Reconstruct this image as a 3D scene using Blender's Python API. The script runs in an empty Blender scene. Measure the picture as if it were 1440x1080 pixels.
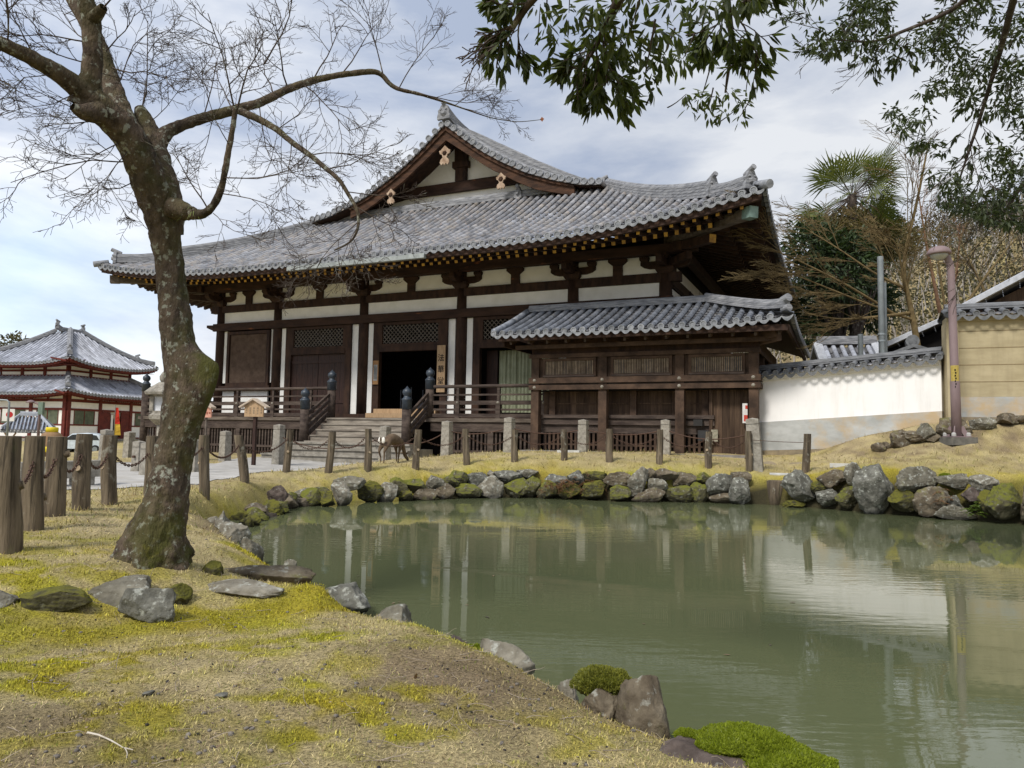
import bpy, bmesh, math, random
import numpy as np
from mathutils import Vector, Matrix, noise as mnoise

SC = bpy.context.scene
COL = SC.collection
rad = math.radians
# ------------------------------------------------------------------ camera
CAM_H = 1.45
FPX = 1036.3                                   # focal length in pixels of a 1440 px wide frame
_p, _r = rad(4.054), rad(1.0205)
_f = np.array([0, math.cos(_p), math.sin(_p)])
_u = np.array([0, -math.sin(_p), math.cos(_p)])
_x = np.array([1., 0, 0])
CX = math.cos(_r) * _x + math.sin(_r) * _u
CU = -math.sin(_r) * _x + math.cos(_r) * _u
cam_d = bpy.data.cameras.new("camera")
cam = bpy.data.objects.new("camera", cam_d)
COL.objects.link(cam)
cam.matrix_world = Matrix(((CX[0], CU[0], -_f[0], 0), (CX[1], CU[1], -_f[1], 0), (CX[2], CU[2], -_f[2], CAM_H), (0, 0, 0, 1)))
cam_d.sensor_width = 36
cam_d.lens = FPX / 1440 * 36
cam_d.clip_start = 0.05
cam_d.clip_end = 3000
SC.camera = cam

# ------------------------------------------------------------------ sky, sun, exposure
SUN_EL, SUN_AZ = 48, 215                       # elevation, compass angle (clockwise from +Y)
w = bpy.data.worlds.new("World")
SC.world = w
w.use_nodes = True
nt = w.node_tree
nt.nodes.clear()
def wn(t, **k):
    n = nt.nodes.new(t)
    for a, b in k.items():
        if a in n.inputs: n.inputs[a].default_value = b
        else: setattr(n, a, b)
    return n
wl = nt.links.new
out = wn('ShaderNodeOutputWorld'); bg = wn('ShaderNodeBackground', Strength=0.1)
sky = wn('ShaderNodeTexSky', sky_type='NISHITA', sun_disc=False, sun_elevation=rad(SUN_EL), sun_rotation=rad(SUN_AZ))
tc = wn('ShaderNodeTexCoord'); mp = wn('ShaderNodeMapping'); mp.inputs['Scale'].default_value = (1.0, 1.0, 3.0)
wl(tc.outputs['Generated'], mp.inputs['Vector'])
n1 = wn('ShaderNodeTexNoise', Scale=2.9, Detail=10.0, Roughness=0.56, Distortion=0.25)
n2 = wn('ShaderNodeTexNoise', Scale=1.35, Detail=6.0, Roughness=0.5)
mp2 = wn('ShaderNodeMapping'); mp2.inputs['Location'].default_value = (4.3, 1.7, 0.6); mp2.inputs['Scale'].default_value = (1, 1, 1.8)
wl(tc.outputs['Generated'], mp2.inputs['Vector'])
wl(mp.outputs[0], n1.inputs['Vector']); wl(mp2.outputs[0], n2.inputs['Vector'])
# cloud tone: grey blue to white
cr = wn('ShaderNodeValToRGB'); wl(n1.outputs['Fac'], cr.inputs['Fac'])
cr.color_ramp.elements[0].position = 0.35; cr.color_ramp.elements[0].color = (0.445, 0.52, 0.675, 1)
cr.color_ramp.elements[1].position = 0.60; cr.color_ramp.elements[1].color = (0.88, 0.91, 0.96, 1)
# the clouds are lighter and broken towards the west (left), a heavier sheet in the east
sx = wn('ShaderNodeSeparateXYZ'); wl(tc.outputs['Generated'], sx.inputs[0])
mr = wn('ShaderNodeMapRange'); wl(sx.outputs['X'], mr.inputs['Value'])
mr.inputs['From Min'].default_value = -0.55; mr.inputs['From Max'].default_value = 0.15
mr.inputs['To Min'].default_value = 1.16; mr.inputs['To Max'].default_value = 0.93
sc10 = wn('ShaderNodeVectorMath', operation='SCALE'); wl(cr.outputs['Color'], sc10.inputs[0])
m10 = wn('ShaderNodeMath', operation='MULTIPLY'); wl(mr.outputs[0], m10.inputs[0]); m10.inputs[1].default_value = 7.9
wl(m10.outputs[0], sc10.inputs['Scale'])
# holes where the blue shows
hr = wn('ShaderNodeMapRange'); wl(sx.outputs['X'], hr.inputs['Value'])
hr.inputs['From Min'].default_value = -0.6; hr.inputs['From Max'].default_value = 0.0
hr.inputs['To Min'].default_value = 0.02; hr.inputs['To Max'].default_value = -0.16
ad = wn('ShaderNodeMath', operation='ADD'); wl(n2.outputs['Fac'], ad.inputs[0]); wl(hr.outputs[0], ad.inputs[1])
ho = wn('ShaderNodeMapRange'); wl(ad.outputs[0], ho.inputs['Value'])
ho.inputs['From Min'].default_value = 0.50; ho.inputs['From Max'].default_value = 0.70
ho.inputs['To Max'].default_value = 0.42
mx = wn('ShaderNodeMixRGB'); wl(ho.outputs[0], mx.inputs['Fac']); wl(sc10.outputs[0], mx.inputs['Color1'])
gain = wn('ShaderNodeMixRGB', blend_type='MULTIPLY'); gain.inputs['Fac'].default_value = 1; gain.inputs['Color2'].default_value = (2.3, 2.3, 2.3, 1)
wl(sky.outputs[0], gain.inputs['Color1']); wl(gain.outputs[0], mx.inputs['Color2'])
wl(mx.outputs[0], bg.inputs['Color']); wl(bg.outputs[0], out.inputs[0])

sun_d = bpy.data.lights.new("sun", 'SUN')
sun = bpy.data.objects.new("sun", sun_d); COL.objects.link(sun)
sun_d.energy = 2.5; sun_d.angle = rad(12); sun_d.color = (1.0, 0.95, 0.87)
_sd = Vector((math.sin(rad(SUN_AZ)) * math.cos(rad(SUN_EL)), math.cos(rad(SUN_AZ)) * math.cos(rad(SUN_EL)), math.sin(rad(SUN_EL))))
sun.rotation_euler = _sd.to_track_quat('Z', 'Y').to_euler()
SC.view_settings.view_transform = 'Standard'; SC.view_settings.look = 'None'
SC.view_settings.exposure = 0.32; SC.view_settings.gamma = 1.0
SC.cycles.max_bounces = 6; SC.cycles.diffuse_bounces = 3; SC.cycles.glossy_bounces = 3; SC.cycles.transmission_bounces = 3
SC.cycles.use_denoising = True
SC.cycles.sample_clamp_indirect = 6

# ------------------------------------------------------------------ helpers
def ray(px, py):
    return _f + (px - 720) / FPX * CX - (py - 540) / FPX * CU
def at(px, py, Y):                              # the point seen at a photo pixel, Y metres ahead
    d = ray(px, py); t = Y / d[1]
    return np.array([d[0] * t, Y, CAM_H + d[2] * t])
def at_h(px, py, z):
    d = ray(px, py); t = (z - CAM_H) / d[2]
    return np.array([d[0] * t, d[1] * t, z])

def tag(o, label=None, cat=None, group=None, kind=None):
    if label: o['label'] = label
    if cat: o['category'] = cat
    if group: o['group'] = group
    if kind: o['kind'] = kind
    return o
def empty(name, loc=(0, 0, 0), rz=0.0, label=None, cat=None, group=None):
    o = bpy.data.objects.new(name, None); COL.objects.link(o)
    o.location = loc; o.rotation_euler = (0, 0, rz); o.empty_display_size = 0.2
    return tag(o, label, cat, group)

class MB:
    """collects shapes, builds them as ONE mesh object"""
    def __init__(s): s.v = []; s.f = []; s.m = []; s.r = []; s.sm = []; s.mat = 0; s.val = 0.5; s.smooth = False
    def add(s, vs, fs, val=None):
        o = len(s.v); s.v.extend([tuple(map(float, q)) for q in vs])
        for k in fs:
            s.f.append([o + i for i in k]); s.m.append(s.mat); s.r.append(s.val if val is None else val); s.sm.append(s.smooth)
    def box(s, x0, x1, y0, y1, z0, z1):
        s.add([(x0, y0, z0), (x1, y0, z0), (x1, y1, z0), (x0, y1, z0), (x0, y0, z1), (x1, y0, z1), (x1, y1, z1), (x0, y1, z1)],
              [(0, 3, 2, 1), (4, 5, 6, 7), (0, 1, 5, 4), (1, 2, 6, 5), (2, 3, 7, 6), (3, 0, 4, 7)])
        return s
    def beam(s, a, b, w_, h, up=(0, 0, 1), endmat=None):      # square beam from a to b (centre line)
        a = Vector(a); b = Vector(b); d = (b - a).normalized(); up = Vector(up)
        x = d.cross(up).normalized(); z = x.cross(d)
        vs = []
        for q in (a, b):
            for i, j in ((-1, -1), (1, -1), (1, 1), (-1, 1)): vs.append(q + x * (i * w_ / 2) + z * (j * h / 2))
        s.add(vs, [(0, 1, 5, 4), (1, 2, 6, 5), (2, 3, 7, 6), (3, 0, 4, 7), (3, 2, 1, 0)])
        m0 = s.mat
        if endmat is not None: s.mat = endmat
        s.add(vs[4:], [(0, 1, 2, 3)]); s.mat = m0
        return s
    def tube(s, pts, rs, n=6, cap=True, val=None, endmat=None):
        pts = [Vector(q) for q in pts]; k = len(pts)
        if not hasattr(rs, '__len__'): rs = [rs] * k
        vs = []; x = None
        for i in range(k):
            d = (pts[min(i + 1, k - 1)] - pts[max(i - 1, 0)])
            if d.length < 1e-9: d = Vector((0, 0, 1))
            d.normalize()
            if x is None:
                x = d.cross(Vector((0, 0, 1)))
                if x.length < 0.1: x = d.cross(Vector((0, 1, 0)))
            x = (x - d * x.dot(d)); x.normalize(); y = d.cross(x)
            for j in range(n):
                t = 2 * math.pi * j / n; vs.append(pts[i] + (x * math.cos(t) + y * math.sin(t)) * rs[i])
        fs = []
        for i in range(k - 1):
            for j in range(n):
                a, b = i * n + j, i * n + (j + 1) % n; fs.append((a, b, b + n, a + n))
        if cap: fs.append(tuple(range(n - 1, -1, -1)))
        s.add(vs, fs, val)
        if cap:
            m0 = s.mat; sm0 = s.smooth
            s.smooth = False
            if endmat is not None: s.mat = endmat
            s.add(vs[(k - 1) * n:], [tuple(range(n))], val); s.mat = m0; s.smooth = sm0
        return s
    def lathe(s, prof, c=(0, 0, 0), n=16):                  # prof: (radius, z)
        vs = []; fs = []; k = len(prof)
        for rr, z in prof:
            for j in range(n):
                t = 2 * math.pi * j / n; vs.append((c[0] + rr * math.cos(t), c[1] + rr * math.sin(t), c[2] + z))
        for i in range(k - 1):
            for j in range(n):
                a, b = i * n + j, i * n + (j + 1) % n; fs.append((a, b, b + n, a + n))
        fs.append(tuple(range(n - 1, -1, -1))); fs.append(tuple((k - 1) * n + j for j in range(n)))
        s.add(vs, fs); return s
    def prism(s, poly, ax, d0, d1):                          # polygon in the two other axes, extruded along ax
        def P(q, d):
            return {0: (d, q[0], q[1]), 1: (q[0], d, q[1]), 2: (q[0], q[1], d)}[ax]
        n = len(poly); vs = [P(q, d0) for q in poly] + [P(q, d1) for q in poly]
        fs = [tuple(range(n - 1, -1, -1)), tuple(range(n, 2 * n))] + [(i, (i + 1) % n, (i + 1) % n + n, i + n) for i in range(n)]
        s.add(vs, fs); return s
    def sweep(s, pts, sec, up=(0, 0, 1), val=None):           # sec: (sideways, up) polygon, closed
        pts = [Vector(q) for q in pts]; k = len(pts); n = len(sec); vs = []; fs = []
        for i in range(k):
            d = (pts[min(i + 1, k - 1)] - pts[max(i - 1, 0)]).normalized()
            x = d.cross(Vector(up)).normalized(); z = Vector(up)
            for a, b in sec: vs.append(pts[i] + x * a + z * b)
        for i in range(k - 1):
            for j in range(n):
                a, b = i * n + j, i * n + (j + 1) % n; fs.append((a, b, b + n, a + n))
        fs.append(tuple(range(n - 1, -1, -1))); fs.append(tuple((k - 1) * n + j for j in range(n)))
        s.add(vs, fs, val); return s
    def build(s, name, mats, parent=None, recalc=True):
        me = bpy.data.meshes.new(name)
        me.from_pydata(s.v, [], s.f)
        if not isinstance(mats, (list, tuple)): mats = [mats]
        for m_ in mats: me.materials.append(m_)
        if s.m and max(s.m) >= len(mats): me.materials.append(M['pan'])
        me.polygons.foreach_set('material_index', s.m)
        me.polygons.foreach_set('use_smooth', s.sm)
        at_ = me.attributes.new('rnd', 'FLOAT', 'FACE'); at_.data.foreach_set('value', s.r)
        if recalc:
            bm = bmesh.new(); bm.from_mesh(me); bmesh.ops.recalc_face_normals(bm, faces=bm.faces); bm.to_mesh(me); bm.free()
        me.update()
        o = bpy.data.objects.new(name, me); COL.objects.link(o)
        if parent is not None: o.parent = parent
        return o

def np_mesh(name, V, Fq, mats, parent=None, vals=None, smooth=False, midx=None):
    """V (n,3), Fq (m,k) of one face size"""
    me = bpy.data.meshes.new(name); n, (m_, k) = len(V), Fq.shape
    me.vertices.add(n); me.vertices.foreach_set('co', np.ascontiguousarray(V, dtype=np.float32).ravel())
    me.loops.add(m_ * k); me.loops.foreach_set('vertex_index', np.ascontiguousarray(Fq, dtype=np.int32).ravel())
    me.polygons.add(m_); me.polygons.foreach_set('loop_start', np.arange(0, m_ * k, k, dtype=np.int32))
    if not isinstance(mats, (list, tuple)): mats = [mats]
    for q in mats: me.materials.append(q)
    if midx is not None: me.polygons.foreach_set('material_index', midx.astype(np.int32))
    me.polygons.foreach_set('use_smooth', np.full(m_, smooth))
    if vals is not None:
        for an, arr in vals.items():
            if arr.ndim == 1:
                a_ = me.attributes.new(an, 'FLOAT', 'POINT'); a_.data.foreach_set('value', arr.astype(np.float32))
            else:
                a_ = me.attributes.new(an, 'FLOAT_COLOR', 'POINT'); a_.data.foreach_set('color', arr.astype(np.float32).ravel())
    me.update(calc_edges=True); me.validate()
    o = bpy.data.objects.new(name, me); COL.objects.link(o)
    if parent is not None: o.parent = parent
    return o

def scatter(tv, tf, pos, rot, scale, extra=None):
    """copies of a small template: pos (N,3), rot (N,3,3), scale (N,) or (N,3)"""
    N = len(pos); tv = np.asarray(tv, float); tf = np.asarray(tf, int)
    sc_ = np.broadcast_to(np.asarray(scale, float).reshape(N, -1), (N, 3))
    V = np.einsum('nij,nkj->nki', rot, tv[None] * sc_[:, None, :]) + pos[:, None, :]
    Fq = tf[None] + (np.arange(N) * len(tv))[:, None, None]
    return V.reshape(-1, 3), Fq.reshape(-1, tf.shape[1])
def rotz(t):
    c, s_ = np.cos(t), np.sin(t); z = np.zeros_like(c); o = np.ones_like(c)
    return np.stack([np.stack([c, -s_, z], -1), np.stack([s_, c, z], -1), np.stack([z, z, o], -1)], -2)
def rotx(t):
    c, s_ = np.cos(t), np.sin(t); z = np.zeros_like(c); o = np.ones_like(c)
    return np.stack([np.stack([o, z, z], -1), np.stack([z, c, -s_], -1), np.stack([z, s_, c], -1)], -2)
def frame(d, up=(0, 0, 1.)):                                  # rotation whose local +Y follows d
    d = d / np.linalg.norm(d, axis=-1, keepdims=True)
    x = np.cross(d, np.broadcast_to(np.array(up), d.shape)); l = np.linalg.norm(x, axis=-1, keepdims=True)
    x = np.where(l < 1e-3, np.array([1., 0, 0]), x / np.maximum(l, 1e-6)); z = np.cross(x, d)
    return np.stack([x, d, z], -1)

def vnoise(x, y, seed=0, oct_=4, gain=0.5):
    """value noise in the plane, 0..1"""
    rs = np.random.RandomState(seed); T = rs.rand(256, 256); r_ = 0; a = 1; tot = 0
    for o in range(oct_):
        xs, ys = x * 2 ** o + 17.3 * o, y * 2 ** o + 5.1 * o
        xi, yi = np.floor(xs).astype(int), np.floor(ys).astype(int); fx, fy = xs - xi, ys - yi
        fx, fy = fx * fx * (3 - 2 * fx), fy * fy * (3 - 2 * fy)
        g = lambda i, j: T[(xi + i) % 256, (yi + j) % 256]
        r_ = r_ + a * ((g(0, 0) * (1 - fx) + g(1, 0) * fx) * (1 - fy) + (g(0, 1) * (1 - fx) + g(1, 1) * fx) * fy); tot += a; a *= gain
    return r_ / tot

# ------------------------------------------------------------------ materials
def mat(name, c1, c2=None, scale=6.0, rough=0.85, bump=0.0, bscale=None, stretch=None, rnd=0.0, detail=5.0, spec=0.3, metal=0.0, ramp=(0.35, 0.65), coord='Object', rough2=None):
    m = bpy.data.materials.new(name); m.use_nodes = True; t = m.node_tree; L = t.links.new
    b = t.nodes['Principled BSDF']; b.inputs['Roughness'].default_value = rough; b.inputs['Metallic'].default_value = metal
    b.inputs['Specular IOR Level'].default_value = spec
    N = t.nodes.new
    tcn = N('ShaderNodeTexCoord'); mpn = N('ShaderNodeMapping')
    if stretch: mpn.inputs['Scale'].default_value = stretch
    L(tcn.outputs[coord], mpn.inputs['Vector'])
    no = N('ShaderNodeTexNoise'); no.inputs['Scale'].default_value = scale; no.inputs['Detail'].default_value = detail; no.inputs['Roughness'].default_value = 0.62
    L(mpn.outputs[0], no.inputs['Vector'])
    r_ = N('ShaderNodeValToRGB'); c2 = c2 or tuple(q * 0.75 for q in c1)
    r_.color_ramp.elements[0].position = ramp[0]; r_.color_ramp.elements[0].color = (*c2, 1)
    r_.color_ramp.elements[1].position = ramp[1]; r_.color_ramp.elements[1].color = (*c1, 1)
    L(no.outputs['Fac'], r_.inputs['Fac']); col = r_.outputs['Color']
    if rnd:
        an = N('ShaderNodeAttribute'); an.attribute_name = 'rnd'
        mm = N('ShaderNodeMapRange'); mm.inputs['To Min'].default_value = 1 - rnd; mm.inputs['To Max'].default_value = 1 + rnd
        L(an.outputs['Fac'], mm.inputs['Value'])
        vs = N('ShaderNodeVectorMath'); vs.operation = 'SCALE'; L(col, vs.inputs[0]); L(mm.outputs[0], vs.inputs['Scale']); col = vs.outputs[0]
    L(col, b.inputs['Base Color'])
    if bump:
        n2_ = N('ShaderNodeTexNoise'); n2_.inputs['Scale'].default_value = bscale or scale * 4; n2_.inputs['Detail'].default_value = 6; L(mpn.outputs[0], n2_.inputs['Vector'])
        bp = N('ShaderNodeBump'); bp.inputs['Strength'].default_value = bump; bp.inputs['Distance'].default_value = 0.02; L(n2_.outputs['Fac'], bp.inputs['Height']); L(bp.outputs[0], b.inputs['Normal'])
    m['col_socket'] = 1
    return m
def base_link(m):
    t = m.node_tree; b = t.nodes['Principled BSDF']; return t, b, b.inputs['Base Color'].links[0].from_socket
def overlay(m, color, scale, lo, hi, amount=1.0, up=None, stretch=None, attr=None, seed=0.0, ztop=None, wz=None):
    """patches of another substance over a material; up=(lo,hi) keeps them to faces that look up"""
    t, b, src = base_link(m); N = t.nodes.new; L = t.links.new
    tcn = N('ShaderNodeTexCoord'); mpn = N('ShaderNodeMapping'); mpn.inputs['Location'].default_value = (seed, seed * 1.7, seed * .6)
    if stretch: mpn.inputs['Scale'].default_value = stretch
    L(tcn.outputs['Object'], mpn.inputs['Vector'])
    no = N('ShaderNodeTexNoise'); no.inputs['Scale'].default_value = scale; no.inputs['Detail'].default_value = 6; no.inputs['Roughness'].default_value = 0.65; L(mpn.outputs[0], no.inputs['Vector'])
    mr_ = N('ShaderNodeMapRange'); mr_.inputs['From Min'].default_value = lo; mr_.inputs['From Max'].default_value = hi; mr_.inputs['To Max'].default_value = amount; L(no.outputs['Fac'], mr_.inputs['Value'])
    fac = mr_.outputs[0]
    def mul(sock):
        nonlocal fac
        q = N('ShaderNodeMath'); q.operation = 'MULTIPLY'; L(fac, q.inputs[0]); L(sock, q.inputs[1]); fac = q.outputs[0]
    if up:
        ge = N('ShaderNodeNewGeometry'); sp = N('ShaderNodeSeparateXYZ'); L(ge.outputs['True Normal'], sp.inputs[0])
        m2 = N('ShaderNodeMapRange'); m2.inputs['From Min'].default_value = up[0]; m2.inputs['From Max'].default_value = up[1]; L(sp.outputs['Z'], m2.inputs['Value']); mul(m2.outputs[0])
    if wz:
        ge = N('ShaderNodeNewGeometry'); sp = N('ShaderNodeSeparateXYZ'); L(ge.outputs['Position'], sp.inputs[0])
        m2 = N('ShaderNodeMapRange'); m2.inputs['From Min'].default_value = wz[0]; m2.inputs['From Max'].default_value = wz[1]; L(sp.outputs['Z'], m2.inputs['Value']); mul(m2.outputs[0])
    if attr:
        an = N('ShaderNodeAttribute'); an.attribute_name = attr; mul(an.outputs['Fac'])
    if ztop:
        sp = N('ShaderNodeSeparateXYZ'); L(tcn.outputs['Object'], sp.inputs[0])
        m2 = N('ShaderNodeMapRange'); m2.inputs['From Min'].default_value = ztop[0]; m2.inputs['From Max'].default_value = ztop[1]; L(sp.outputs['Z'], m2.inputs['Value']); mul(m2.outputs[0])
    mixn = N('ShaderNodeMixRGB'); L(fac, mixn.inputs['Fac']); L(src, mixn.inputs['Color1']); mixn.inputs['Color2'].default_value = (*color, 1)
    L(mixn.outputs[0], b.inputs['Base Color']); return m

M = {}
M['wood'] = mat('dark_wood', (0.060, 0.031, 0.019), (0.022, 0.012, 0.009), 5, 0.75, 0.3, 30, (1, 1, 0.35), spec=0.25)
M['beam'] = mat('beam_wood', (0.060, 0.031, 0.020), (0.024, 0.013, 0.010), 4, 0.78, 0.3, 30, (0.25, 1, 1), spec=0.25)
overlay(M['beam'], (0.24, 0.085, 0.035), 1.6, 0.62, 0.68, 0.75, stretch=(0.5, 1, 2.4), seed=3.0)
M['door'] = mat('door_wood', (0.050, 0.020, 0.012), (0.016, 0.007, 0.005), 7, 0.6, 0.2, 30, (4, 4, 0.25), spec=0.35)
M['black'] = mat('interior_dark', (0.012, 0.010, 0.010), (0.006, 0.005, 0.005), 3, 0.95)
M['greywood'] = mat('weathered_wood', (0.175, 0.145, 0.118), (0.075, 0.058, 0.046), 5, 0.85, 0.4, 40, (0.3, 1.5, 1.5), spec=0.2)
M['railwood'] = mat('railing_wood', (0.105, 0.080, 0.066), (0.040, 0.029, 0.025), 5, 0.85, 0.4, 40, (0.3, 1.5, 1.5), spec=0.2)
M['annexwood'] = mat('annex_wood', (0.105, 0.066, 0.045), (0.040, 0.026, 0.019), 4, 0.82, 0.3, 30, (0.6, 1, 0.6), spec=0.2)
M['palewood'] = mat('pale_wood', (0.46, 0.32, 0.19), (0.34, 0.22, 0.12), 8, 0.8, 0.2, 40, (2, 2, 0.4))
M['pendant'] = mat('bleached_carving', (0.50, 0.38, 0.28), (0.26, 0.17, 0.11), 5, 0.85, 0.3)
M['barge'] = mat('bargeboard_wood', (0.095, 0.048, 0.028), (0.030, 0.017, 0.012), 3, 0.8, 0.3, 25, (0.5, 1, 2), spec=0.2)
M['plaster'] = mat('white_plaster', (0.86, 0.85, 0.82), (0.76, 0.75, 0.71), 2.2, 0.92, 0.06, 40, ramp=(0.3, 0.6))
M['tile'] = mat('roof_tile', (0.285, 0.292, 0.315), (0.15, 0.155, 0.172), 2.4, 0.6, 0.12, 30, rnd=0.5, spec=0.4)
overlay(M['tile'], (0.43, 0.365, 0.285), 1.6, 0.46, 0.68, 0.5)
overlay(M['tile'], (0.46, 0.33, 0.25), 6.0, 0.58, 0.68, 0.6, stretch=(1, 1, 1), seed=7)
M['pan'] = mat('shaded_pan_tile', (0.155, 0.155, 0.165), (0.075, 0.077, 0.085), 3, 0.8, rnd=0.35)  # darker than the round tiles: shade of the gaps is put into the colour
M['tileend'] = mat('tile_end', (0.31, 0.32, 0.34), (0.16, 0.17, 0.185), 9, 0.7, 0.3, 50, rnd=0.25)
M['tile2'] = mat('blue_roof_tile', (0.225, 0.245, 0.285), (0.10, 0.11, 0.13), 3, 0.42, 0.12, 30, rnd=0.40, spec=0.5)
overlay(M['tile2'], (0.33, 0.29, 0.23), 4.0, 0.58, 0.74, 0.6)
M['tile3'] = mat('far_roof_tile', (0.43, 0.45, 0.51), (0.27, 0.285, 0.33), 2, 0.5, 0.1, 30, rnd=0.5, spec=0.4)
M['ridge'] = mat('ridge_tile', (0.33, 0.335, 0.35), (0.13, 0.135, 0.15), 3, 0.7, 0.5, 14, (1, 1, 6), rnd=0.15)
M['gold'] = mat('rafter_cap', (0.62, 0.36, 0.07), (0.28, 0.15, 0.05), 2.3, 0.7, 0, ramp=(0.38, 0.55))
M['gutter'] = mat('zinc_gutter', (0.36, 0.39, 0.385), (0.22, 0.24, 0.24), 4, 0.6)
M['verdigris'] = mat('verdigris_metal', (0.20, 0.29, 0.26), (0.12, 0.18, 0.16), 5, 0.6)
M['giboshi'] = mat('finial_metal', (0.045, 0.062, 0.085), (0.022, 0.03, 0.042), 8, 0.45, spec=0.5)
M['stone'] = mat('granite', (0.36, 0.335, 0.285), (0.20, 0.18, 0.15), 9, 0.9, 0.5, 60, rnd=0.12)
overlay(M['stone'], (0.10, 0.095, 0.08), 5, 0.55, 0.72, 0.6, stretch=(1, 1, 0.4))
overlay(M['stone'], (0.46, 0.45, 0.36), 13, 0.60, 0.68, 0.5, seed=4)
M['step'] = mat('stair_stone', (0.33, 0.305, 0.26), (0.18, 0.165, 0.14), 4, 0.9, 0.35, 40, rnd=0.1)
M['stepwood'] = mat('worn_stair_wood', (0.36, 0.32, 0.265), (0.17, 0.145, 0.12), 4, 0.85, 0.3, 30, (0.3, 2, 2))
# ------------------------------------------------------------------ tiled roofs
RNG = random.Random(11)
def slope(mb, c0, da, di, length, tmax, zf, sp=0.33, r=0.1, tl=0.36, hipL=True, hipR=True, coarse=False, ends=True, endmat=1, c_off=0.0):
    """rows of round tiles with pans between; c0 corner (x,y), da along the eave, di inward; zf(c,t) height"""
    da = Vector((da[0], da[1], 0)); di = Vector((di[0], di[1], 0)); c0 = Vector((c0[0], c0[1], 0))
    def P(c, t, dz=0): q = c0 + da * c + di * t; return Vector((q.x, q.y, zf(c, t) + dz))
    def top(c):
        t = tmax
        if hipL: t = min(t, c)
        if hipR: t = min(t, length - c)
        return t
    n = max(1, int(round(length / sp))); sp = length / n
    for i in range(n + 1):
        c = i * sp + c_off
        if i < n:                                        # pan tiles between row i and i+1
            tt = max(top(c), top(min(c + sp, length)))
            k = max(1, int(tt / (tl if not coarse else 1.2)))
            if tt > 0.15:
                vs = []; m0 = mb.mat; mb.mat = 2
                for j in range(k + 1):
                    t = tt * j / k; st = 0.018
                    vs += [P(c, t, -0.035), P(c + sp * .5, t, -0.085), P(c + sp, t, -0.035)]
                    if j < k: vs += [P(c, t + tt / k * .97, -0.055), P(c + sp * .5, t + tt / k * .97, -0.105), P(c + sp, t + tt / k * .97, -0.055)]
                for j in range(k):
                    a = j * 6
                    for g in range(2): mb.add([vs[a + g], vs[a + g + 1], vs[a + 3 + g + 1], vs[a + 3 + g]], [(0, 1, 2, 3)], RNG.random())
                mb.mat = m0
                if ends:                                 # hanging lip of the eave pan tile
                    m0 = mb.mat; mb.mat = endmat
                    q = []
                    for g in range(7):
                        u_ = g / 6; q.append((u_, -0.085 + 0.10 * (2 * u_ - 1) ** 2 * .5 - 0.02))
                    A = [P(c + sp * u_, -0.02, z) for u_, z in q]; B = [a_ - Vector((0, 0, 0.075 * (1 - (2 * (g / 6) - 1) ** 2) + .035)) for g, a_ in enumerate(A)]
                    for g in range(6): mb.add([A[g], A[g + 1], B[g + 1], B[g]], [(0, 1, 2, 3)], 0.45)
                    mb.mat = m0
        tt = top(c)
        if tt < 0.3 or coarse: 
            if not (coarse and tt > .3): continue
        k = max(1, int(tt / (tl if not coarse else 1.5)))
        jit = RNG.uniform(-.006, .006)
        rowv = RNG.uniform(-0.10, 0.10)
        ns = 5
        vs = []; 
        for j in range(k):                               # each tile a short half round, slightly tapered
            for e_, rr in ((0.0, r), (1.0, r * 0.93)):
                t = tt * (j + e_) / k
                for g in range(ns + 1):
                    th = math.pi * g / ns
                    vs.append(P(c + jit, t) + da * (math.cos(th) * rr) + Vector((0, 0, -0.04 + math.sin(th) * rr)))
        mb.smooth = True
        for j in range(k):
            o = j * 2 * (ns + 1); v_ = min(1, max(0, 0.5 + rowv + RNG.gauss(0, .17)))
            vv = vs[o:o + 2 * (ns + 1)]
            mb.add(vv, [(g, g + 1, g + ns + 2, g + ns + 1) for g in range(ns)], v_)
        mb.smooth = False
        if ends and tt > .3:                             # round eave tile face
            m0 = mb.mat; mb.mat = endmat
            ce = P(c + jit, -0.015, -0.035); R_ = r * 1.08; v_ = RNG.random()
            ring = [ce + da * (math.cos(2 * math.pi * g / 12) * R_) + Vector((0, 0, math.sin(2 * math.pi * g / 12) * R_)) for g in range(12)]
            back = [q + di * .12 for q in ring]; inn = [ce + (q - ce) * .72 for q in ring]; inn2 = [q + di * .018 for q in inn]
            mb.add(ring + back, [(g, (g + 1) % 12, (g + 1) % 12 + 12, g + 12) for g in range(12)], v_)
            mb.add(ring + inn, [(g, (g + 1) % 12, (g + 1) % 12 + 12, g + 12) for g in range(12)], v_)
            mb.add(inn + inn2, [(g, (g + 1) % 12, (g + 1) % 12 + 12, g + 12) for g in range(12)], v_ * .6)
            mb.add(inn2, [tuple(range(12))], v_ * .7)
            mb.mat = m0

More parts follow.
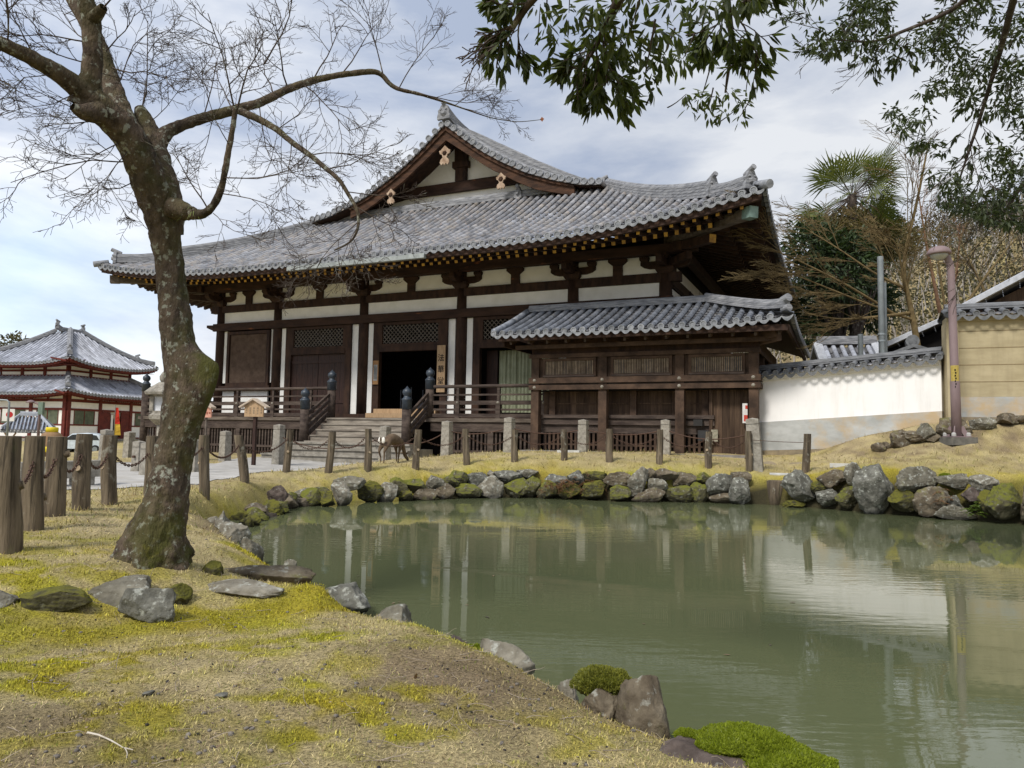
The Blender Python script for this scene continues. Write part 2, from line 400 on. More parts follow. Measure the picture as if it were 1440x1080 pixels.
def ridge_sec(w_, h, cap=0.10):                           # stacked ridge with a round cap tile
    lay = []
    n = max(2, int(h / 0.09))
    L_ = []
    for i in range(n):
        z0, z1 = h * i / n, h * (i + 1) / n
        ww = w_ * (1 - .25 * i / n)
        L_ += [(ww / 2, z0 + .012), (ww / 2, z1 - .014), (ww / 2 - .028, z1)]
    L_ += [(cap, h), (cap * .75, h + cap * .75), (0, h + cap)]
    return L_ + [(-a, b) for a, b in reversed(L_[:-1])]
def oni(mb, c, d, wd=.5, h=.6):                           # ridge end tile: shaped plate, boss, and a round tile on its head
    d = Vector(d).normalized(); x = d.cross(Vector((0, 0, 1))).normalized(); c = Vector(c)
    pl = [(-.5, 0), (-.5, .25), (-.42, .45), (-.46, .62), (-.30, .78), (-.2, 1), (.2, 1), (.30, .78), (.46, .62), (.42, .45), (.5, .25), (.5, 0)]
    A = [c + x * (a * wd) + Vector((0, 0, b * h)) for a, b in pl]; B = [q - d * .12 for q in A]; n = len(A)
    mb.add(A + B, [tuple(range(n)), tuple(range(2 * n - 1, n - 1, -1))] + [(i, (i + 1) % n, (i + 1) % n + n, i + n) for i in range(n)], .35)
    mb.tube([c + Vector((0, 0, h * .45)), c + Vector((0, 0, h * .45)) + d * .09], [wd * .27, wd * .15], 10, val=.5)
    for s_ in (-1, 1): mb.tube([c + x * (s_ * wd * .2) + Vector((0, 0, h * .68)), c + x * (s_ * wd * .2) + Vector((0, 0, h * .68)) + d * .06], [wd * .1, wd * .05], 8, val=.5)
    t0 = c + Vector((0, 0, h * .98)); mb.tube([t0 - d * .30 - Vector((0, 0, .05)), t0 + d * .10 + Vector((0, 0, .10))], .085, 10, val=.7)

# ------------------------------------------------------------------ the temple hall
HX, HY, HA = -13.378, 33.631, rad(24.55)
EB, MBW = 3.357, 4.586                                   # end bay and middle bay
LH = 2 * EB + 3 * MBW
COLX = [0, EB, EB + MBW, EB + 2 * MBW, EB + 3 * MBW, LH]
hall = empty('temple_hall', (HX, HY, 0), -HA, 'large dark timber temple hall with white plaster bands under a big grey tiled gabled roof', 'temple hall')
DH = 14.0; OV = 3.65
FLOOR = 2.05
def part(mb, name, mats, parent=hall): return mb.build(name, mats, parent)

# --- lower roof
T1 = 6.6
def lift(c): q = max(0.0, 1 - max(c, 0) / 9.0); return 0.80 * q ** 2.4
def zlow(c, t, length):
    c = max(0, min(c, length - c)); x = t / T1
    return 7.84 + 3.76 * (0.78 * x + 0.22 * x * x) + lift(c) * (1 - 0.8 * x)
WE, DE = LH + 2 * OV, DH + 2 * OV
mb = MB()
slope(mb, (-OV, -OV), (1, 0), (0, 1), WE, T1, lambda c, t: zlow(c, t, WE))
slope(mb, (LH + OV, -OV), (0, 1), (-1, 0), DE, T1, lambda c, t: zlow(c, t, DE), tl=.8)
slope(mb, (-OV, DH + OV), (0, -1), (1, 0), DE, T1, lambda c, t: zlow(c, t, DE), tl=1.2)
slope(mb, (LH + OV, DH + OV), (-1, 0), (0, -1), WE, T1, lambda c, t: zlow(c, t, WE), coarse=True, ends=False)
lower_roof = part(mb, 'lower_roof', [M['tile'], M['tileend']])
for sx, sy in ((0, 0), (1, 0), (0, 1), (1, 1)):           # hip ridges in two tiers
    cx = -OV if sx == 0 else LH + OV; cy = -OV if sy == 0 else DH + OV
    dx = 1 if sx == 0 else -1; dy = 1 if sy == 0 else -1
    def hp(c, dz=0): return (cx + dx * c, cy + dy * c, zlow(c, c, WE) + dz)
    m2 = MB(); m2.smooth = False
    m2.sweep([hp(c, -.05 - .27 * max(0, c - 2) / (T1 - 2)) for c in np.linspace(T1 + .05, 1.75, 10)], ridge_sec(.42, .50))
    part(m2, 'hip_ridge', [M['ridge']], lower_roof)
    m2 = MB(); m2.sweep([hp(c, -.05 + .10 * max(0, (1.2 - c))) for c in np.linspace(1.9, .45, 7)], ridge_sec(.36, .34))
    part(m2, 'hip_ridge', [M['ridge']], lower_roof)
    for c, h_ in ((1.7, .62), (.42, .55)):
        m2 = MB(); oni(m2, hp(c, .0), (-dx, -dy, 0), .46, h_); part(m2, 'ridge_end_tile', [M['ridge']], lower_roof)
    m2 = MB(); e0 = Vector(hp(.3, .06)); e1 = Vector(hp(-.12, .02)); m2.smooth = True
    m2.tube([e0, e1], .13, 10, val=.6); part(m2, 'corner_eave_tile', [M['tileend']], lower_roof)

# --- upper gable roof
UP = [(0, 15.12), (.5, 14.72), (1, 14.30), (1.9, 13.62), (2.8, 13.05), (3.9, 12.45), (5.1, 11.97), (6.3, 11.62), (7.3, 11.50)]
def zup(u):
    return float(np.interp(abs(u), [q[0] for q in UP], [q[1] for q in UP]))
SCN = LH / 2; GV, GB = 2.15, DH - 2.15                    # front verge depth, back verge depth
mb = MB()
for sg in (1, -1):
    # c runs along the depth, t from the foot (u=7.3) to the ridge
    if sg == 1: slope(mb, (SCN + 7.3, GV + .75), (0, 1), (-1, 0), GB - GV - .75, 7.3, lambda c, t: zup(7.3 - t) , tl=.5, hipL=False, hipR=False)
    else: slope(mb, (SCN - 7.3, GB), (0, -1), (1, 0), GB - GV - .75, 7.3, lambda c, t: zup(7.3 - t), tl=.5, hipL=False, hipR=False)
    # verge: short round tiles laid across the slope, their ends seen from the front
    us = np.arange(0.16, 7.35, 0.315)
    for u_ in us:
        z = zup(u_); v_ = .5 + RNG.gauss(0, .14)
        mb.smooth = True; mb.tube([(SCN + sg * u_, GV + .95, z + .03), (SCN + sg * u_, GV + .02, z + .03)], .125, 10, cap=False, val=v_)
        mb.smooth = False; mb.mat = 1
        mb.lathe([(0, 0)], (0, 0, 0), 3) if False else None
        ring = [Vector((SCN + sg * u_ + math.cos(2 * math.pi * g / 12) * .14, GV, z + .03 + math.sin(2 * math.pi * g / 12) * .14)) for g in range(12)]
        bk = [q + Vector((0, .1, 0)) for q in ring]; ce = Vector((SCN + sg * u_, GV, z + .03)); inn = [ce + (q - ce) * .7 for q in ring]; in2 = [q + Vector((0, .02, 0)) for q in inn]
        mb.add(ring + bk, [(g, (g + 1) % 12, (g + 1) % 12 + 12, g + 12) for g in range(12)], v_); mb.add(ring + inn, [(g, (g + 1) % 12, (g + 1) % 12 + 12, g + 12) for g in range(12)], v_)
        mb.add(inn + in2, [(g, (g + 1) % 12, (g + 1) % 12 + 12, g + 12) for g in range(12)], .3); mb.add(in2, [tuple(range(12))], .3); mb.mat = 0
    for a_, b_ in zip(us[:-1], us[1:]):                  # pans under them
        mb.add([(SCN + sg * a_, GV + .05, zup(a_) - .03), (SCN + sg * b_, GV + .05, zup(b_) - .03), (SCN + sg * b_, GV + 1.0, zup(b_) - .03), (SCN + sg * a_, GV + 1.0, zup(a_) - .03),
                (SCN + sg * a_, GV + .05, zup(a_) - .12), (SCN + sg * b_, GV + .05, zup(b_) - .12)], [(0, 1, 2, 3), (0, 1, 5, 4)], .3)
gable_roof = part(mb, 'gable_roof', [M['tile'], M['tileend']])
for sg in (1, -1):
    m2 = MB(); m2.sweep([(SCN + sg * u_, GV + .80, zup(u_) + .0) for u_ in np.linspace(.2, 7.0, 16)], [(.15, 0), (.15, .16), (.13, .26), (.07, .33), (0, .355), (-.07, .33), (-.13, .26), (-.15, .16), (-.15, 0)]); part(m2, 'descending_ridge', [M['ridge']], gable_roof)
    m2 = MB(); hb = lambda u_: .12 + .66 * math.sin(math.pi * min(1, (u_ / 7.1)) ** .8) ** .8
    for k_ in range(7): m2.val = .2 + .6 * (k_ % 2); m2.sweep([(SCN + sg * u_, GV + 1.35, zup(u_) + hb(u_) * k_ / 7) for u_ in np.linspace(.1, 7.1, 20)], [(.24 - .012 * k_ + (.02 if k_ % 2 else 0), 0), (.24 - .012 * k_ + (.02 if k_ % 2 else 0), .115), (-.24, .115), (-.24, 0)])
    m2.sweep([(SCN + sg * u_, GV + 1.35, zup(u_) + hb(u_)) for u_ in np.linspace(.1, 7.1, 20)], [(.10, 0), (.08, .07), (0, .1), (-.08, .07), (-.10, 0)]); part(m2, 'descending_ridge', [M['ridge']], gable_roof)
    m2 = MB(); oni(m2, (SCN + sg * 7.05, GV + .98, zup(7.05)), (sg, 0, 0), .4, .42); part(m2, 'ridge_end_tile', [M['ridge']], gable_roof)
m2 = MB(); m2.sweep([(SCN, y, 15.05 + .28 * (1 - (y - GV) / 1.6) ** 2 * (y < GV + 1.6)) for y in list(np.linspace(GV - .02, GV + 1.6, 6)) + [GB]], ridge_sec(.46, .5)); part(m2, 'main_ridge', [M['ridge']], gable_roof)
m2 = MB(); oni(m2, (SCN, GV - .08, 15.22), (0, -1, .1), .62, .62); part(m2, 'ridge_end_tile', [M['ridge']], gable_roof)
# bargeboards
for sg in (1, -1):
    LOWB = ((0, 2.1, 3.56, 4.36, 6.0), (14.36, 12.84, 11.99, 11.60, 11.15))
    m2 = MB(); us = np.linspace(0, 6.0 if sg > 0 else 5.0, 22)
    for (o0, o1, y0, y1) in ((-.17, -.72, GV + .20, GV + .33), (-.13, -.34, GV + .12, GV + .20)):
        vs = []
        for u_ in us:
            k = 1 + .18 * (1 - u_ / 7); lo = o1 * k if o1 < -.5 else o1
            x = SCN + sg * u_; z = zup(u_)
            zl_ = float(np.interp(u_, *LOWB)) if o1 < -.5 else z + lo * (1 - .06 * u_)
            vs += [(x, y0, z + o0), (x, y1, z + o0), (x, y1, zl_), (x, y0, zl_)]
        fs = []
        for i in range(len(us) - 1):
            a = i * 4
            for g in range(4): fs.append((a + g, a + (g + 1) % 4, a + (g + 1) % 4 + 4, a + g + 4))
        fs += [(0, 1, 2, 3), tuple(len(vs) - 4 + g for g in range(4))]
        m2.add(vs, fs)
    part(m2, 'bargeboard', [M['barge']])
m2 = MB()                                                 # boarding under the verge
for sg in (1, -1):
    us = np.linspace(0, 7.2, 14)
    for a_, b_ in zip(us[:-1], us[1:]): m2.add([(SCN + sg * a_, GV + .1, zup(a_) - .14), (SCN + sg * b_, GV + .1, zup(b_) - .14), (SCN + sg * b_, GV + 2.4, zup(b_) - .14), (SCN + sg * a_, GV + 2.4, zup(a_) - .14)], [(0, 1, 2, 3)])
part(m2, 'verge_soffit', [M['wood']])
def gegyo(c, k):
    pl = [(-.42, .38), (-.30, .42), (0, .72), (.30, .42), (.42, .38), (.36, .18), (.2, .1), (.14, -.1), (.30, -.22), (.36, -.42), (.24, -.60), (.10, -.48), (0, -.62), (-.10, -.48), (-.24, -.60), (-.36, -.42), (-.30, -.22), (-.14, -.1), (-.2, .1), (-.36, .18)]
    m2 = MB(); m2.prism([(c[0] + a * k, c[2] + b * k) for a, b in pl], 1, c[1] - .07, c[1])
    m2.mat = 1; m2.tube([(c[0], c[1] - .13, c[2] + .2 * k), (c[0], c[1] - .06, c[2] + .2 * k)], [.06, .13], 6)
    part(m2, 'gable_pendant', [M['pendant'], M['barge']])
gegyo((SCN, GV + .18, 13.62), .66); gegyo((SCN + 2.75, GV + .18, 12.12), .54); gegyo((SCN - 2.75, GV + .18, 12.12), .54)
# gable wall
GW = 3.95
m2 = MB(); us = np.linspace(-7, 7, 29)
m2.prism([(SCN + u_, zup(u_) - .12) for u_ in us] + [(SCN + 7, 11.2), (SCN - 7, 11.2)], 1, GW, GW + .15); gable_wall = part(m2, 'gable_wall', [M['plaster']])
m2 = MB(); m2.prism([(SCN - 4.6, 12.3), (SCN - 4.0, 12.72), (SCN - 3, 12.98), (SCN + 3, 12.98), (SCN + 4.0, 12.72), (SCN + 4.6, 12.3), (SCN + 3, 12.52), (SCN - 3, 12.52)], 1, GW - .22, GW - .01); part(m2, 'gable_beam', [M['beam']], gable_wall)
m2 = MB(); m2.box(SCN - .27, SCN + .27, GW - .24, GW - .01, 12.99, 13.6); m2.box(SCN - .40, SCN + .40, GW - .30, GW - .01, 13.61, 13.9); m2.box(SCN - .3, SCN + .3, GW - .26, GW - .01, 13.91, 14.6); part(m2, 'gable_post', [M['wood']], gable_wall)
for sg in (1, -1):
    m2 = MB(); m2.box(SCN + sg * 4.9 - .3, SCN + sg * 4.9 + .3, GW - .3, GW - .01, 11.5, 12.25); m2.box(SCN + sg * 4.7 - .55, SCN + sg * 4.7 + .55, GW - .26, GW - .01, 12.26, 12.4); part(m2, 'gable_post', [M['wood']], gable_wall)
m2 = MB(); m2.sweep([(SCN - 6.9, 3.02, 11.56), (SCN + 6.9, 3.02, 11.56)], ridge_sec(.3, .26)); m2.box(SCN - 6.6, SCN + 6.6, 3.1, GW, 11.5, 11.62); part(m2, 'gable_foot_ridge', [M['ridge']], lower_roof)
for s_ in (SCN + 3.3, SCN - 4.6):
    m2 = MB(); oni(m2, (s_, 2.80, 11.52), (0, -1, 0), .34, .42); part(m2, 'ridge_end_tile', [M['ridge']], lower_roof)

# --- eaves underside
m2 = MB()
def eave_line(c, dz): return zlow(c, 0, WE) + dz
cs = np.linspace(.12, WE - .12, 60)
for a_, b_ in zip(cs[:-1], cs[1:]):                       # eave board and soffit, front
    xa, xb = -OV + a_, -OV + b_
    za, zb = eave_line(a_, 0), eave_line(b_, 0)
    y0 = -OV + .10
    vs = [(xa, y0, za - .13), (xb, y0, zb - .13), (xb, y0, zb - .33), (xa, y0, za - .33), (xa, y0 + .14, za - .33), (xb, y0 + .14, zb - .33)]
    m2.add(vs, [(0, 1, 2, 3), (3, 2, 5, 4)])
part(m2, 'eave_board', [M['wood']])
m2 = MB()
def soff(c0, da, di, length, tin):
    da = Vector((*da, 0)); di = Vector((*di, 0)); c0 = Vector((*c0, 0))
    cs = np.linspace(.1, length - .1, 40)
    for a_, b_ in zip(cs[:-1], cs[1:]):
        q = []
        for c in (a_, b_):
            for t in (.2, 1.75, tin):
                t2 = min(t, max(.06, min(c, length - c)))
                cc = min(c, length - c); le = lift(cc)
                z = float(np.interp(t2, (.06, .2, 1.75, 3.85), (7.60 + le, 7.63 + le, 8.05 + le * .8, 8.72 + le * .35)))
                p_ = c0 + da * c + di * t2; q.append(Vector((p_.x, p_.y, z)))
        m2.add(q, [(0, 3, 4, 1), (1, 4, 5, 2)])
soff((-OV, -OV), (1, 0), (0, 1), WE, OV + .2); soff((LH + OV, -OV), (0, 1), (-1, 0), DE, OV + .2); soff((-OV, DH + OV), (0, -1), (1, 0), DE, OV + .2)
part(m2, 'soffit', [M['wood']])
# rafters, two tiers
nr = 0; rest = MB()
R1 = np.arange(-OV + 1.55, LH + OV - 1.5, .34)
R2 = np.arange(-OV + .55, LH + OV - .5, .34)
for k_, (RR, y0, za, ka, y1, zb, kb, w_, h_) in enumerate(((R1, -.3, 8.38, .4, -2.42, 7.63, .75, .12, .15), (R2, -1.75, 7.86, .8, -3.30, 7.52, 1.0, .105, .125))):
    for i, s in enumerate(RR[::-1]):                       # the hundred nearest ones are parts of their own
        cc = min(s + OV, LH + OV - s); le = lift(cc); m2 = MB() if i < 50 else rest
        yq = -OV + min(y0 + OV, cc - .05); fz = (yq - y1) / (y0 - y1); zq = (za + le * ka) * fz + (zb + le * kb) * (1 - fz)
        m2.beam((s, yq, zq), (s, y1, zb + le * kb), w_, h_, endmat=1)
        if i < 50: part(m2, 'rafter', [M['wood'], M['gold']])
# side eaves
for s0, sg in ((LH + OV, -1), (-OV, 1)):
    for y in np.arange(-OV + .6, DH, .42):
        c = y + OV; le = lift(c)
        q_ = min(OV, c - .05); fz = (q_ - 1.25) / 2.4; rest.beam((s0 + sg * q_, y, (8.38 + le * .4) * fz + (7.63 + le * .75) * (1 - fz)), (s0 + sg * 1.25, y, 7.63 + le * .75), .12, .15) if c > 1.6 else None
        q_ = min(1.9, c - .05); fz = (q_ - .33) / 1.57; rest.beam((s0 + sg * q_, y, (7.86 + le * .8) * fz + (7.52 + le) * (1 - fz)), (s0 + sg * .33, y, 7.52 + le), .105, .125)
tag(part(rest, 'far_rafters', [M['wood'], M['gold']]), kind='stuff')
m2 = MB()                                                 # long batten carried by the lower rafters
for a_, b_ in zip(cs[:-1], cs[1:]):
    la, lb = lift(min(a_, WE - a_)), lift(min(b_, WE - b_))
    m2.beam((-OV + a_, -2.36, 7.76 + la * .8), (-OV + b_, -2.36, 7.76 + lb * .8), .12, .09)
part(m2, 'rafter_batten', [M['wood']])
for sg, x0 in ((1, -OV), (-1, LH + OV)):
    m2 = MB(); m2.beam((x0 + sg * 3.6, -.05, 8.25), (x0 + sg * .50, -OV + .50, 8.02), .26, .30); cr_ = part(m2, 'corner_rafter', [M['greywood']])
    m2 = MB(); m2.beam((x0 + sg * .62, -OV + .62, 8.03), (x0 + sg * .36, -OV + .36, 8.01), .29, .33); part(m2, 'metal_cap', [M['verdigris'] if sg < 0 else M['greywood']], cr_)
    m2 = MB(); m2.beam((x0 + sg * 3.6, -.05, 7.95), (x0 + sg * 1.75, -OV + 1.75, 7.72), .24, .26, endmat=1); part(m2, 'corner_rafter', [M['beam'], M['gold']])
m2 = MB(); m2.box(7.0, 13.0, -OV - .06, -OV + .10, 7.50, 7.66); part(m2, 'gutter', [M['gutter']])
# purlins
m2 = MB(); m2.box(-1.2, LH + 1.2, -.72, -.44, 7.70, 8.02); part(m2, 'purlin', [M['beam']])
for xa in (-.58, LH + .58):
    m2 = MB(); m2.box(xa - .14, xa + .14, -.9, DH + 1, 7.71, 8.01); part(m2, 'purlin', [M['wood']])

# --- frame
for i, x in enumerate(COLX):
    m2 = MB(); m2.smooth = True; m2.lathe([(.235, FLOOR - .02), (.235, 5.5), (.215, 7.14)], (x, 0, 0), 20); part(m2, 'column', [M['wood']])
for x in (0, LH):
    for y in (3.4, 6.8, 10.4, 14):
        m2 = MB(); m2.smooth = True; m2.lathe([(.235, FLOOR - .02), (.215, 7.14)], (x, y, 0), 14); part(m2, 'column', [M['wood']])
def hijiki(mb_, c, ax, half, z0, h, w_):                  # boat shaped bracket arm
    q = [(-half, z0 + h), (half, z0 + h), (half, z0 + h * .55), (half * .86, z0 + h * .22), (half * .62, z0), (-half * .62, z0), (-half * .86, z0 + h * .22), (-half, z0 + h * .55)]
    if ax == 0: mb_.prism([(c[0] + a, b) for a, b in q], 1, c[1] - w_ / 2, c[1] + w_ / 2)
    else: mb_.prism([(c[1] + a, b) for a, b in q], 0, c[0] - w_ / 2, c[0] + w_ / 2)
def block(mb_, x, y, z, s_, h):                           # bearing block, narrower below
    mb_.lathe([(s_ * .52, 0), (s_ * .71, h * .45), (s_ * .71, h)], (x, y, z), 4) if False else None
    a = s_ * .36; b = s_ * .5
    mb_.add([(x - a, y - a, z), (x + a, y - a, z), (x + a, y + a, z), (x - a, y + a, z), (x - b, y - b, z + h * .5), (x + b, y - b, z + h * .5), (x + b, y + b, z + h * .5), (x - b, y + b, z + h * .5),
             (x - b, y - b, z + h), (x + b, y - b, z + h), (x + b, y + b, z + h), (x - b, y + b, z + h)],
            [(3, 2, 1, 0), (0, 1, 5, 4), (1, 2, 6, 5), (2, 3, 7, 6), (3, 0, 4, 7), (4, 5, 9, 8), (5, 6, 10, 9), (6, 7, 11, 10), (7, 4, 8, 11), (8, 9, 10, 11)])
for i, x in enumerate(COLX):
    m2 = MB(); block(m2, x, 0, 7.13, .62, .26)
    hijiki(m2, (x, -.02), 0, .86, 7.32, .26, .24)
    for d_ in (-.72, 0, .72): block(m2, x + d_, -.02, 7.575, .34, .17)
    hijiki(m2, (x, -.35), 1, .62, 7.325, .26, .23)
    block(m2, x, -.58, 7.56, .36, .15)
    m2.mat = 1
    m2.box(x - .10, x + .10, -1.08, -.92, 7.36, 7.56) if i in (4, 5) else None
    m2.mat = 0
    if i in (0, 5):
        sg = -1 if i == 0 else 1
        m2.beam((x, 0, 7.45), (x + sg * 1.0, -1.0, 7.5), .2, .24)
    part(m2, 'bracket_set', [M['wood'], M['beam']])
for i in range(5):
    xm = (COLX[i] + COLX[i + 1]) / 2
    m2 = MB(); m2.box(xm - .17, xm + .17, -.16, -.012, 7.165, 7.52); m2.prism([(xm - .17, 7.52), (xm + .17, 7.52), (xm + .34, 7.66), (xm + .34, 7.75), (xm - .34, 7.75), (xm - .34, 7.66)], 1, -.2, -.012); part(m2, 'strut', [M['beam']])
m2 = MB(); m2.box(-.55, LH + .55, -.17, .10, 6.84, 7.16); part(m2, 'tie_beam', [M['wood']])
m2 = MB(); m2.box(-.3, LH + .3, -.255, -.15, 5.99, 6.33); part(m2, 'tie_beam', [M['beam']])
m2 = MB(); m2.box(-.3, LH + .3, -.255, -.14, FLOOR - .02, FLOOR + .2); part(m2, 'sill_beam', [M['wood']])
m2 = MB(); m2.prism([(-.85, 6.2), (-.85, 6.32), (-.2, 6.30), (-.2, 6.0), (-.45, 6.05)], 1, -.1, .1); part(m2, 'beam_nose', [M['wood']])
# walls behind: dark shell
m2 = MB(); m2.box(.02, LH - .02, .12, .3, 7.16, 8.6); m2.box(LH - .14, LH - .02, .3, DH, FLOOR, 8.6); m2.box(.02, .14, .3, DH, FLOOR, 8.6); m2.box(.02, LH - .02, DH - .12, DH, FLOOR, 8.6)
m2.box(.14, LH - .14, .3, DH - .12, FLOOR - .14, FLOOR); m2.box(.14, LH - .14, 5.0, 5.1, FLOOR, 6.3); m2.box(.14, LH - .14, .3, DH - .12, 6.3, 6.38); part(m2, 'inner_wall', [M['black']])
for s_, yq in ((LH, 1), (0, 1)):
    for k in range(4):
        y0, y1 = (.3, 3.1, 6.6, 10.2)[k] + .0, (3.1, 6.5, 10.1, 13.7)[k]
        m2 = MB(); sg = 1 if s_ > 1 else -1; xx = s_ - sg * .015
        m2.box(min(xx, xx - sg * .05), max(xx, xx - sg * .05), y0, y1, 6.34, 6.83); part(m2, 'plaster_panel', [M['plaster']])
        m2 = MB(); m2.box(min(xx, xx - sg * .05), max(xx, xx - sg * .05), y0, y1, 7.17, 7.75); part(m2, 'plaster_panel', [M['plaster']])
for xa in (-.1, LH + .1):
    for z0, z1 in ((6.84, 7.16), (5.99, 6.33), (4.0, 4.2)):
        m2 = MB(); m2.box(xa - .07, xa + .07, -.1, DH, z0, z1); part(m2, 'tie_beam', [M['wood']])
def panel(x0, x1, z0, z1, y=0.0, m_='plaster', nm='plaster_panel', d=.06):
    m2 = MB(); m2.box(x0, x1, y - d, y + d * .5, z0, z1); return part(m2, nm, [M[m_]])
for i in range(5):
    a, b = COLX[i] + .2, COLX[i + 1] - .2; xm = (COLX[i] + COLX[i + 1]) / 2
    panel(a, xm - .172, 7.165, 7.78); panel(xm + .172, b, 7.165, 7.78)
    panel(a, b, 6.335, 6.838)
# bay fills
def lattice_diag(x0, x1, z0, z1, y, st=.165):
    m2 = MB(); W_, H_ = x1 - x0, z1 - z0
    k = -H_
    for sg in (1, -1):
        k = -H_ if sg == 1 else 0
        while k < (W_ if sg == 1 else W_ + H_):
            # line x - x0 = k + sg*(z - z0)
            za, zb = 0.0, H_
            xa, xb = k, k + sg * H_
            def clip(x_, lo, hi): return max(lo, min(hi, x_))
            pts = []
            for (xq, zq) in ((xa, za), (xb, zb)): pts.append([xq, zq])
            (xa, za), (xb, zb) = pts
            if xa < 0: za += (0 - xa) * (zb - za) / (xb - xa); xa = 0
            if xa > W_: za += (W_ - xa) * (zb - za) / (xb - xa); xa = W_
            if xb < 0: zb += (0 - xb) * (zb - za) / (xb - xa); xb = 0
            if xb > W_: zb += (W_ - xb) * (zb - za) / (xb - xa); xb = W_
            if zb - za > .04: m2.beam((x0 + xa, y + (.012 if sg > 0 else -.012), z0 + za), (x0 + xb, y + (.012 if sg > 0 else -.012), z0 + zb), .022, .032, up=(0, 1, 0))
            k += st * 1.1
    return m2
def frame_box(x0, x1, z0, z1, y, t=.12, d=.14):
    m2 = MB(); m2.box(x0 - t, x0, y - d, y, z0 - t, z1 + t); m2.box(x1, x1 + t, y - d, y, z0 - t, z1 + t); m2.box(x0, x1, y - d + .003, y, z1, z1 + t); m2.box(x0, x1, y - d + .003, y, z0 - t, z0); return m2
def strips(i, a0, a1, b0, b1, z0=FLOOR + .2):
    panel(COLX[i] + a0, COLX[i] + a1, z0, 5.985, y=.02); panel(COLX[i + 1] - b1, COLX[i + 1] - b0, z0, 5.985, y=.02)
M['latt'] = mat('grille_wood', (0.21, 0.145, 0.105), (0.12, 0.08, 0.06), 5, .8)
M['latt2'] = mat('crossed_lattice', (0.20, 0.175, 0.15), (0.13, 0.11, 0.09), 5, .85)
strips(0, .22, .42, .2, .38, 3.62)
m2 = frame_box(.66, 2.86, 3.62, 5.80, -.03, .14); fw = part(m2, 'grille_window', [M['wood']])
m2 = MB()
for x in np.arange(.70, 2.85, .062): m2.box(x, x + .028, -.10, -.06, 3.63, 5.79)
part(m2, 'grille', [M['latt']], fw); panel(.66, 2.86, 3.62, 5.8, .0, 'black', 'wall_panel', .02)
m2 = MB(); m2.box(.2, 3.15, -.25, -.02, 3.26, 3.48); part(m2, 'sill_beam', [M['beam']])
for x0, x1 in ((.25, 1.0), (1.35, 2.9)): panel(x0, x1, FLOOR + .2, 3.255, .02)
m2 = MB(); m2.box(1.0, 1.35, -.1, .05, FLOOR + .2, 3.26); part(m2, 'post', [M['wood']])
for i in (1, 2, 3):
    x0, x1 = COLX[i], COLX[i + 1]; ops = (1.0 if i != 1 else .92, .86)
    a, b = x0 + .86, x1 - .86
    strips(i, .25, .55, .27, .57)
    for p0, p1 in ((x0 + .55, a - .0), (b, x1 - .57)):
        m2 = MB(); m2.box(p0, p1, -.14, .06, FLOOR + .2, 5.985); part(m2, 'door_post', [M['wood']])
    m2 = frame_box(a + .12, b - .12, 5.10, 5.86, -.02, .12, .12); tr = part(m2, 'transom', [M['wood']])
    m2 = lattice_diag(a + .12, b - .12, 5.10, 5.86, -.06); part(m2, 'lattice', [M['latt2']], tr)
    if i == 1: panel(a, b, 4.98, 5.98, .08, 'black', 'wall_panel', .02)
    m2 = MB(); m2.box(a, b, -.16, .05, 4.78, 4.975); part(m2, 'lintel', [M['wood']])
    if i == 1:
        xm = (a + b) / 2
        for q0, q1 in ((a, xm - .01), (xm + .01, b)):
            m2 = MB(); n = 5
            for k in range(n): m2.box(q0 + (q1 - q0) * k / n + .004, q0 + (q1 - q0) * (k + 1) / n - .004, -.04, .02, FLOOR + .2, 4.775)
            d_ = part(m2, 'door', [M['door']])
            for z0_, z1_ in ((2.7, 2.82), (4.4, 4.52)): m2 = MB(); m2.box(q0, q1, -.07, -.042, z0_, z1_); part(m2, 'door_rail', [M['door']], d_)
    if i == 2:
        m2 = MB(); m2.box(a, b, -.42, .05, FLOOR + .203, FLOOR + .40); m2.box(a - .15, b - .25, -.75, -.43, FLOOR + .003, FLOOR + .22); part(m2, 'threshold', [M['palewood']])
        m2 = MB()
        for k, x in enumerate((a + .35, a + .8, a + 1.3, a + 1.75)): m2.smooth = True; m2.tube([(x, 1.0 + .1 * k, FLOOR), (x, 1.0 + .1 * k, 3.3 + .12 * (k % 2))], .022, 6)
        m2.smooth = False; m2.box(a + 1.0, a + 1.6, 1.3, 1.8, FLOOR, 2.75); part(m2, 'offering_stand', [mat('dull_metal', (.10, .11, .13), rough=.5)])
    if i == 3:
        m2 = MB(); vs = []; nx = 70
        for k in range(nx + 1):
            x = 13.9 + 2.3 * k / nx; y = .55 + .055 * math.sin(k * 1.35) + .03 * math.sin(k * .53)
            vs += [(x, y, FLOOR + .3), (x + .02 * math.sin(k), y * 1.02, 4.74)]
        m2.smooth = True; m2.add(vs, [(2 * k, 2 * k + 2, 2 * k + 3, 2 * k + 1) for k in range(nx)]); m2.smooth = False
        part(m2, 'curtain', [mat('sage_curtain', (.40, .42, .29), (.30, .32, .21), 3, .9)])
        m2 = MB(); m2.box(a, 13.85, .5, .58, FLOOR, 4.75); part(m2, 'inner_door', [M['door']])
panel(COLX[4] + .2, COLX[5] - .2, FLOOR + .2, 5.985, .02, 'door', 'wall_panel')

